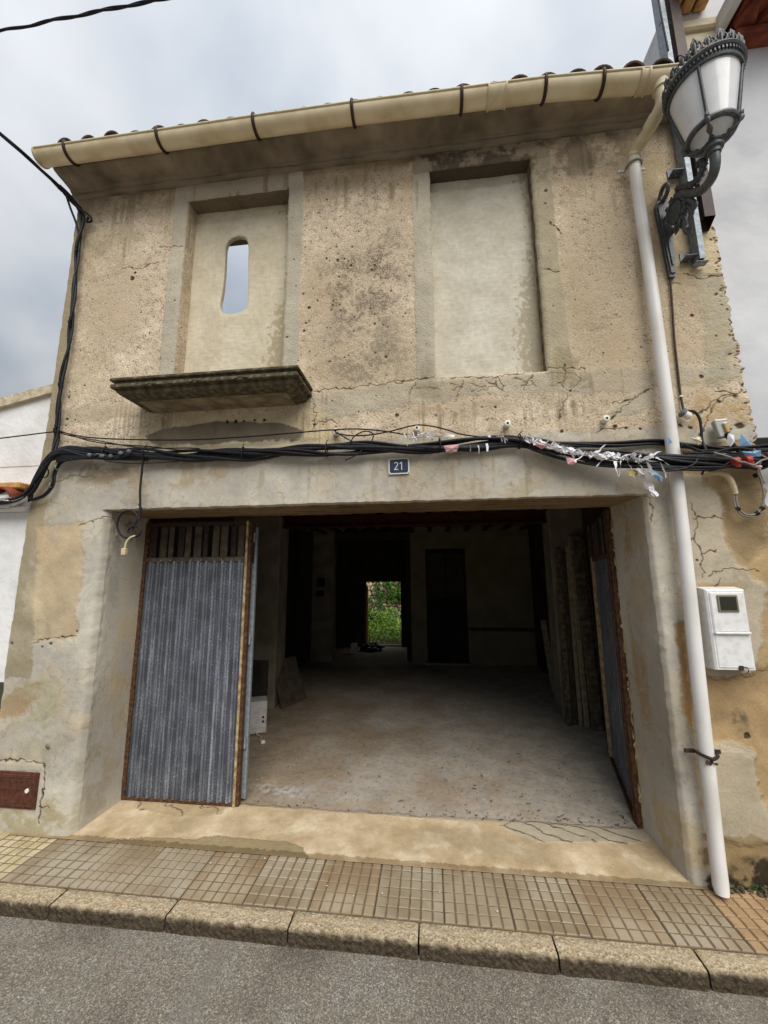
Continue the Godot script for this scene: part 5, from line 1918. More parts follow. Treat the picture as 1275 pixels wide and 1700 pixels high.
func build_right_house() -> void:
	var t := thing("white_house", "tall white house on the right with a red tiled eave above the lantern", "house")
	put_box("wall", t, Vector3(1.842, -0.1, -7.0), Vector3(8.0, 5.42, -0.062), M["white_wall"], 0.004)
	# cream frieze and upper wall under the higher timber eave
	put_box("frieze", t, Vector3(1.86, 5.10, -0.065), Vector3(2.14, 5.36, -0.030), M["cream_wall"], 0.01)
	put_box("upper_wall", t, Vector3(1.846, 5.40, -0.14), Vector3(8.0, 6.6, -0.07), M["white_wall"], 0.004)
	put_box("string_course", t, Vector3(1.80, 5.35, -0.06), Vector3(2.16, 5.43, 0.0), M["cream_wall"], 0.012)
	# side gable, white, above the roof of the ochre house
	put_box("side_parapet", t, Vector3(1.80, 4.70, -1.2), Vector3(1.85, 5.595, -0.10), M["white_wall_left"], 0.006)
	# timber soffit high up
	var wb := put_box("timber_soffit", t, Vector3(1.80, 5.62, -0.07), Vector3(2.10, 5.66, 0.26), M["ochre_wood"], 0.006)
	for i in 3:
		put_box("rafter_board", wb, Vector3(1.815 + i * 0.095, 5.575, -0.06), Vector3(1.895 + i * 0.095, 5.62, 0.25 + 0.01 * i), M["ochre_wood"], 0.008)
	# lower eave of red clay tiles carried on a saw-tooth brick course, with a white verge board
	var eave := put_box("clay_eave", t, Vector3(2.16, 5.36, -0.07), Vector3(8.0, 5.40, 0.42), M["terracotta"], 0.006)
	put_box("brick_course", eave, Vector3(2.18, 5.18, -0.065), Vector3(8.0, 5.235, 0.04), M["terracotta"], 0.008)
	put_box("brick_course", eave, Vector3(2.18, 5.295, -0.065), Vector3(8.0, 5.355, 0.24), M["terracotta"], 0.008)
	for i in 14:
		var x := 2.24 + i * 0.14
		var b := B.new()
		b.prism(PackedVector2Array([Vector2(-0.065, -0.03), Vector2(0.0, -0.16), Vector2(0.065, -0.03)]), 0.0, 0.055, Transform3D(Basis(Vector3.RIGHT, -PI / 2).rotated(Vector3.UP, 0.0), Vector3.ZERO))
		var tooth := put("brick", b.mesh(M["terracotta"]), eave, Vector3(x, 5.237, 0.0))
	for i in 20:
		put("roof_tile", roof_tile_mesh(M["roof_tile"]), eave, Vector3(2.26 + i * 0.2, 5.40, 0.46), Vector3(0.25, 0, 0))
	put_box("verge_board", t, Vector3(2.105, 5.30, -0.06), Vector3(2.158, 5.42, 0.47), M["white_wall_left"], 0.006)
	# dark recess where the two fronts meet at cable height
	put_box("cable_hole", t, Vector3(1.90, 2.24, -0.07), Vector3(2.06, 2.34, -0.045), M["dark_hole"], 0.02)


# ------------------------------------------------------------------ gutter and downpipe
const GUT := [[-2.95, 4.640], [-2.54, 4.635], [-1.82, 4.631], [-1.11, 4.630], [-0.43, 4.622], [0.28, 4.603], [0.80, 4.592], [1.13, 4.567], [1.40, 4.545], [1.60, 4.535]]
const GZ := 0.284
const GR := 0.062


func gut_y(x: float) -> float:
	for i in GUT.size() - 1:
		if x <= GUT[i + 1][0]:
			return lerpf(GUT[i][1], GUT[i + 1][1], clampf((x - GUT[i][0]) / (GUT[i + 1][0] - GUT[i][0]), 0.0, 1.0))
	return GUT[-1][1]


func half_pipe(b: B, x0: float, x1: float, r: float, n: int, a0 := PI, a1 := TAU) -> void:
	var segs := 14
	var p := func(i: int, k: int) -> Vector3:
		var x := lerpf(x0, x1, float(i) / n)
		var a := lerpf(a0, a1, float(k) / segs)
		return Vector3(x, gut_y(x) + sin(a) * r, GZ + cos(a) * r)
	var nm := func(k: int) -> Vector3:
		var a := lerpf(a0, a1, float(k) / segs)
		return Vector3(0, sin(a), cos(a))
	for i in n:
		for k in segs:
			b.quadn(p.call(i, k), p.call(i + 1, k), p.call(i + 1, k + 1), p.call(i, k + 1), nm.call(k), nm.call(k), nm.call(k + 1), nm.call(k + 1))


func build_gutter() -> void:
	var t := thing("rain_gutter", "long cream half-round rain gutter with brown brackets under the roof tiles", "gutter")
	var b := B.new()
	half_pipe(b, -2.79, 1.62, GR, 60)
	half_pipe(b, -2.79, 1.62, GR - 0.004, 60)
	put("trough", b.mesh(M["gutter"]), t)
	var lip := B.new()
	var pts := PackedVector3Array()
	for i in 61:
		var x := lerpf(-2.79, 1.62, i / 60.0)
		pts.append(Vector3(x, gut_y(x) + 0.002, GZ + GR))
	lip.tube(pts, 0.008, 8)
	put("lip", lip.mesh(M["old_pvc"]), t)
	var cap := B.new()
	var poly := PackedVector2Array()
	for k in 15:
		var a := PI + PI * k / 14.0
		poly.append(Vector2(cos(a) * (GR + 0.006), sin(a) * (GR + 0.006)))
	cap.prism(poly, -0.006, 0.010, Transform3D(Basis(Vector3(0, 0, 1), Vector3(0, 1, 0), Vector3(-1, 0, 0)), Vector3(-2.79, gut_y(-2.79), GZ)))
	put("end_cap", cap.mesh(M["gutter_sleeve"]), t)
	for s in [[0.445, 0.565], [1.345, 1.40]]:
		var sb := B.new()
		half_pipe(sb, s[0], s[1], GR + 0.005, 6)
		half_pipe(sb, s[0], s[0] + 0.012, GR + 0.010, 2)
		half_pipe(sb, s[1] - 0.012, s[1], GR + 0.010, 2)
		put("sleeve", sb.mesh(M["gutter_sleeve"]), t)
	for x in [-2.54, -1.82, -1.113, -0.431, 0.281, 0.796, 1.134]:
		var kb := B.new()
		var ring := PackedVector3Array()
		for k in 19:
			var a := PI * 0.98 + PI * 1.10 * k / 18.0
			ring.append(Vector3(x, gut_y(x) + sin(a) * (GR + 0.004), GZ + cos(a) * (GR + 0.004)))
		ring.append(Vector3(x, gut_y(x) + 0.030, GZ + GR - 0.010))
		kb.tube(ring, 0.0115, 6, true, 1.0)
		kb.box(Vector3(x, gut_y(x) + 0.06, GZ - GR), Vector3(0.018, 0.12, 0.006), 0.001)
		put("bracket", kb.mesh(M["bracket_brown"]), t)


func build_downpipe() -> void:
	var t := thing("downpipe", "white plastic rain downpipe with a cream elbow, from the gutter to the pavement", "downpipe")
	var eb := B.new()
	var e := smooth(vs([[1.475, 4.50, 0.285], [1.475, 4.40, 0.285], [1.468, 4.35, 0.265], [1.435, 4.30, 0.17], [1.408, 4.272, 0.095], [1.398, 4.23, 0.075], [1.397, 4.17, 0.073]]), 6)
	eb.tube(e, 0.036, 16)
	put("elbow", eb.mesh(M["old_pvc"]), t)
	var sb := B.new()
	sb.tube(vs([[1.476, 4.53, 0.285], [1.475, 4.455, 0.285]]), 0.046, 16)
	put("outlet", sb.mesh(M["gutter_sleeve"]), t)
	for s in [[e[14], e[17]], [e[26], e[28]]]:
		var cb := B.new()
		cb.tube(PackedVector3Array([s[0], s[1]]), 0.0405, 16)
		put("collar", cb.mesh(M["old_pvc"]), t)
	var pb := B.new()
	pb.tube(smooth(vs([[1.398, 4.215, 0.074], [1.397, 4.0, 0.073], [1.405, 3.0, 0.072], [1.400, 2.0, 0.070], [1.380, 1.0, 0.066], [1.365, 0.30, 0.062], [1.362, 0.075, 0.062]]), 6), 0.0335, 18)
	put("pipe", pb.mesh(M["white_pvc"]), t)
	# the foot is cut on the slant
	var fb := B.new()
	fb.tube(vs([[1.362, 0.09, 0.062], [1.361, 0.05, 0.062], [1.361, 0.020, 0.066]]), [0.0337, 0.0337, 0.029], 18)
	put("foot", fb.mesh(M["white_pvc"]), t)
	for y in [4.19, 0.64]:
		var kb := B.new()
		var ring := PackedVector3Array()
		var cx := 1.397 if y > 2.0 else 1.373
		for k in 25:
			var a := -0.15 * PI + PI * 1.3 * k / 24.0
			ring.append(Vector3(cx + cos(a) * 0.043, y + (0.0 if y > 2.0 else -0.004 + 0.012 * absf(cos(a))), 0.068 + sin(a) * 0.043))
		kb.tube(ring, 0.008, 6)
		kb.box(Vector3(cx + 0.062, y + 0.003, 0.035), Vector3(0.05, 0.02, 0.008), 0.002)
		kb.box(Vector3(cx - 0.062, y + 0.003, 0.035), Vector3(0.05, 0.02, 0.008), 0.002)
		put("clamp", kb.mesh(M["galvanised_light"] if y > 2.0 else M["dark_iron"]), t)
	var rb := B.new()
	for i in 9:
		rb.lump(Vector3(1.373 + rng.randf_range(-0.026, 0.022), 0.615 + rng.randf_range(-0.004, 0.006), 0.1025), Vector3(0.008, rng.randf_range(0.006, 0.012), 0.002), edge_noise, 0.4, 4, 6)
	put("rust_stain", rb.mesh(M["rust"]), t)


# ------------------------------------------------------------------ the wall lantern
func build_lamp() -> void:
	var t := thing("street_lamp", "ornate grey cast-iron wall lantern with frosted panes and a crested crown", "street lamp")
	var iron: Material = M["lamp_iron"]
	var L := Vector3(1.575, 0.0, 0.45)
	# wall plate: a long shield tapering down
	var pb := B.new()
	var xf := Transform3D(Basis.IDENTITY, Vector3(1.566, 0, 0.005))
	pb.prism(PackedVector2Array([Vector2(-0.020, 3.395), Vector2(-0.014, 3.388), Vector2(0.014, 3.388), Vector2(0.020, 3.395), Vector2(0.046, 3.90), Vector2(0.030, 3.945), Vector2(-0.030, 3.945), Vector2(-0.046, 3.90)]), 0.0, 0.022, xf)
	pb.prism(PackedVector2Array([Vector2(-0.013, 3.41), Vector2(0.013, 3.41), Vector2(0.036, 3.895), Vector2(0.024, 3.93), Vector2(-0.024, 3.93), Vector2(-0.036, 3.895)]), 0.022, 0.032, xf)
	pb.prism(PackedVector2Array([Vector2(-0.004, 3.46), Vector2(0.004, 3.46), Vector2(0.018, 3.80), Vector2(-0.018, 3.80)]), 0.032, 0.040, xf)
	put("wall_plate", pb.mesh(iron), t)
	# scroll at the top of the plate
	var sc := PackedVector3Array()
	for k in 30:
		var a := PI * 1.5 - TAU * 1.05 * k / 29.0
		var r := 0.046 - 0.010 * k / 29.0
		sc.append(Vector3(1.566, 3.975 + sin(a) * r, 0.055 + cos(a) * r))
	put_tube("scroll", t, sc, 0.013, iron, 8)
	# wreath: an oval medallion wrapped in leaves, standing out from the plate
	var wc := Vector3(1.572, 3.750, 0.122)
	var med := B.new()
	var axis := Basis(Vector3(0, 0, -1), Vector3(0, 1, 0), Vector3(1, 0, 0))
	var oval := PackedVector2Array()
	for k in 24:
		var a := TAU * k / 24.0
		oval.append(Vector2(cos(a) * 0.062, sin(a) * 0.066))
	med.prism(oval, -0.012, 0.012, Transform3D(axis, wc))
	put("medallion", med.mesh(iron), t)
	var wr := B.new()
	var ring := PackedVector3Array()
	for k in 33:
		var a := TAU * k / 32.0
		ring.append(wc + axis * Vector3(cos(a) * 0.088, sin(a) * 0.092, 0))
	wr.tube(ring, 0.016, 8, false)
	for k in 26:
		var a := TAU * k / 26.0
		var p := wc + axis * Vector3(cos(a) * 0.094, sin(a) * 0.098, 0.012 * (1 if k % 2 else -1))
		var out := (axis * Vector3(cos(a + 0.5), sin(a + 0.5), 0)).normalized()
		wr.tube(PackedVector3Array([p - out * 0.020, p, p + out * 0.024]), [0.006, 0.0150, 0.003], 6)
	put("wreath", wr.mesh(iron), t)
	# leaf sprays, tassel below and in front
	var lf := B.new()
	for s in [[[0, -0.08, 0.02], [0.01, -0.14, 0.045], [0, -0.19, 0.055], [0.008, -0.205, 0.075], [0.008, -0.19, 0.09]], [[0, 0.0, 0.09], [0, -0.05, 0.125], [0.006, -0.10, 0.145], [0, -0.125, 0.125]], [[0, -0.03, 0.08], [0.01, -0.07, 0.10], [0.014, -0.11, 0.10], [0.01, -0.14, 0.08]], [[0, 0.05, -0.06], [-0.006, 0.02, -0.085], [0, -0.02, -0.09]], [[0, -0.06, 0.05], [0, -0.12, 0.055], [0, -0.17, 0.05], [0.006, -0.185, 0.075], [0.008, -0.175, 0.09]]]:
		var q := PackedVector3Array()
		for p in s:
			q.append(wc + Vector3(p[0], p[1], p[2]))
		q = smooth(q, 5)
		var rr := []
		for k in q.size():
			rr.append(0.012 * sin(PI * (0.12 + 0.8 * k / (q.size() - 1.0))) + 0.003)
		lf.tube(q, rr, 7)
	for k in 4:
		var y := 0.035 - k * 0.018
		lf.tube(smooth(PackedVector3Array([wc + Vector3(0, y, 0.085), wc + Vector3(0.010, y - 0.004, 0.11), wc + Vector3(0.014, y - 0.016, 0.128)]), 3), 0.006, 6)
	put("acanthus", lf.mesh(iron), t)
	# arm: swan neck from the wreath out and up into the collar
	var arm := smooth(vs([[1.57, 3.825, 0.165], [1.572, 3.790, 0.215], [1.574, 3.728, 0.268], [1.575, 3.680, 0.325], [1.575, 3.662, 0.378], [1.575, 3.674, 0.420], [1.575, 3.722, 0.444], [1.575, 3.80, 0.45]]), 7)
	put_tube("arm", t, arm, 0.024, iron, 12)
	# leafy scroll over the arm
	var ob := B.new()
	var rope := smooth(vs([[1.566, 3.87, 0.17], [1.566, 3.835, 0.215], [1.566, 3.785, 0.265], [1.564, 3.755, 0.31], [1.564, 3.75, 0.36], [1.566, 3.785, 0.385], [1.568, 3.82, 0.37], [1.566, 3.815, 0.34]]), 7)
	var rr2 := []
	for k in rope.size():
		rr2.append(0.016 + 0.006 * sin(k * 1.9))
	ob.tube(rope, rr2, 7)
	for k in range(4, rope.size() - 4, 4):
		var d := (rope[k + 1] - rope[k - 1]).normalized()
		ob.tube(PackedVector3Array([rope[k] - d * 0.02 + Vector3(0.012, 0.004, 0), rope[k] + Vector3(0.006, 0.014, 0), rope[k] + d * 0.02 + Vector3(-0.010, 0.012, 0)]), [0.004, 0.009, 0.003], 6)
		ob.tube(PackedVector3Array([rope[k] - d * 0.02 + Vector3(-0.012, 0.0, 0), rope[k] + Vector3(-0.014, 0.008, 0), rope[k] + d * 0.02 + Vector3(0.004, 0.012, 0)]), [0.004, 0.008, 0.003], 6)
	put("leaf_scroll", ob.mesh(iron), t)
	# collar
	var cb := B.new()
	cb.lathe(PackedVector2Array([Vector2(0.0, -0.035), Vector2(0.028, -0.035), Vector2(0.030, -0.012), Vector2(0.042, -0.008), Vector2(0.044, 0.004), Vector2(0.034, 0.008), Vector2(0.034, 0.020), Vector2(0.040, 0.024), Vector2(0.040, 0.034), Vector2(0.022, 0.042), Vector2(0.0, 0.05)]), 24, Transform3D(Basis.IDENTITY, L + Vector3(0, 3.80, 0)))
	put("collar", cb.mesh(iron), t)
	# lantern body
	var y0 := 3.89
	var y1 := 4.185
	var r0 := 0.108
	var r1 := 0.158
	var gb := B.new()
	gb.lathe(PackedVector2Array([Vector2(0.0, y0 + 0.010), Vector2(r0 - 0.006, y0 + 0.010), Vector2(r1 - 0.004, y1)]), 40, Transform3D(Basis.IDENTITY, L))
	put("frosted_glass", gb.mesh(M["lamp_glass"]), t)
	var lr := B.new()
	lr.lathe(PackedVector2Array([Vector2(r0 - 0.016, y0), Vector2(r0 - 0.016, y0 - 0.008), Vector2(r0 + 0.004, y0 - 0.008), Vector2(r0 + 0.008, y0 + 0.002), Vector2(r0 + 0.006, y0 + 0.014), Vector2(r0 - 0.004, y0 + 0.016)]), 40, Transform3D(Basis.IDENTITY, L))
	put("lower_ring", lr.mesh(iron), t)
	var ph0 := atan2(-0.66, 0.75)
	for k in 4:
		var a := ph0 + TAU * k / 4.0
		var d := Vector3(sin(a), 0, cos(a))
		var rb := B.new()
		rb.tube(PackedVector3Array([L + d * r0 + Vector3(0, y0, 0), L + d * r1 + Vector3(0, y1, 0)]), 0.0075, 6)
		for q in 30:
			var f := (q + 0.5) / 30.0
			rb.lump(L + d * (lerpf(r0, r1, f) + 0.0065) + Vector3(0, lerpf(y0, y1, f), 0), Vector3.ONE * 0.0042, edge_noise, 0.0, 4, 6)
		put("rib", rb.mesh(iron), t)
		var ab := B.new()
		var ap := smooth(PackedVector3Array([L + d * 0.030 + Vector3(0, 3.835, 0), L + d * 0.060 + Vector3(0, 3.838, 0), L + d * 0.095 + Vector3(0, 3.850, 0), L + d * 0.118 + Vector3(0, 3.875, 0), L + d * 0.114 + Vector3(0, 3.900, 0)]), 5)
		var ar := []
		for q in ap.size():
			ar.append(0.010 + 0.004 * sin(q * 0.9))
		ab.tube(ap, ar, 8)
		ab.lump(L + d * 0.122 + Vector3(0, 3.905, 0), Vector3(0.012, 0.016, 0.012), edge_noise, 0.3, 6, 8)
		for q in 3:
			ab.lump(ap[6 + q * 4] + Vector3(0, 0.010, 0), Vector3.ONE * 0.010, edge_noise, 0.4, 5, 7)
		put("basket_arm", ab.mesh(iron), t)
	# head ring with dentils, gallery and roof
	var hb := B.new()
	hb.lathe(PackedVector2Array([Vector2(r1 - 0.014, y1 - 0.006), Vector2(r1 + 0.006, y1 - 0.008), Vector2(r1 + 0.010, y1 + 0.004), Vector2(r1 + 0.006, y1 + 0.012), Vector2(r1 + 0.008, y1 + 0.030), Vector2(r1 + 0.020, y1 + 0.034), Vector2(r1 + 0.026, y1 + 0.044), Vector2(r1 + 0.022, y1 + 0.056), Vector2(r1 + 0.006, y1 + 0.060)]), 48, Transform3D(Basis.IDENTITY, L))
	hb.lathe(PackedVector2Array([Vector2(r1 + 0.012, y1 + 0.058), Vector2(0.10, y1 + 0.10), Vector2(0.03, y1 + 0.16), Vector2(0.0, y1 + 0.17)]), 40, Transform3D(Basis.IDENTITY, L))
	put("head_ring", hb.mesh(iron), t)
	var db := B.new()
	for k in 64:
		var a := TAU * k / 64.0
		db.box(L + Vector3(sin(a) * (r1 + 0.012), y1 + 0.021, cos(a) * (r1 + 0.012)), Vector3(0.007, 0.016, 0.010), 0.0, Basis(Vector3.UP, a))
	put("dentils", db.mesh(iron), t)
	# crest: small palmettes alternating with four tall ones, all pierced
	for k in 20:
		var a := ph0 + TAU * k / 20.0
		var tall := k % 5 == 0
		var s := 1.9 if tall else (1.25 if k % 5 != 2 else 1.45)
		var kb := B.new()
		var f := Transform3D(Basis(Vector3.UP, a), L + Vector3(sin(a) * (r1 + 0.012), y1 + 0.056, cos(a) * (r1 + 0.012)))
		var wd := 0.027
		for side in [-1.0, 1.0]:
			var q := PackedVector3Array()
			for p in [[0.0, 0.0], [wd * 0.6, 0.006], [wd, 0.020 * s], [wd * 0.7, 0.034 * s], [wd * 0.35, 0.030 * s], [wd * 0.45, 0.020 * s]]:
				q.append(f * Vector3(p[0] * side, p[1], 0.0))
			kb.tube(smooth(q, 3), 0.0048, 6)
			var q2 := PackedVector3Array()
			for p in [[wd * 0.5 * side, 0.028 * s, 0.0], [wd * 0.3 * side, 0.042 * s, 0.003], [0.0, 0.058 * s, 0.0]]:
				q2.append(f * Vector3(p[0], p[1], p[2]))
			kb.tube(q2, [0.005, 0.0075, 0.003], 6)
		kb.tube(PackedVector3Array([f * Vector3(0, 0.0, 0), f * Vector3(0, 0.03 * s, 0.004), f * Vector3(0, 0.062 * s, 0.0)]), [0.005, 0.0085, 0.002], 6)
		put("palmette", kb.mesh(iron), t)


# ------------------------------------------------------------------ posts by the right corner
func build_posts() -> void:
	var g := thing("steel_channel", "galvanised steel channel bolted to the wall behind the lantern", "steel post")
	var b := B.new()
	var x := 1.718
	for q in [[3.46, 6.4]]:
		var yc: float = (q[0] + q[1]) * 0.5
		var h: float = q[1] - q[0]
		b.box(Vector3(x, yc, 0.072), Vector3(0.034, h, 0.004), 0.001)
		b.box(Vector3(x - 0.016, yc, 0.037), Vector3(0.004, h - 0.01, 0.068), 0.001)
		b.box(Vector3(x + 0.016, yc, 0.037), Vector3(0.004, h - 0.01, 0.068), 0.001)
	put("channel", b.mesh(M["galvanised_light"]), g)
	for y in [4.13, 3.50]:
		var fb := B.new()
		fb.box(Vector3(x - 0.050, y, 0.035), Vector3(0.070, 0.005, 0.062), 0.001)
		fb.box(Vector3(x - 0.050, y + 0.03, 0.006), Vector3(0.070, 0.065, 0.005), 0.001)
		fb.box(Vector3(x - 0.050, y - 0.012, 0.03), Vector3(0.012, 0.02, 0.012), 0.002)
		put("fixing_lug", fb.mesh(M["galvanised"]), g)
	var foot := B.new()
	foot.box(Vector3(x + 0.005, 3.452, 0.04), Vector3(0.075, 0.005, 0.05), 0.001)
	put("foot_lug", foot.mesh(M["galvanised_light"]), g)
	var cb := B.new()
	cb.tube(smooth(vs([[1.70, 5.05, 0.085], [1.687, 5.35, 0.09], [1.693, 5.6, 0.082], [1.675, 5.9, 0.10], [1.655, 6.4, 0.09]]), 6), 0.006, 6)
	put("wire", cb.mesh(M["cable_black"]), g)
	for y in [5.32, 5.56, 5.62]:
		var tb := B.new()
		tb.tube(vs([[x - 0.03, y, 0.055], [x - 0.026, y + 0.002, 0.07], [x + 0.024, y + 0.006, 0.068], [x + 0.03, y - 0.03, 0.075]]), 0.003, 5)
		put("tie", tb.mesh(M["cable_black"]), g)
	var d := thing("brown_downpipe", "dark brown square downpipe ending in mid wall beside the lantern", "downpipe")
	var db := B.new()
	var hw := 0.031
	var pr := func(y: float, cut: float) -> Array:
		return [Vector3(1.792 - hw, y, 0.010), Vector3(1.792 + hw, y, 0.010), Vector3(1.792 + hw, y + cut, 0.080), Vector3(1.792 - hw, y + cut, 0.080)]
	var lo: Array = pr.call(3.700, 0.045)
	var hi: Array = pr.call(6.5, 0.0)
	for k in 4:
		var k2 := (k + 1) % 4
		db.quad(lo[k2], lo[k], hi[k], hi[k2])
	put("pipe", db.mesh(M["brown_paint"]), d)
	for y in [4.3, 5.0]:
		put_box("strap", d, Vector3(1.754, y, 0.0), Vector3(1.830, y + 0.02, 0.084), M["brown_paint"], 0.003)


# ------------------------------------------------------------------ small things on the wall
func text_mesh(s: String, size: float, depth: float, mat: Material, font_name := "Droid Sans") -> TextMesh:
	var f := SystemFont.new()
	f.font_names = PackedStringArray([font_name])
	var tm := TextMesh.new()
	tm.text = s
	tm.font = f
	tm.font_size = 64
	tm.pixel_size = size / 64.0
	tm.depth = depth
	tm.material = mat
	return tm


func build_small_fittings() -> void:
	# house number
	var n := thing("house_number", "small blue enamel house number plate reading 21 under the cables", "number plate", Vector3(-0.178, 2.233, 0.010))
	n.rotation_degrees = Vector3(0, 0, 0.6)
	put("plate", box_mesh(Vector3(0.134, 0.105, 0.005), M["plate_white"], 0.002), n)
	var fld := B.new()
	var c := 0.009
	var w := 0.0585
	var h := 0.044
	fld.prism(PackedVector2Array([Vector2(-w + c, -h), Vector2(w - c, -h), Vector2(w, -h + c), Vector2(w, h - c), Vector2(w - c, h), Vector2(-w + c, h), Vector2(-w, h - c), Vector2(-w, -h + c)]), 0.0, 0.001, Transform3D(Basis.IDENTITY, Vector3(0, 0, 0.0025)))
	put("enamel_field", fld.mesh(M["plate_blue"]), n)
	var digits := put("digits", text_mesh("21", 0.072, 0.002, M["plate_white"]), n, Vector3(0.0, 0.0, 0.0042))
	digits.scale = Vector3(0.82, 1.0, 1.0)
	for sx in [-1, 1]:
		for sy in [-1, 1]:
			var sb := B.new()
			sb.lathe(PackedVector2Array([Vector2(0.0035, 0.0), Vector2(0.003, 0.0015), Vector2(0.0, 0.002)]), 10, Transform3D(Basis(Vector3.RIGHT, PI / 2), Vector3(sx * 0.060, sy * 0.0455, 0.0025)))
			put("screw", sb.mesh(M["galvanised"]), n)
	# electricity meter box: white, wedge-sided, with a small window
	var m := thing("meter_box", "white electricity meter box with a small dark window beside the downpipe", "meter box", Vector3(1.553, 1.05, 0.012))
	var b := B.new()
	var hw := 0.098
	var back := [Vector3(-hw, 0.0, 0), Vector3(hw + 0.004, 0.0, 0), Vector3(hw + 0.004, 0.425, 0), Vector3(-hw, 0.425, 0)]
	var front := [Vector3(-hw + 0.012, 0.006, 0.075), Vector3(hw - 0.006, 0.006, 0.075), Vector3(hw - 0.006, 0.405, 0.075), Vector3(-hw + 0.012, 0.405, 0.075)]
	var mid := []
	for k in 4:
		mid.append(back[k].lerp(front[k], 0.88) + Vector3([-0.006, 0.006, 0.006, -0.006][k], [-0.002, -0.002, 0.006, 0.006][k], 0.0))
	for k in 4:
		var k2 := (k + 1) % 4
		b.quad(back[k], back[k2], mid[k2], mid[k])
		b.quad(mid[k], mid[k2], front[k2], front[k])
	b.quad(front[0], front[1], front[2], front[3])
	put("case", b.mesh(M["meter_white"]), m)
	put_box("lid", m, Vector3(-0.080, 0.195, 0.072), Vector3(0.086, 0.398, 0.083), M["meter_white"], 0.005)
	put_box("lower_door", m, Vector3(-0.080, 0.014, 0.070), Vector3(0.086, 0.185, 0.079), M["meter_white"], 0.004)
	put_box("drip_ledge", m, Vector3(-0.082, 0.184, 0.072), Vector3(0.090, 0.196, 0.094), M["meter_white"], 0.003)
	put_box("window_frame", m, Vector3(-0.050, 0.295, 0.080), Vector3(0.052, 0.385, 0.089), M["meter_frame"], 0.006)
	put_box("pane", m, Vector3(-0.040, 0.304, 0.086), Vector3(0.042, 0.376, 0.0905), M["dark_window"], 0.002)
	put_box("latch", m, Vector3(0.012, 0.006, 0.076), Vector3(0.034, 0.028, 0.084), M["dark_iron"], 0.002)
	put_tube("latch_ring", m, smooth(vs([[0.034, 0.022, 0.082], [0.048, 0.02, 0.084], [0.052, 0.002, 0.084], [0.044, -0.006, 0.082]]), 4), 0.002, M["dark_iron"], 5)
	# water hatch by the pavement on the left
	var hb := thing("meter_hatch", "low brown metal meter hatch with a round lock near the pavement", "hatch", Vector3(-2.60, 0.243, 0.004))
	put("frame", box_mesh(Vector3(0.292, 0.208, 0.012), M["hatch_brown"], 0.003), hb)
	put("door", box_mesh(Vector3(0.268, 0.184, 0.012), M["hatch_brown"], 0.003), hb, Vector3(0, 0, 0.005))
	for y in [0.078, 0.012, -0.080]:
		put("ridge", box_mesh(Vector3(0.262, 0.005, 0.006), M["hatch_brown"], 0.002), hb, Vector3(0, y, 0.012))
	var lk := B.new()
	lk.lathe(PackedVector2Array([Vector2(0.013, 0.0), Vector2(0.012, 0.007), Vector2(0.006, 0.008), Vector2(0.005, 0.004), Vector2(0.0, 0.004)]), 16, Transform3D(Basis(Vector3.RIGHT, PI / 2), Vector3(0.088, 0.005, 0.011)))
	put("lock", lk.mesh(M["porcelain"]), hb)
	var em := B.new()
	for r in [[0.052, 14, -0.12, 0.0125], [0.0, 11, -0.12, 0.012]]:
		var x: float = r[2]
		for i in int(r[1]):
			var lw := rng.randf_range(0.006, 0.011)
			if i != 6:
				em.box(Vector3(x + lw * 0.25, r[0], 0.0115), Vector3(0.0022, 0.014, 0.003))
				em.box(Vector3(x + lw * 0.6, r[0] + [0.006, 0.0, -0.006][i % 3], 0.0115), Vector3(lw * 0.6, 0.0022, 0.003))
			x += 0.015
	put("embossing", em.mesh(M["hatch_brown"]), hb)
	# insulators
	var where := [[-0.585, 2.475, "porcelain cable insulator nearest the balcony, with wires tied to it"], [-0.058, 2.470, "porcelain cable insulator right above the house number"], [0.500, 2.470, "bare porcelain insulator above the white bunting scraps"], [1.077, 2.470, "porcelain insulator next to the white downpipe"]]
	for q in where:
		var t := thing("insulator", q[2], "insulator", Vector3(q[0], q[1], 0.0), "porcelain insulators above the cables")
		var ib := B.new()
		ib.lathe(PackedVector2Array([Vector2(0.012, 0.0), Vector2(0.019, 0.002), Vector2(0.020, 0.014), Vector2(0.014, 0.019), Vector2(0.014, 0.026), Vector2(0.021, 0.031), Vector2(0.021, 0.042), Vector2(0.016, 0.047), Vector2(0.006, 0.048)]), 18, Transform3D(Basis(Vector3.RIGHT, PI / 2), Vector3.ZERO))
		put("body", ib.mesh(M["porcelain"]), t)
		var nb_ := B.new()
		nb_.lathe(PackedVector2Array([Vector2(0.0075, 0.044), Vector2(0.0075, 0.050), Vector2(0.0, 0.051)]), 10, Transform3D(Basis(Vector3.RIGHT, PI / 2), Vector3.ZERO))
		put("nail", nb_.mesh(M["dark_iron"]), t)
	# junction box with a brass stub, tilted, and the round connector under the lamp cable
	var j := thing("junction_box", "grey plastic junction box hanging askew above the cables by the corner", "junction box", Vector3(1.688, 2.365, 0.05))
	j.rotation_degrees = Vector3(-6, 8, 6)
	put("case", box_mesh(Vector3(0.075, 0.105, 0.03), M["junction_grey"], 0.004), j)
	put("cover", box_mesh(Vector3(0.072, 0.014, 0.034), M["plate_white"], 0.003), j, Vector3(0, 0.052, 0.001))
	put("terminal", box_mesh(Vector3(0.024, 0.055, 0.022), M["brass"], 0.003), j, Vector3(0.008, -0.006, 0.02))
	put("terminal_cap", box_mesh(Vector3(0.024, 0.012, 0.018), M["plate_white"], 0.003), j, Vector3(0.008, 0.026, 0.02))
	var cn := thing("cable_connector", "small round white connector at the end of the lamp cable", "connector", Vector3(1.512, 2.468, 0.045))
	cn.rotation_degrees = Vector3(0, 0, 52)
	var c1 := B.new()
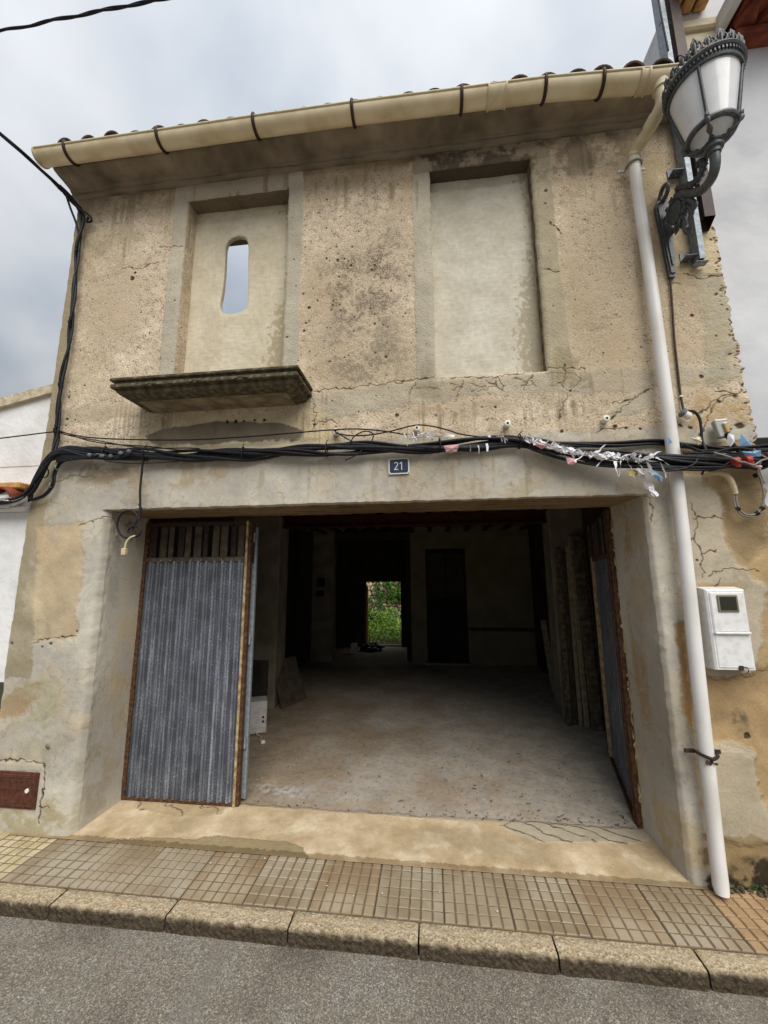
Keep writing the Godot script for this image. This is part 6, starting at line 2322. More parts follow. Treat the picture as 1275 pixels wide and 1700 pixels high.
	c1.lathe(PackedVector2Array([Vector2(0, -0.028), Vector2(0.018, -0.028), Vector2(0.021, -0.02), Vector2(0.021, 0.010), Vector2(0.0, 0.010)]), 14)
	put("body", c1.mesh(M["porcelain"]), cn)
	var c2 := B.new()
	c2.lathe(PackedVector2Array([Vector2(0.0, 0.008), Vector2(0.026, 0.008), Vector2(0.027, 0.022), Vector2(0.018, 0.030), Vector2(0.0, 0.031)]), 14)
	put("cap", c2.mesh(M["galvanised"]), cn)
	# conduit stub coming out of the wall
	var k := thing("conduit", "bent cream conduit stub poking out of the wall above the meter box", "conduit")
	put_tube("tube", k, smooth(vs([[1.596, 2.108, 0.0], [1.605, 2.112, 0.035], [1.645, 2.105, 0.06], [1.680, 2.070, 0.062], [1.698, 2.022, 0.056], [1.706, 1.985, 0.05]]), 5), 0.015, M["conduit"], 12)


# ------------------------------------------------------------------ cables
func twisted(b: B, path: PackedVector3Array, strands: int, spread: float, r: float, turns: float, loose := 0.3, seed_ := 1) -> void:
	var rr := RandomNumberGenerator.new()
	rr.seed = seed_
	var len_ := 0.0
	for i in path.size() - 1:
		len_ += path[i].distance_to(path[i + 1])
	for s in strands:
		var ph := TAU * s / strands + rr.randf_range(-0.3, 0.3)
		var k := rr.randf_range(0.75, 1.25)
		var sp := spread * rr.randf_range(0.75, 1.2)
		var pts := PackedVector3Array()
		var l := 0.0
		for i in path.size():
			if i > 0:
				l += path[i].distance_to(path[i - 1])
			var t := (path[mini(i + 1, path.size() - 1)] - path[maxi(i - 1, 0)]).normalized()
			var u := t.cross(Vector3(0, 0, 1) if absf(t.z) < 0.8 else Vector3.UP).normalized()
			var w := t.cross(u)
			var a := ph + turns * TAU * l * k
			var q := 1.0 + loose * sin(l * 7.0 * k + s * 1.7)
			pts.append(path[i] + (u * cos(a) * sp + w * sin(a) * sp * 0.7) * q)
		b.tube(pts, r * rr.randf_range(0.7, 1.25), 7)


func cable(called: String, label: String, path: Array, per: int, strands: int, spread: float, r: float, turns: float, mat: Material, loose := 0.3) -> Node3D:
	var t := thing(called, label, "cable")
	var b := B.new()
	var p := smooth(vs(path), per)
	if strands == 1:
		b.tube(p, r, 8)
	else:
		twisted(b, p, strands, spread, r, turns, loose, int(path[0][0] * 100) + strands)
	put("strands", b.mesh(mat), t)
	return t


func ties(t: Node3D, at: Array, r: float, mat: Material) -> void:
	for q in at:
		var b := B.new()
		var ring := PackedVector3Array()
		for k in 13:
			var a := TAU * k / 12.0
			ring.append(Vector3(q[0] + 0.004 * sin(a * 1.0), q[1] + cos(a) * r, 0.055 + sin(a) * r * 0.85))
		b.tube(ring, 0.0042, 6)
		b.tube(vs([[q[0], q[1] + r, 0.06], [q[0] + 0.004, q[1] + r + 0.004, 0.075], [q[0] + 0.016, q[1] + r + 0.014, 0.08]]), 0.0026, 5)
		put("cable_tie", b.mesh(mat), t)


func build_cables() -> void:
	var bk: Material = M["cable_black"]
	var main_ := cable("cable_bundle", "thick twisted black cable bundle running across the front above the garage opening",
		[[-2.60, 2.395, 0.06], [-2.50, 2.418, 0.06], [-2.33, 2.40, 0.06], [-1.915, 2.370, 0.055], [-1.518, 2.355, 0.05], [-1.095, 2.347, 0.05], [-0.569, 2.346, 0.05], [-0.258, 2.345, 0.05], [0.10, 2.342, 0.05], [0.35, 2.350, 0.05], [0.519, 2.350, 0.055], [0.66, 2.315, 0.06], [0.797, 2.27, 0.06], [1.029, 2.215, 0.075], [1.223, 2.180, 0.11], [1.414, 2.155, 0.14], [1.669, 2.165, 0.09], [1.902, 2.178, 0.06], [2.6, 2.18, 0.06]], 10, 10, 0.030, 0.0115, 0.55, bk)
	ties(main_, [[-2.2, 2.395], [-1.9, 2.37], [-1.2, 2.347], [-0.64, 2.346], [0.08, 2.343], [0.56, 2.345]], 0.044, bk)
	var ub := cable("cable_strand", "loose black cables sagging from the bundle behind the downpipe", [[0.50, 2.365, 0.05], [0.70, 2.335, 0.045], [0.83, 2.322, 0.04], [1.101, 2.312, 0.03], [1.333, 2.315, 0.022], [1.46, 2.29, 0.022], [1.60, 2.262, 0.04], [1.80, 2.235, 0.06], [2.6, 2.23, 0.06]], 8, 4, 0.013, 0.008, 0.5, bk)
	cable("cable_strand", "thin black cable slack between bunting and downpipe, lower", [[0.60, 2.30, 0.085], [0.80, 2.215, 0.09], [1.0, 2.165, 0.10], [1.2, 2.135, 0.14], [1.42, 2.11, 0.16], [1.6, 2.12, 0.13], [1.9, 2.15, 0.08], [2.5, 2.14, 0.07]], 8, 2, 0.008, 0.007, 1.2, bk)
	var tangle := thing("cable_tangle", "tangle of black cables with red tape rolls and grey wire at the right corner", "cables")
	var tb := B.new()
	var tr := RandomNumberGenerator.new()
	tr.seed = 9
	for i in 9:
		var y := 2.13 + i * 0.013
		tb.tube(smooth(vs([[1.42, y + tr.randf_range(-0.02, 0.03), 0.13], [1.55, y + tr.randf_range(-0.03, 0.04), 0.12], [1.70, y + tr.randf_range(-0.025, 0.04), 0.10], [1.82, y + tr.randf_range(-0.03, 0.03), 0.08], [2.0, y + tr.randf_range(-0.02, 0.04), 0.06], [2.6, y, 0.05]]), 7), tr.randf_range(0.006, 0.010), 7)
	put("wires", tb.mesh(bk), tangle)
	for q in [[1.66, 2.145, 0.15], [1.725, 2.150, 0.145], [1.86, 2.175, 0.11]]:
		var rb := B.new()
		rb.tube(vs([[q[0] - 0.012, q[1], q[2]], [q[0] + 0.014, q[1] + 0.004, q[2]]]), 0.021, 10)
		rb.lump(Vector3(q[0] + 0.012, q[1] - 0.018, q[2]), Vector3(0.014, 0.016, 0.012), edge_noise, 0.6, 5, 8)
		put("red_tape", rb.mesh(M["strip_red"]), tangle)
	var gw := B.new()
	gw.tube(smooth(vs([[1.56, 2.20, 0.15], [1.62, 2.165, 0.17], [1.66, 2.14, 0.17], [1.69, 2.135, 0.165], [1.74, 2.12, 0.16], [1.80, 2.15, 0.14], [1.90, 2.17, 0.11]]), 6), 0.0045, 6)
	gw.tube(smooth(vs([[1.78, 2.22, 0.12], [1.82, 2.17, 0.13], [1.90, 2.14, 0.12], [2.0, 2.15, 0.1]]), 6), 0.0045, 6)
	put("grey_wire", gw.mesh(M["cable_grey"]), tangle)
	# grey loop under the tangle into the conduit
	var lp := thing("cable_loop", "grey twin cable hanging in a loop from the corner tangle to the conduit stub", "cable")
	var lb := B.new()
	twisted(lb, smooth(vs([[1.706, 1.995, 0.05], [1.700, 1.95, 0.05], [1.708, 1.895, 0.05], [1.74, 1.862, 0.05], [1.785, 1.862, 0.05], [1.828, 1.90, 0.05], [1.845, 1.97, 0.055], [1.835, 2.05, 0.065], [1.815, 2.10, 0.08], [1.83, 2.16, 0.09]]), 7), 2, 0.0055, 0.0052, 0.4, 0.1, 3)
	put("strands", lb.mesh(M["cable_grey"]), lp)
	for q in [[1.706, 1.90], [1.80, 1.872], [1.828, 1.90], [1.822, 2.085]]:
		var kb := B.new()
		kb.tube(vs([[q[0] - 0.006, q[1] - 0.004, 0.05], [q[0] + 0.006, q[1] + 0.004, 0.055]]), 0.0125, 8)
		put("cable_tie", kb.mesh(bk), lp)
	# left drop to the neighbour
	var dl := cable("cable_drop", "black cables bending down round the left corner on to the white house", [[-2.40, 2.405, 0.06], [-2.52, 2.425, 0.065], [-2.585, 2.40, 0.07], [-2.635, 2.34, 0.07], [-2.685, 2.23, 0.07], [-2.735, 2.14, 0.065], [-2.82, 2.085, 0.06], [-2.95, 2.075, 0.05], [-3.6, 2.07, 0.03]], 8, 8, 0.022, 0.0095, 0.7, bk)
	ties(dl, [[-2.66, 2.28], [-2.76, 2.12]], 0.040, bk)
	var d2 := cable("cable_strand", "grey sheathed cable behind the left bend", [[-2.25, 2.37, 0.05], [-2.46, 2.365, 0.05], [-2.55, 2.34, 0.05], [-2.585, 2.27, 0.05], [-2.59, 2.18, 0.05], [-2.65, 2.11, 0.05], [-2.76, 2.08, 0.05]], 8, 2, 0.007, 0.0075, 1.0, bk)
	ties(d2, [[-2.565, 2.31], [-2.592, 2.185]], 0.018, M["cable_grey"])
	var gl := thing("cable_strand", "pale grey wires fanning out over the white house front", "cable")
	var gb := B.new()
	for i in 6:
		gb.tube(smooth(vs([[-2.74, 2.105 - i * 0.006, 0.075], [-2.85, 2.085 - i * 0.009, 0.07], [-2.98, 2.065 - i * 0.007, 0.05], [-3.6, 2.05 - i * 0.008, 0.03]]), 6), 0.0055, 6)
	put("wires", gb.mesh(M["cable_grey"]), gl)
	# splices on the left of the bundle
	var sp := thing("cable_splices", "row of black splice caps on the cable bundle under the balcony", "cable splices")
	for q in [[-2.28, 2.372], [-2.245, 2.368], [-2.19, 2.362], [-2.12, 2.358], [-2.05, 2.375], [-1.99, 2.385]]:
		var b := B.new()
		b.lump(Vector3(q[0], q[1], 0.098), Vector3(0.018, 0.013, 0.013), edge_noise, 0.4, 6, 8)
		put("splice_cap", b.mesh(M["galvanised"] if int(q[0] * 1000) % 2 == 0 else bk), sp)
	var lo := B.new()
	for i in 5:
		lo.tube(smooth(vs([[-2.56, 2.39 - i * 0.012, 0.07], [-2.40, 2.375 - i * 0.006, 0.085], [-2.25, 2.355 + (i % 2) * 0.02, 0.09], [-2.10, 2.36 - i * 0.004, 0.085], [-1.95, 2.37, 0.08], [-1.75, 2.362, 0.07]]), 6), 0.0065, 6)
	put("loose_wires", lo.mesh(bk), sp)
	# vertical run up the left corner, then out to the street
	var v := cable("cable_riser", "twisted black cable climbing the left corner from the bundle to the eaves", [[-2.60, 2.38, 0.06], [-2.612, 2.45, 0.055], [-2.612, 2.556, 0.045], [-2.622, 2.75, 0.045], [-2.630, 2.95, 0.045], [-2.630, 3.112, 0.045], [-2.615, 3.3, 0.045], [-2.612, 3.5, 0.045], [-2.635, 3.8, 0.05], [-2.642, 4.07, 0.05], [-2.640, 4.25, 0.05], [-2.65, 4.38, 0.06], [-2.70, 4.47, 0.09], [-2.76, 4.52, 0.16]], 8, 3, 0.011, 0.0105, 1.4, bk)
	ties(v, [[-2.612, 2.58], [-2.625, 2.93], [-2.613, 3.42], [-2.638, 4.02]], 0.026, bk)
	cable("cable_span", "black service cable sweeping from the left eaves out over the street", [[-2.65, 4.40, 0.06], [-2.71, 4.47, 0.12], [-2.80, 4.545, 0.30], [-2.90, 4.61, 0.50], [-3.05, 4.71, 0.80], [-3.6, 5.0, 1.60], [-5.4, 5.7, 4.2], [-9.0, 6.6, 9.0]], 8, 3, 0.010, 0.0085, 1.4, bk)
	var slack := thing("cable_slack", "loose black loop and hook where the service cable meets the eaves corner", "cable")
	var slb := B.new()
	slb.tube(smooth(vs([[-2.76, 4.53, 0.19], [-2.72, 4.46, 0.12], [-2.66, 4.40, 0.09], [-2.60, 4.36, 0.08], [-2.56, 4.33, 0.06], [-2.56, 4.30, 0.05], [-2.60, 4.30, 0.05], [-2.60, 4.35, 0.04]]), 6), 0.008, 7)
	slb.tube(smooth(vs([[-2.72, 4.47, 0.13], [-2.70, 4.38, 0.10], [-2.67, 4.28, 0.07], [-2.645, 4.18, 0.055]]), 6), 0.008, 7)
	put("strands", slb.mesh(bk), slack)
	# overhead line in the sky
	cable("overhead_cable", "twisted dark overhead cable crossing the sky at the top left", [[-3.2, 4.012, 1.19], [-2.9, 4.013, 1.192], [-2.6, 4.015, 1.194], [-2.3, 4.017, 1.196], [-2.1, 4.02, 1.198], [-1.894, 4.025, 1.2], [-1.7, 4.029, 1.2], [-1.497, 4.032, 1.2], [-1.3, 4.033, 1.2], [-1.119, 4.033, 1.2], [-0.9, 4.033, 1.2], [-0.6, 4.032, 1.2], [0.0, 4.03, 1.2], [1.0, 4.02, 1.2], [6.0, 4.0, 1.2]], 12, 2, 0.0045, 0.0055, 3.6, bk, 0.0)
	# thin wires
	cable("thin_wire", "thin black wire strung from the left corner to the first insulator", [[-5.0, 2.44, 0.02], [-3.078, 2.552, 0.04], [-2.689, 2.572, 0.05], [-2.58, 2.57, 0.05], [-2.302, 2.512, 0.05], [-1.663, 2.466, 0.05], [-1.147, 2.466, 0.05], [-0.585, 2.483, 0.05], [-0.35, 2.47, 0.05], [-0.12, 2.42, 0.06]], 8, 1, 0.0, 0.0048, 0.0, bk)
	cable("thin_wire", "thin black wire slanting down to the bundle under the balcony", [[-2.60, 2.575, 0.05], [-2.35, 2.50, 0.05], [-2.0, 2.435, 0.06], [-1.75, 2.405, 0.07], [-1.5, 2.385, 0.07]], 8, 2, 0.006, 0.0055, 1.5, bk)
	cable("thin_wire", "black wire arching over the insulator above the house number", [[-0.585, 2.465, 0.045], [-0.50, 2.44, 0.05], [-0.36, 2.435, 0.05], [-0.22, 2.455, 0.05], [-0.07, 2.487, 0.045], [0.04, 2.472, 0.05], [0.14, 2.44, 0.05], [0.22, 2.41, 0.05], [0.40, 2.37, 0.06]], 8, 1, 0.0, 0.0048, 0.0, bk)
	cable("wire_loop", "small black wire loop springing up from the bundle by the first insulator", [[-0.575, 2.465, 0.05], [-0.53, 2.43, 0.06], [-0.48, 2.395, 0.07], [-0.475, 2.37, 0.07]], 6, 1, 0.0, 0.0042, 0.0, bk)
	cable("wire_loop", "black wire curl between first and second insulator", [[-0.475, 2.37, 0.07], [-0.465, 2.41, 0.075], [-0.42, 2.445, 0.07], [-0.37, 2.455, 0.065], [-0.335, 2.435, 0.06], [-0.34, 2.39, 0.07], [-0.345, 2.36, 0.07]], 6, 1, 0.0, 0.0042, 0.0, bk)
	cable("wire_end", "cut black wire end pointing down below the bundle", [[-0.40, 2.33, 0.08], [-0.43, 2.30, 0.085], [-0.48, 2.275, 0.085], [-0.51, 2.265, 0.08]], 6, 1, 0.0, 0.0042, 0.0, bk)
	cable("wire_end", "thick black cable end hanging under the corner tangle", [[1.53, 2.18, 0.13], [1.52, 2.13, 0.13], [1.503, 2.085, 0.12]], 6, 1, 0.0, 0.006, 0.0, bk)
	cable("wire_loop", "black loop round the downpipe at cable height", [[1.22, 2.20, 0.12], [1.235, 2.13, 0.14], [1.30, 2.105, 0.16], [1.38, 2.11, 0.165], [1.45, 2.14, 0.16], [1.48, 2.19, 0.14]], 6, 1, 0.0, 0.006, 0.0, bk)
	cable("thin_wire", "fine sagging wire below the bundle at the left", [[-2.2, 2.34, 0.06], [-2.0, 2.315, 0.05], [-1.7, 2.315, 0.05], [-1.4, 2.335, 0.05], [-1.15, 2.35, 0.06]], 6, 1, 0.0, 0.003, 0.0, bk)
	# flex that hangs into the doorway, coiled, with its connector
	var hg := thing("hanging_flex", "black flex hanging from the bundle in a loose coil at the garage's top left", "cable")
	var hl := vs([[-1.905, 2.36, 0.07], [-1.912, 2.25, 0.06], [-1.912, 2.12, 0.06], [-1.900, 2.02, 0.06]])
	for k in 19:
		var a := 0.25 + TAU * 0.80 * k / 18.0
		hl.append(Vector3(-1.972 + cos(a) * 0.080, 1.895 + sin(a) * 0.090, 0.062 + 0.008 * sin(a)))
	for k in 12:
		var a := -1.9 + TAU * 0.85 * k / 11.0
		hl.append(Vector3(-1.915 + cos(a) * 0.045, 1.845 + sin(a) * 0.036, 0.07))
	var hp := smooth(hl, 3)
	put_tube("flex", hg, hp, 0.0068, M["cable_black"], 8)
	put_tube("second_turn", hg, smooth(vs([[-1.905, 2.03, 0.065], [-1.888, 1.985, 0.06], [-1.905, 1.93, 0.06], [-1.93, 1.88, 0.065], [-1.935, 1.84, 0.07], [-1.912, 1.815, 0.07]]), 6), 0.0068, M["cable_black"], 8)
	var tail := smooth(vs([[-1.905, 1.815, 0.07], [-1.935, 1.805, 0.075], [-1.960, 1.775, 0.075], [-1.968, 1.735, 0.075]]), 5)
	put_tube("pale_tail", hg, tail, 0.007, M["conduit"], 8)
	put_box("connector", hg, Vector3(-1.985, 1.690, 0.062), Vector3(-1.955, 1.735, 0.088), M["conduit"], 0.004)
	# lamp feed
	var lf := cable("lamp_cable", "thin brown cable running down the wall from the lantern plate", [[1.556, 3.39, 0.012], [1.546, 3.20, 0.012], [1.531, 2.97, 0.012], [1.525, 2.75, 0.012], [1.522, 2.62, 0.012], [1.52, 2.52, 0.02], [1.515, 2.49, 0.035]], 6, 1, 0.0, 0.0062, 0.0, M["brown_paint"])
	var tie := B.new()
	tie.tube(vs([[1.5225, 2.60, 0.012], [1.522, 2.59, 0.013]]), 0.009, 8)
	put("white_clip", tie.mesh(M["porcelain"]), lf)
	cable("lamp_cable", "short dark cable from the round connector down into the bundle", [[1.515, 2.49, 0.04], [1.555, 2.482, 0.05], [1.58, 2.44, 0.05], [1.582, 2.38, 0.05], [1.578, 2.30, 0.05], [1.575, 2.22, 0.08]], 6, 1, 0.0, 0.0075, 0.0, M["cable_black"])
	cable("junction_cable", "black cable hanging out of the tilted grey junction box", [[1.692, 2.33, 0.075], [1.70, 2.29, 0.08], [1.715, 2.25, 0.085], [1.74, 2.20, 0.09]], 6, 1, 0.0, 0.011, 0.0, bk)


# ------------------------------------------------------------------ torn bunting left on the cables
func ribbon(b: B, pts: PackedVector3Array, w: float, r: RandomNumberGenerator) -> void:
	var m := pts.size()
	var ph := r.randf() * TAU
	for i in m - 1:
		var q := []
		for c in [[i, -1.0], [i + 1, -1.0], [i + 1, 1.0], [i, 1.0]]:
			var k: int = c[0]
			var t := (pts[mini(k + 1, m - 1)] - pts[maxi(k - 1, 0)]).normalized()
			var a := ph * 0.25 + k * 0.22
			var side := (t.cross(Vector3(0, 0, 1)).normalized() * cos(a) + Vector3(0, 0, 1) * sin(a))
			q.append(pts[k] + side * w * c[1] * (0.75 + 0.25 * sin(k * 1.3 + ph)))
		b.quad(q[0], q[1], q[2], q[3])


func build_bunting() -> void:
	var r := RandomNumberGenerator.new()
	r.seed = 44
	var t := thing("torn_bunting", "torn white plastic bunting caught along the sagging right half of the cables", "bunting")
	# main rag: follows the sagging cable
	var line := smooth(vs([[0.57, 2.345, 0.105], [0.66, 2.315, 0.11], [0.78, 2.265, 0.115], [0.90, 2.230, 0.12], [1.02, 2.21, 0.13], [1.13, 2.19, 0.15], [1.25, 2.175, 0.165]]), 8)
	for s in 5:
		var b := B.new()
		var p := PackedVector3Array()
		for i in range(s * 2, line.size() - (4 - s) * 3):
			p.append(line[i] + Vector3(0, 0.012 * sin(i * 0.9 + s) + r.randf_range(-0.010, 0.012), 0.012 * cos(i * 0.7 + s * 2.0)))
		ribbon(b, p, 0.011, r)
		put("plastic_strip", b.mesh(M["strip_white"]), t)
	# frayed ends that stand off or hang down
	var tails := [[0.60, 2.34, 0.02, -0.05], [0.62, 2.335, -0.03, 0.03], [0.69, 2.30, 0.02, 0.04], [0.74, 2.275, 0.03, 0.05], [0.80, 2.25, 0.03, -0.05], [0.90, 2.225, -0.07, -0.05], [0.95, 2.225, 0.05, 0.045], [0.97, 2.215, 0.04, -0.03], [1.0, 2.19, -0.06, -0.05], [1.05, 2.17, -0.01, -0.12], [1.08, 2.17, -0.03, -0.09], [1.11, 2.17, 0.015, -0.10], [1.14, 2.19, 0.05, 0.03], [1.15, 2.17, 0.03, -0.07], [1.20, 2.17, 0.02, -0.09], [1.22, 2.19, 0.05, 0.02], [1.25, 2.18, 0.05, -0.05], [1.27, 2.17, 0.01, -0.11], [1.10, 2.20, 0.06, 0.02], [1.18, 2.20, -0.03, -0.06]]
	for q in tails:
		var b := B.new()
		var p := PackedVector3Array()
		for i in 7:
			var f := i / 6.0
			p.append(Vector3(q[0] + q[2] * f + r.randf_range(-0.004, 0.004), q[1] + q[3] * f * (0.5 + 0.5 * f) + r.randf_range(-0.004, 0.004), 0.125 + 0.02 * f + (q[0] - 0.6) * 0.06))
		ribbon(b, p, r.randf_range(0.006, 0.012), r)
		put("plastic_strip", b.mesh(M["strip_white"]), t)
	var long_ := thing("torn_bunting", "long frayed white plastic tatter hanging at the garage's top right corner", "bunting")
	for s in 3:
		var b := B.new()
		var p := PackedVector3Array()
		for i in 16:
			var f := i / 15.0
			p.append(Vector3(1.165 + 0.085 * f + 0.010 * sin(i * 1.1 + s * 2.0), 2.125 - 0.150 * f + 0.004 * sin(i * 2.0), 0.14 - 0.02 * f + 0.006 * s))
		ribbon(b, p, 0.013, r)
		put("plastic_strip", b.mesh(M["strip_white"]), long_)
	var first := thing("torn_bunting", "white shredded bunting knot on the cables just right of the house number", "bunting")
	for s in 16:
		var b := B.new()
		var p := PackedVector3Array()
		var x := r.randf_range(-0.12, 0.02)
		var y := r.randf_range(2.37, 2.40)
		var dx := r.randf_range(-0.05, 0.07)
		var dy := r.randf_range(-0.05, 0.05)
		for i in 6:
			var f := i / 5.0
			p.append(Vector3(x + dx * f + r.randf_range(-0.008, 0.008), y + dy * f + r.randf_range(-0.006, 0.006), 0.10 + r.randf_range(-0.006, 0.01)))
		ribbon(b, p, r.randf_range(0.006, 0.012), r)
		put("plastic_strip", b.mesh(M["strip_white"]), first)
	var flat := B.new()
	var fp := PackedVector3Array()
	for i in 14:
		fp.append(Vector3(0.0 + i * 0.013, 2.385 + 0.004 * sin(i * 0.8), 0.105))
	ribbon(flat, fp, 0.012, r)
	put("plastic_strip", flat.mesh(M["strip_white"]), first)
	var second := thing("torn_bunting", "small white plastic scraps tied on the bundle below the third insulator", "bunting")
	for s in 8:
		var b := B.new()
		var p := PackedVector3Array()
		var x := r.randf_range(0.34, 0.47)
		var dx := r.randf_range(-0.04, 0.06)
		var dy := r.randf_range(-0.05, 0.03)
		for i in 5:
			var f := i / 4.0
			p.append(Vector3(x + dx * f, 2.375 - 0.02 * (x - 0.34) * 5.0 + dy * f + r.randf_range(-0.004, 0.004), 0.10))
		ribbon(b, p, 0.008, r)
		put("plastic_strip", b.mesh(M["strip_white"]), second)
	var spikes := B.new()
	for q in [[0.26, 2.315], [0.36, 2.31], [0.31, 2.30]]:
		ribbon(spikes, vs([[q[0], q[1] + 0.02, 0.09], [q[0] + 0.004, q[1], 0.09], [q[0] + 0.002, q[1] - 0.03, 0.09]]), 0.008, r)
	put("plastic_strip", spikes.mesh(M["strip_white"]), second)
	# coloured pennant scraps
	var pen := [["pink pennant scrap under the cables to the right of the house number", "strip_pink", [[0.10, 2.315], [0.21, 2.32], [0.195, 2.275], [0.16, 2.265], [0.12, 2.272]]],
		["folded pink pennant scrap at the start of the sagging white tatters", "strip_pink", [[0.60, 2.335], [0.72, 2.275], [0.68, 2.262], [0.635, 2.285]]],
		["crumpled red-pink pennant hanging below the middle of the sag", "strip_pink", [[0.80, 2.215], [0.865, 2.205], [0.87, 2.180], [0.84, 2.162], [0.805, 2.165]]],
		["yellow pennant scrap under the sagging tatters", "strip_yellow", [[1.125, 2.125], [1.185, 2.13], [1.19, 2.095], [1.155, 2.075], [1.13, 2.088]]],
		["bright blue pennant scrap right of the yellow one", "strip_blue", [[1.205, 2.105], [1.275, 2.105], [1.30, 2.055], [1.285, 2.035], [1.25, 2.06]]],
		["pale blue pennant scrap in front of the white downpipe's left side", "strip_blue", [[1.335, 2.30], [1.352, 2.30], [1.350, 2.255], [1.318, 2.24]]],
		["cream pennant scrap just right of the white downpipe", "strip_cream", [[1.445, 2.29], [1.51, 2.285], [1.51, 2.255], [1.49, 2.235], [1.475, 2.262]]],
		["blue pennant scrap hanging from the grey junction box", "strip_blue", [[1.705, 2.30], [1.755, 2.235], [1.745, 2.215], [1.685, 2.218]]],
		["white pennant scrap left of the grey junction box", "strip_white", [[1.635, 2.30], [1.675, 2.29], [1.665, 2.24], [1.645, 2.215], [1.625, 2.25]]],
		["blue pennant crumpled on the tangle near the right corner", "strip_blue", [[1.70, 2.195], [1.80, 2.20], [1.81, 2.165], [1.75, 2.16], [1.71, 2.175]]],
		["red pennant scrap at the far right end of the cables", "strip_red", [[1.84, 2.19], [1.95, 2.20], [1.95, 2.155], [1.87, 2.15]]],
		["small pink pennant tip below the corner tangle", "strip_pink", [[1.735, 2.12], [1.785, 2.115], [1.775, 2.085]]]]
	for q in pen:
		var t2 := thing("pennant", q[0], "pennant", Vector3.ZERO, "scraps of coloured bunting on the cables")
		var b := B.new()
		var pg: Array = q[2]
		var c := Vector3.ZERO
		var ps := []
		var zb := 0.12 if pg[0][0] < 1.15 else 0.155
		for p in pg:
			var v := Vector3(lerpf(pg[0][0], p[0], 0.85), lerpf(pg[0][1], p[1], 0.85), zb + r.randf_range(-0.012, 0.012))
			ps.append(v)
			c += v / pg.size()
		c.z += 0.012
		for k in ps.size():
			var a: Vector3 = ps[k]
			var b2: Vector3 = ps[(k + 1) % ps.size()]
			b.tri(c, a, a.lerp(b2, 0.5) + Vector3(0, 0, r.randf_range(-0.008, 0.008)))
			b.tri(c, a.lerp(b2, 0.5), b2)
		put("cloth", b.mesh(M[q[1]]), t2)


# ------------------------------------------------------------------ things kept in the garage
func plank(label: String, base: Vector3, top: Vector3, w: float, thick: float, mat: Material, turn := 0.0) -> void:
	var t := thing("plank", label, "plank", base, "boards leaning in the garage")
	var d := top - base
	var y := d.normalized()
	var x := Vector3(1, 0, 0).rotated(Vector3.UP, turn)
	x = (x - y * x.dot(y)).normalized()
	var z := x.cross(y)
	var b := B.new()
	b.box(Vector3(0, 0, 0) + d * 0.5, Vector3(w, d.length(), thick), 0.004, Basis(x, y, z))
	put("board", b.mesh(mat), t)


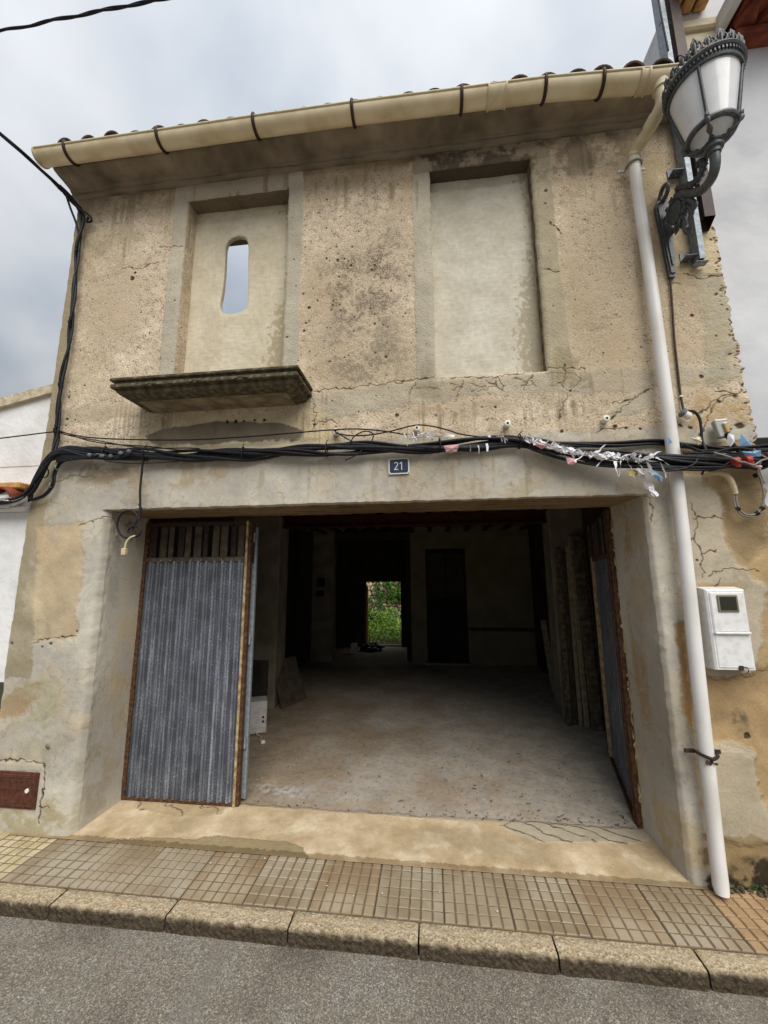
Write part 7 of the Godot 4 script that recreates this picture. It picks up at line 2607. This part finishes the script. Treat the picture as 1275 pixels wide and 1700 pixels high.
func build_stored_things() -> void:
	var ow: Material = M["old_wood"]
	var lw: Material = M["old_wood_light"]
	plank("dark narrow plank, farthest left of those leaning on the right pier", Vector3(1.385, 0.01, -2.10), Vector3(1.475, 1.85, -2.30), 0.06, 0.03, ow)
	plank("dark plank with a split top, second from left on the right pier", Vector3(1.445, 0.01, -2.12), Vector3(1.53, 1.80, -2.29), 0.05, 0.03, M["slat_wood"], 0.3)
	plank("thin pale batten between the dark planks and the broad board on the right pier", Vector3(1.49, 0.01, -2.06), Vector3(1.575, 1.88, -2.29), 0.035, 0.025, lw)
	plank("tall pale batten beside the broad board on the right pier", Vector3(1.545, 0.01, -2.05), Vector3(1.61, 1.98, -2.28), 0.045, 0.03, lw, 0.2)
	plank("broad stained board in front of the other boards on the right pier", Vector3(1.62, 0.01, -1.98), Vector3(1.665, 1.98, -2.24), 0.105, 0.035, ow, 0.15)
	plank("plank standing in the corner behind the open right garage leaf", Vector3(1.70, 0.01, -2.05), Vector3(1.73, 1.95, -2.27), 0.07, 0.03, ow)
	plank("short pale board leaning alone at the back right of the garage", Vector3(1.595, 0.0, -3.25), Vector3(1.565, 0.91, -3.45), 0.075, 0.03, lw)
	var t := thing("leaning_panel", "grey scratched panel leaning on the left pier inside the garage", "panel")
	var pb := B.new()
	var o := Vector3(-1.76, 0.01, -2.28)
	var along := Vector3(0.16, 0.0, -0.42)
	var up := Vector3(-0.20, 0.50, -0.10)
	var nn := up.cross(along).normalized() * 0.012
	pb.quad(o, o + along, o + along + up, o + up)
	pb.quad(o + nn, o + up + nn, o + along + up + nn, o + along + nn)
	for e in [[o, o + along], [o + along, o + along + up], [o + along + up, o + up], [o + up, o]]:
		pb.quad(e[0], e[0] + nn, e[1] + nn, e[1])
	put("sheet", pb.mesh(M["slat_wood"]), t)
	var box := thing("white_appliance", "small white appliance box with dirty corner standing behind the left garage leaf", "appliance", Vector3(-1.80, 0.0, -1.62))
	box.rotation.y = 0.42
	put("case", box_mesh(Vector3(0.24, 0.30, 0.20), M["dirty_white"], 0.012), box, Vector3(0, 0.165, 0))
	put("front_panel", box_mesh(Vector3(0.20, 0.12, 0.008), M["dirty_white"], 0.004), box, Vector3(0.0, 0.13, 0.102))
	for y in [0.13, 0.17]:
		put("knob", box_mesh(Vector3(0.02, 0.02, 0.012), M["dark_hole"], 0.004), box, Vector3(0.085, y, 0.106))
	put_tube("flex", box, smooth(vs([[0.02, 0.04, 0.10], [0.04, 0.02, 0.13], [0.08, 0.012, 0.18], [0.06, 0.012, 0.25], [0.10, 0.014, 0.30]]), 6), 0.005, M["conduit"], 6)
	put_box("plug", box, Vector3(0.07, 0.006, 0.29), Vector3(0.11, 0.032, 0.33), M["porcelain"], 0.006)
	var bag := thing("black_sack", "limp black plastic sack on the floor by the far garden doorway", "sack", Vector3(-1.22, 0.0, -5.95))
	var bb := B.new()
	bb.lump(Vector3(0, 0.05, 0), Vector3(0.22, 0.085, 0.16), fnl(95, 2.0, 3), 0.7, 10, 16)
	bb.lump(Vector3(-0.16, 0.03, 0.05), Vector3(0.10, 0.05, 0.08), fnl(96, 2.0, 3), 0.7, 8, 12)
	put("plastic", bb.mesh(M["black_bag"]), bag)
	var blk := thing("white_block", "pale block on the floor left of the black sack", "block", Vector3(-1.56, 0.0, -5.62))
	put("block", box_mesh(Vector3(0.12, 0.20, 0.12), M["dirty_white"], 0.01), blk, Vector3(0, 0.10, 0))


func build_litter() -> void:
	# dry leaves, twigs and chips swept up along the lip of the floor
	var r := RandomNumberGenerator.new()
	r.seed = 77
	var b := B.new()
	for i in 150:
		var x := r.randf_range(0.05, 1.2) if i % 3 else r.randf_range(-1.3, 1.2)
		var z := -0.42 - absf(r.randfn()) * 0.06 if i % 2 else r.randf_range(-1.5, -0.42)
		if i % 2 and x > 0.2:
			z -= 0.03 * (x - 0.2)
		var a := r.randf() * TAU
		var l := r.randf_range(0.003, 0.008) if i % 5 else r.randf_range(0.008, 0.022)
		var w := r.randf_range(0.0015, 0.004)
		var d := Vector3(cos(a), 0, sin(a)) * l
		var s := Vector3(-sin(a), 0, cos(a)) * w
		var o := Vector3(x, 0.0115, z)
		var up := Vector3(0, r.randf_range(0.001, 0.006), 0)
		b.quad(o - d - s, o - d + s, o + d + s + up, o + d - s + up)
	var lit := put("floor_litter", b.mesh(M["dark_iron"]), self)
	lit.set_meta("kind", "stuff")
	tag(lit, "dry twigs and leaf bits scattered on the garage floor behind the apron", "litter")
	var c := B.new()
	for i in 90:
		var x := r.randf_range(-1.5, 1.2)
		var z := r.randf_range(-1.6, 0.3)
		c.lump(Vector3(x, 0.008, z), Vector3(r.randf_range(0.002, 0.006), 0.002, r.randf_range(0.002, 0.006)), edge_noise, 0.4, 4, 6)
	var ch := put("plaster_crumbs", c.mesh(M["dirty_white"]), self)
	ch.set_meta("kind", "stuff")
	tag(ch, "small white plaster crumbs lying on the pavement and the garage floor", "crumbs")
	# moss and dirt in the wet corner below the downpipe
	var m := leaf_cloud(160, Vector3(1.68, 0.016, 0.012), Vector3(0.16, 0.012, 0.010), 0.012, M["leaf_d"], 31)
	var mo := put_multi("moss", m, self)
	tag(mo, "dark moss growing at the wall foot right of the downpipe", "moss")
	var so := B.new()
	for i in 60:
		so.lump(Vector3(1.44 + r.randf_range(-0.10, 0.30), 0.002 + absf(r.randfn()) * 0.012, 0.012 + r.randf_range(-0.006, 0.02)), Vector3(r.randf_range(0.006, 0.02), r.randf_range(0.004, 0.012), r.randf_range(0.006, 0.014)), edge_noise, 0.7, 4, 6)
	var sd := put("wet_dirt", so.mesh(M["moss_stone"]), self)
	sd.set_meta("kind", "stuff")
	tag(sd, "dark wet dirt heaped at the foot of the white downpipe", "dirt")
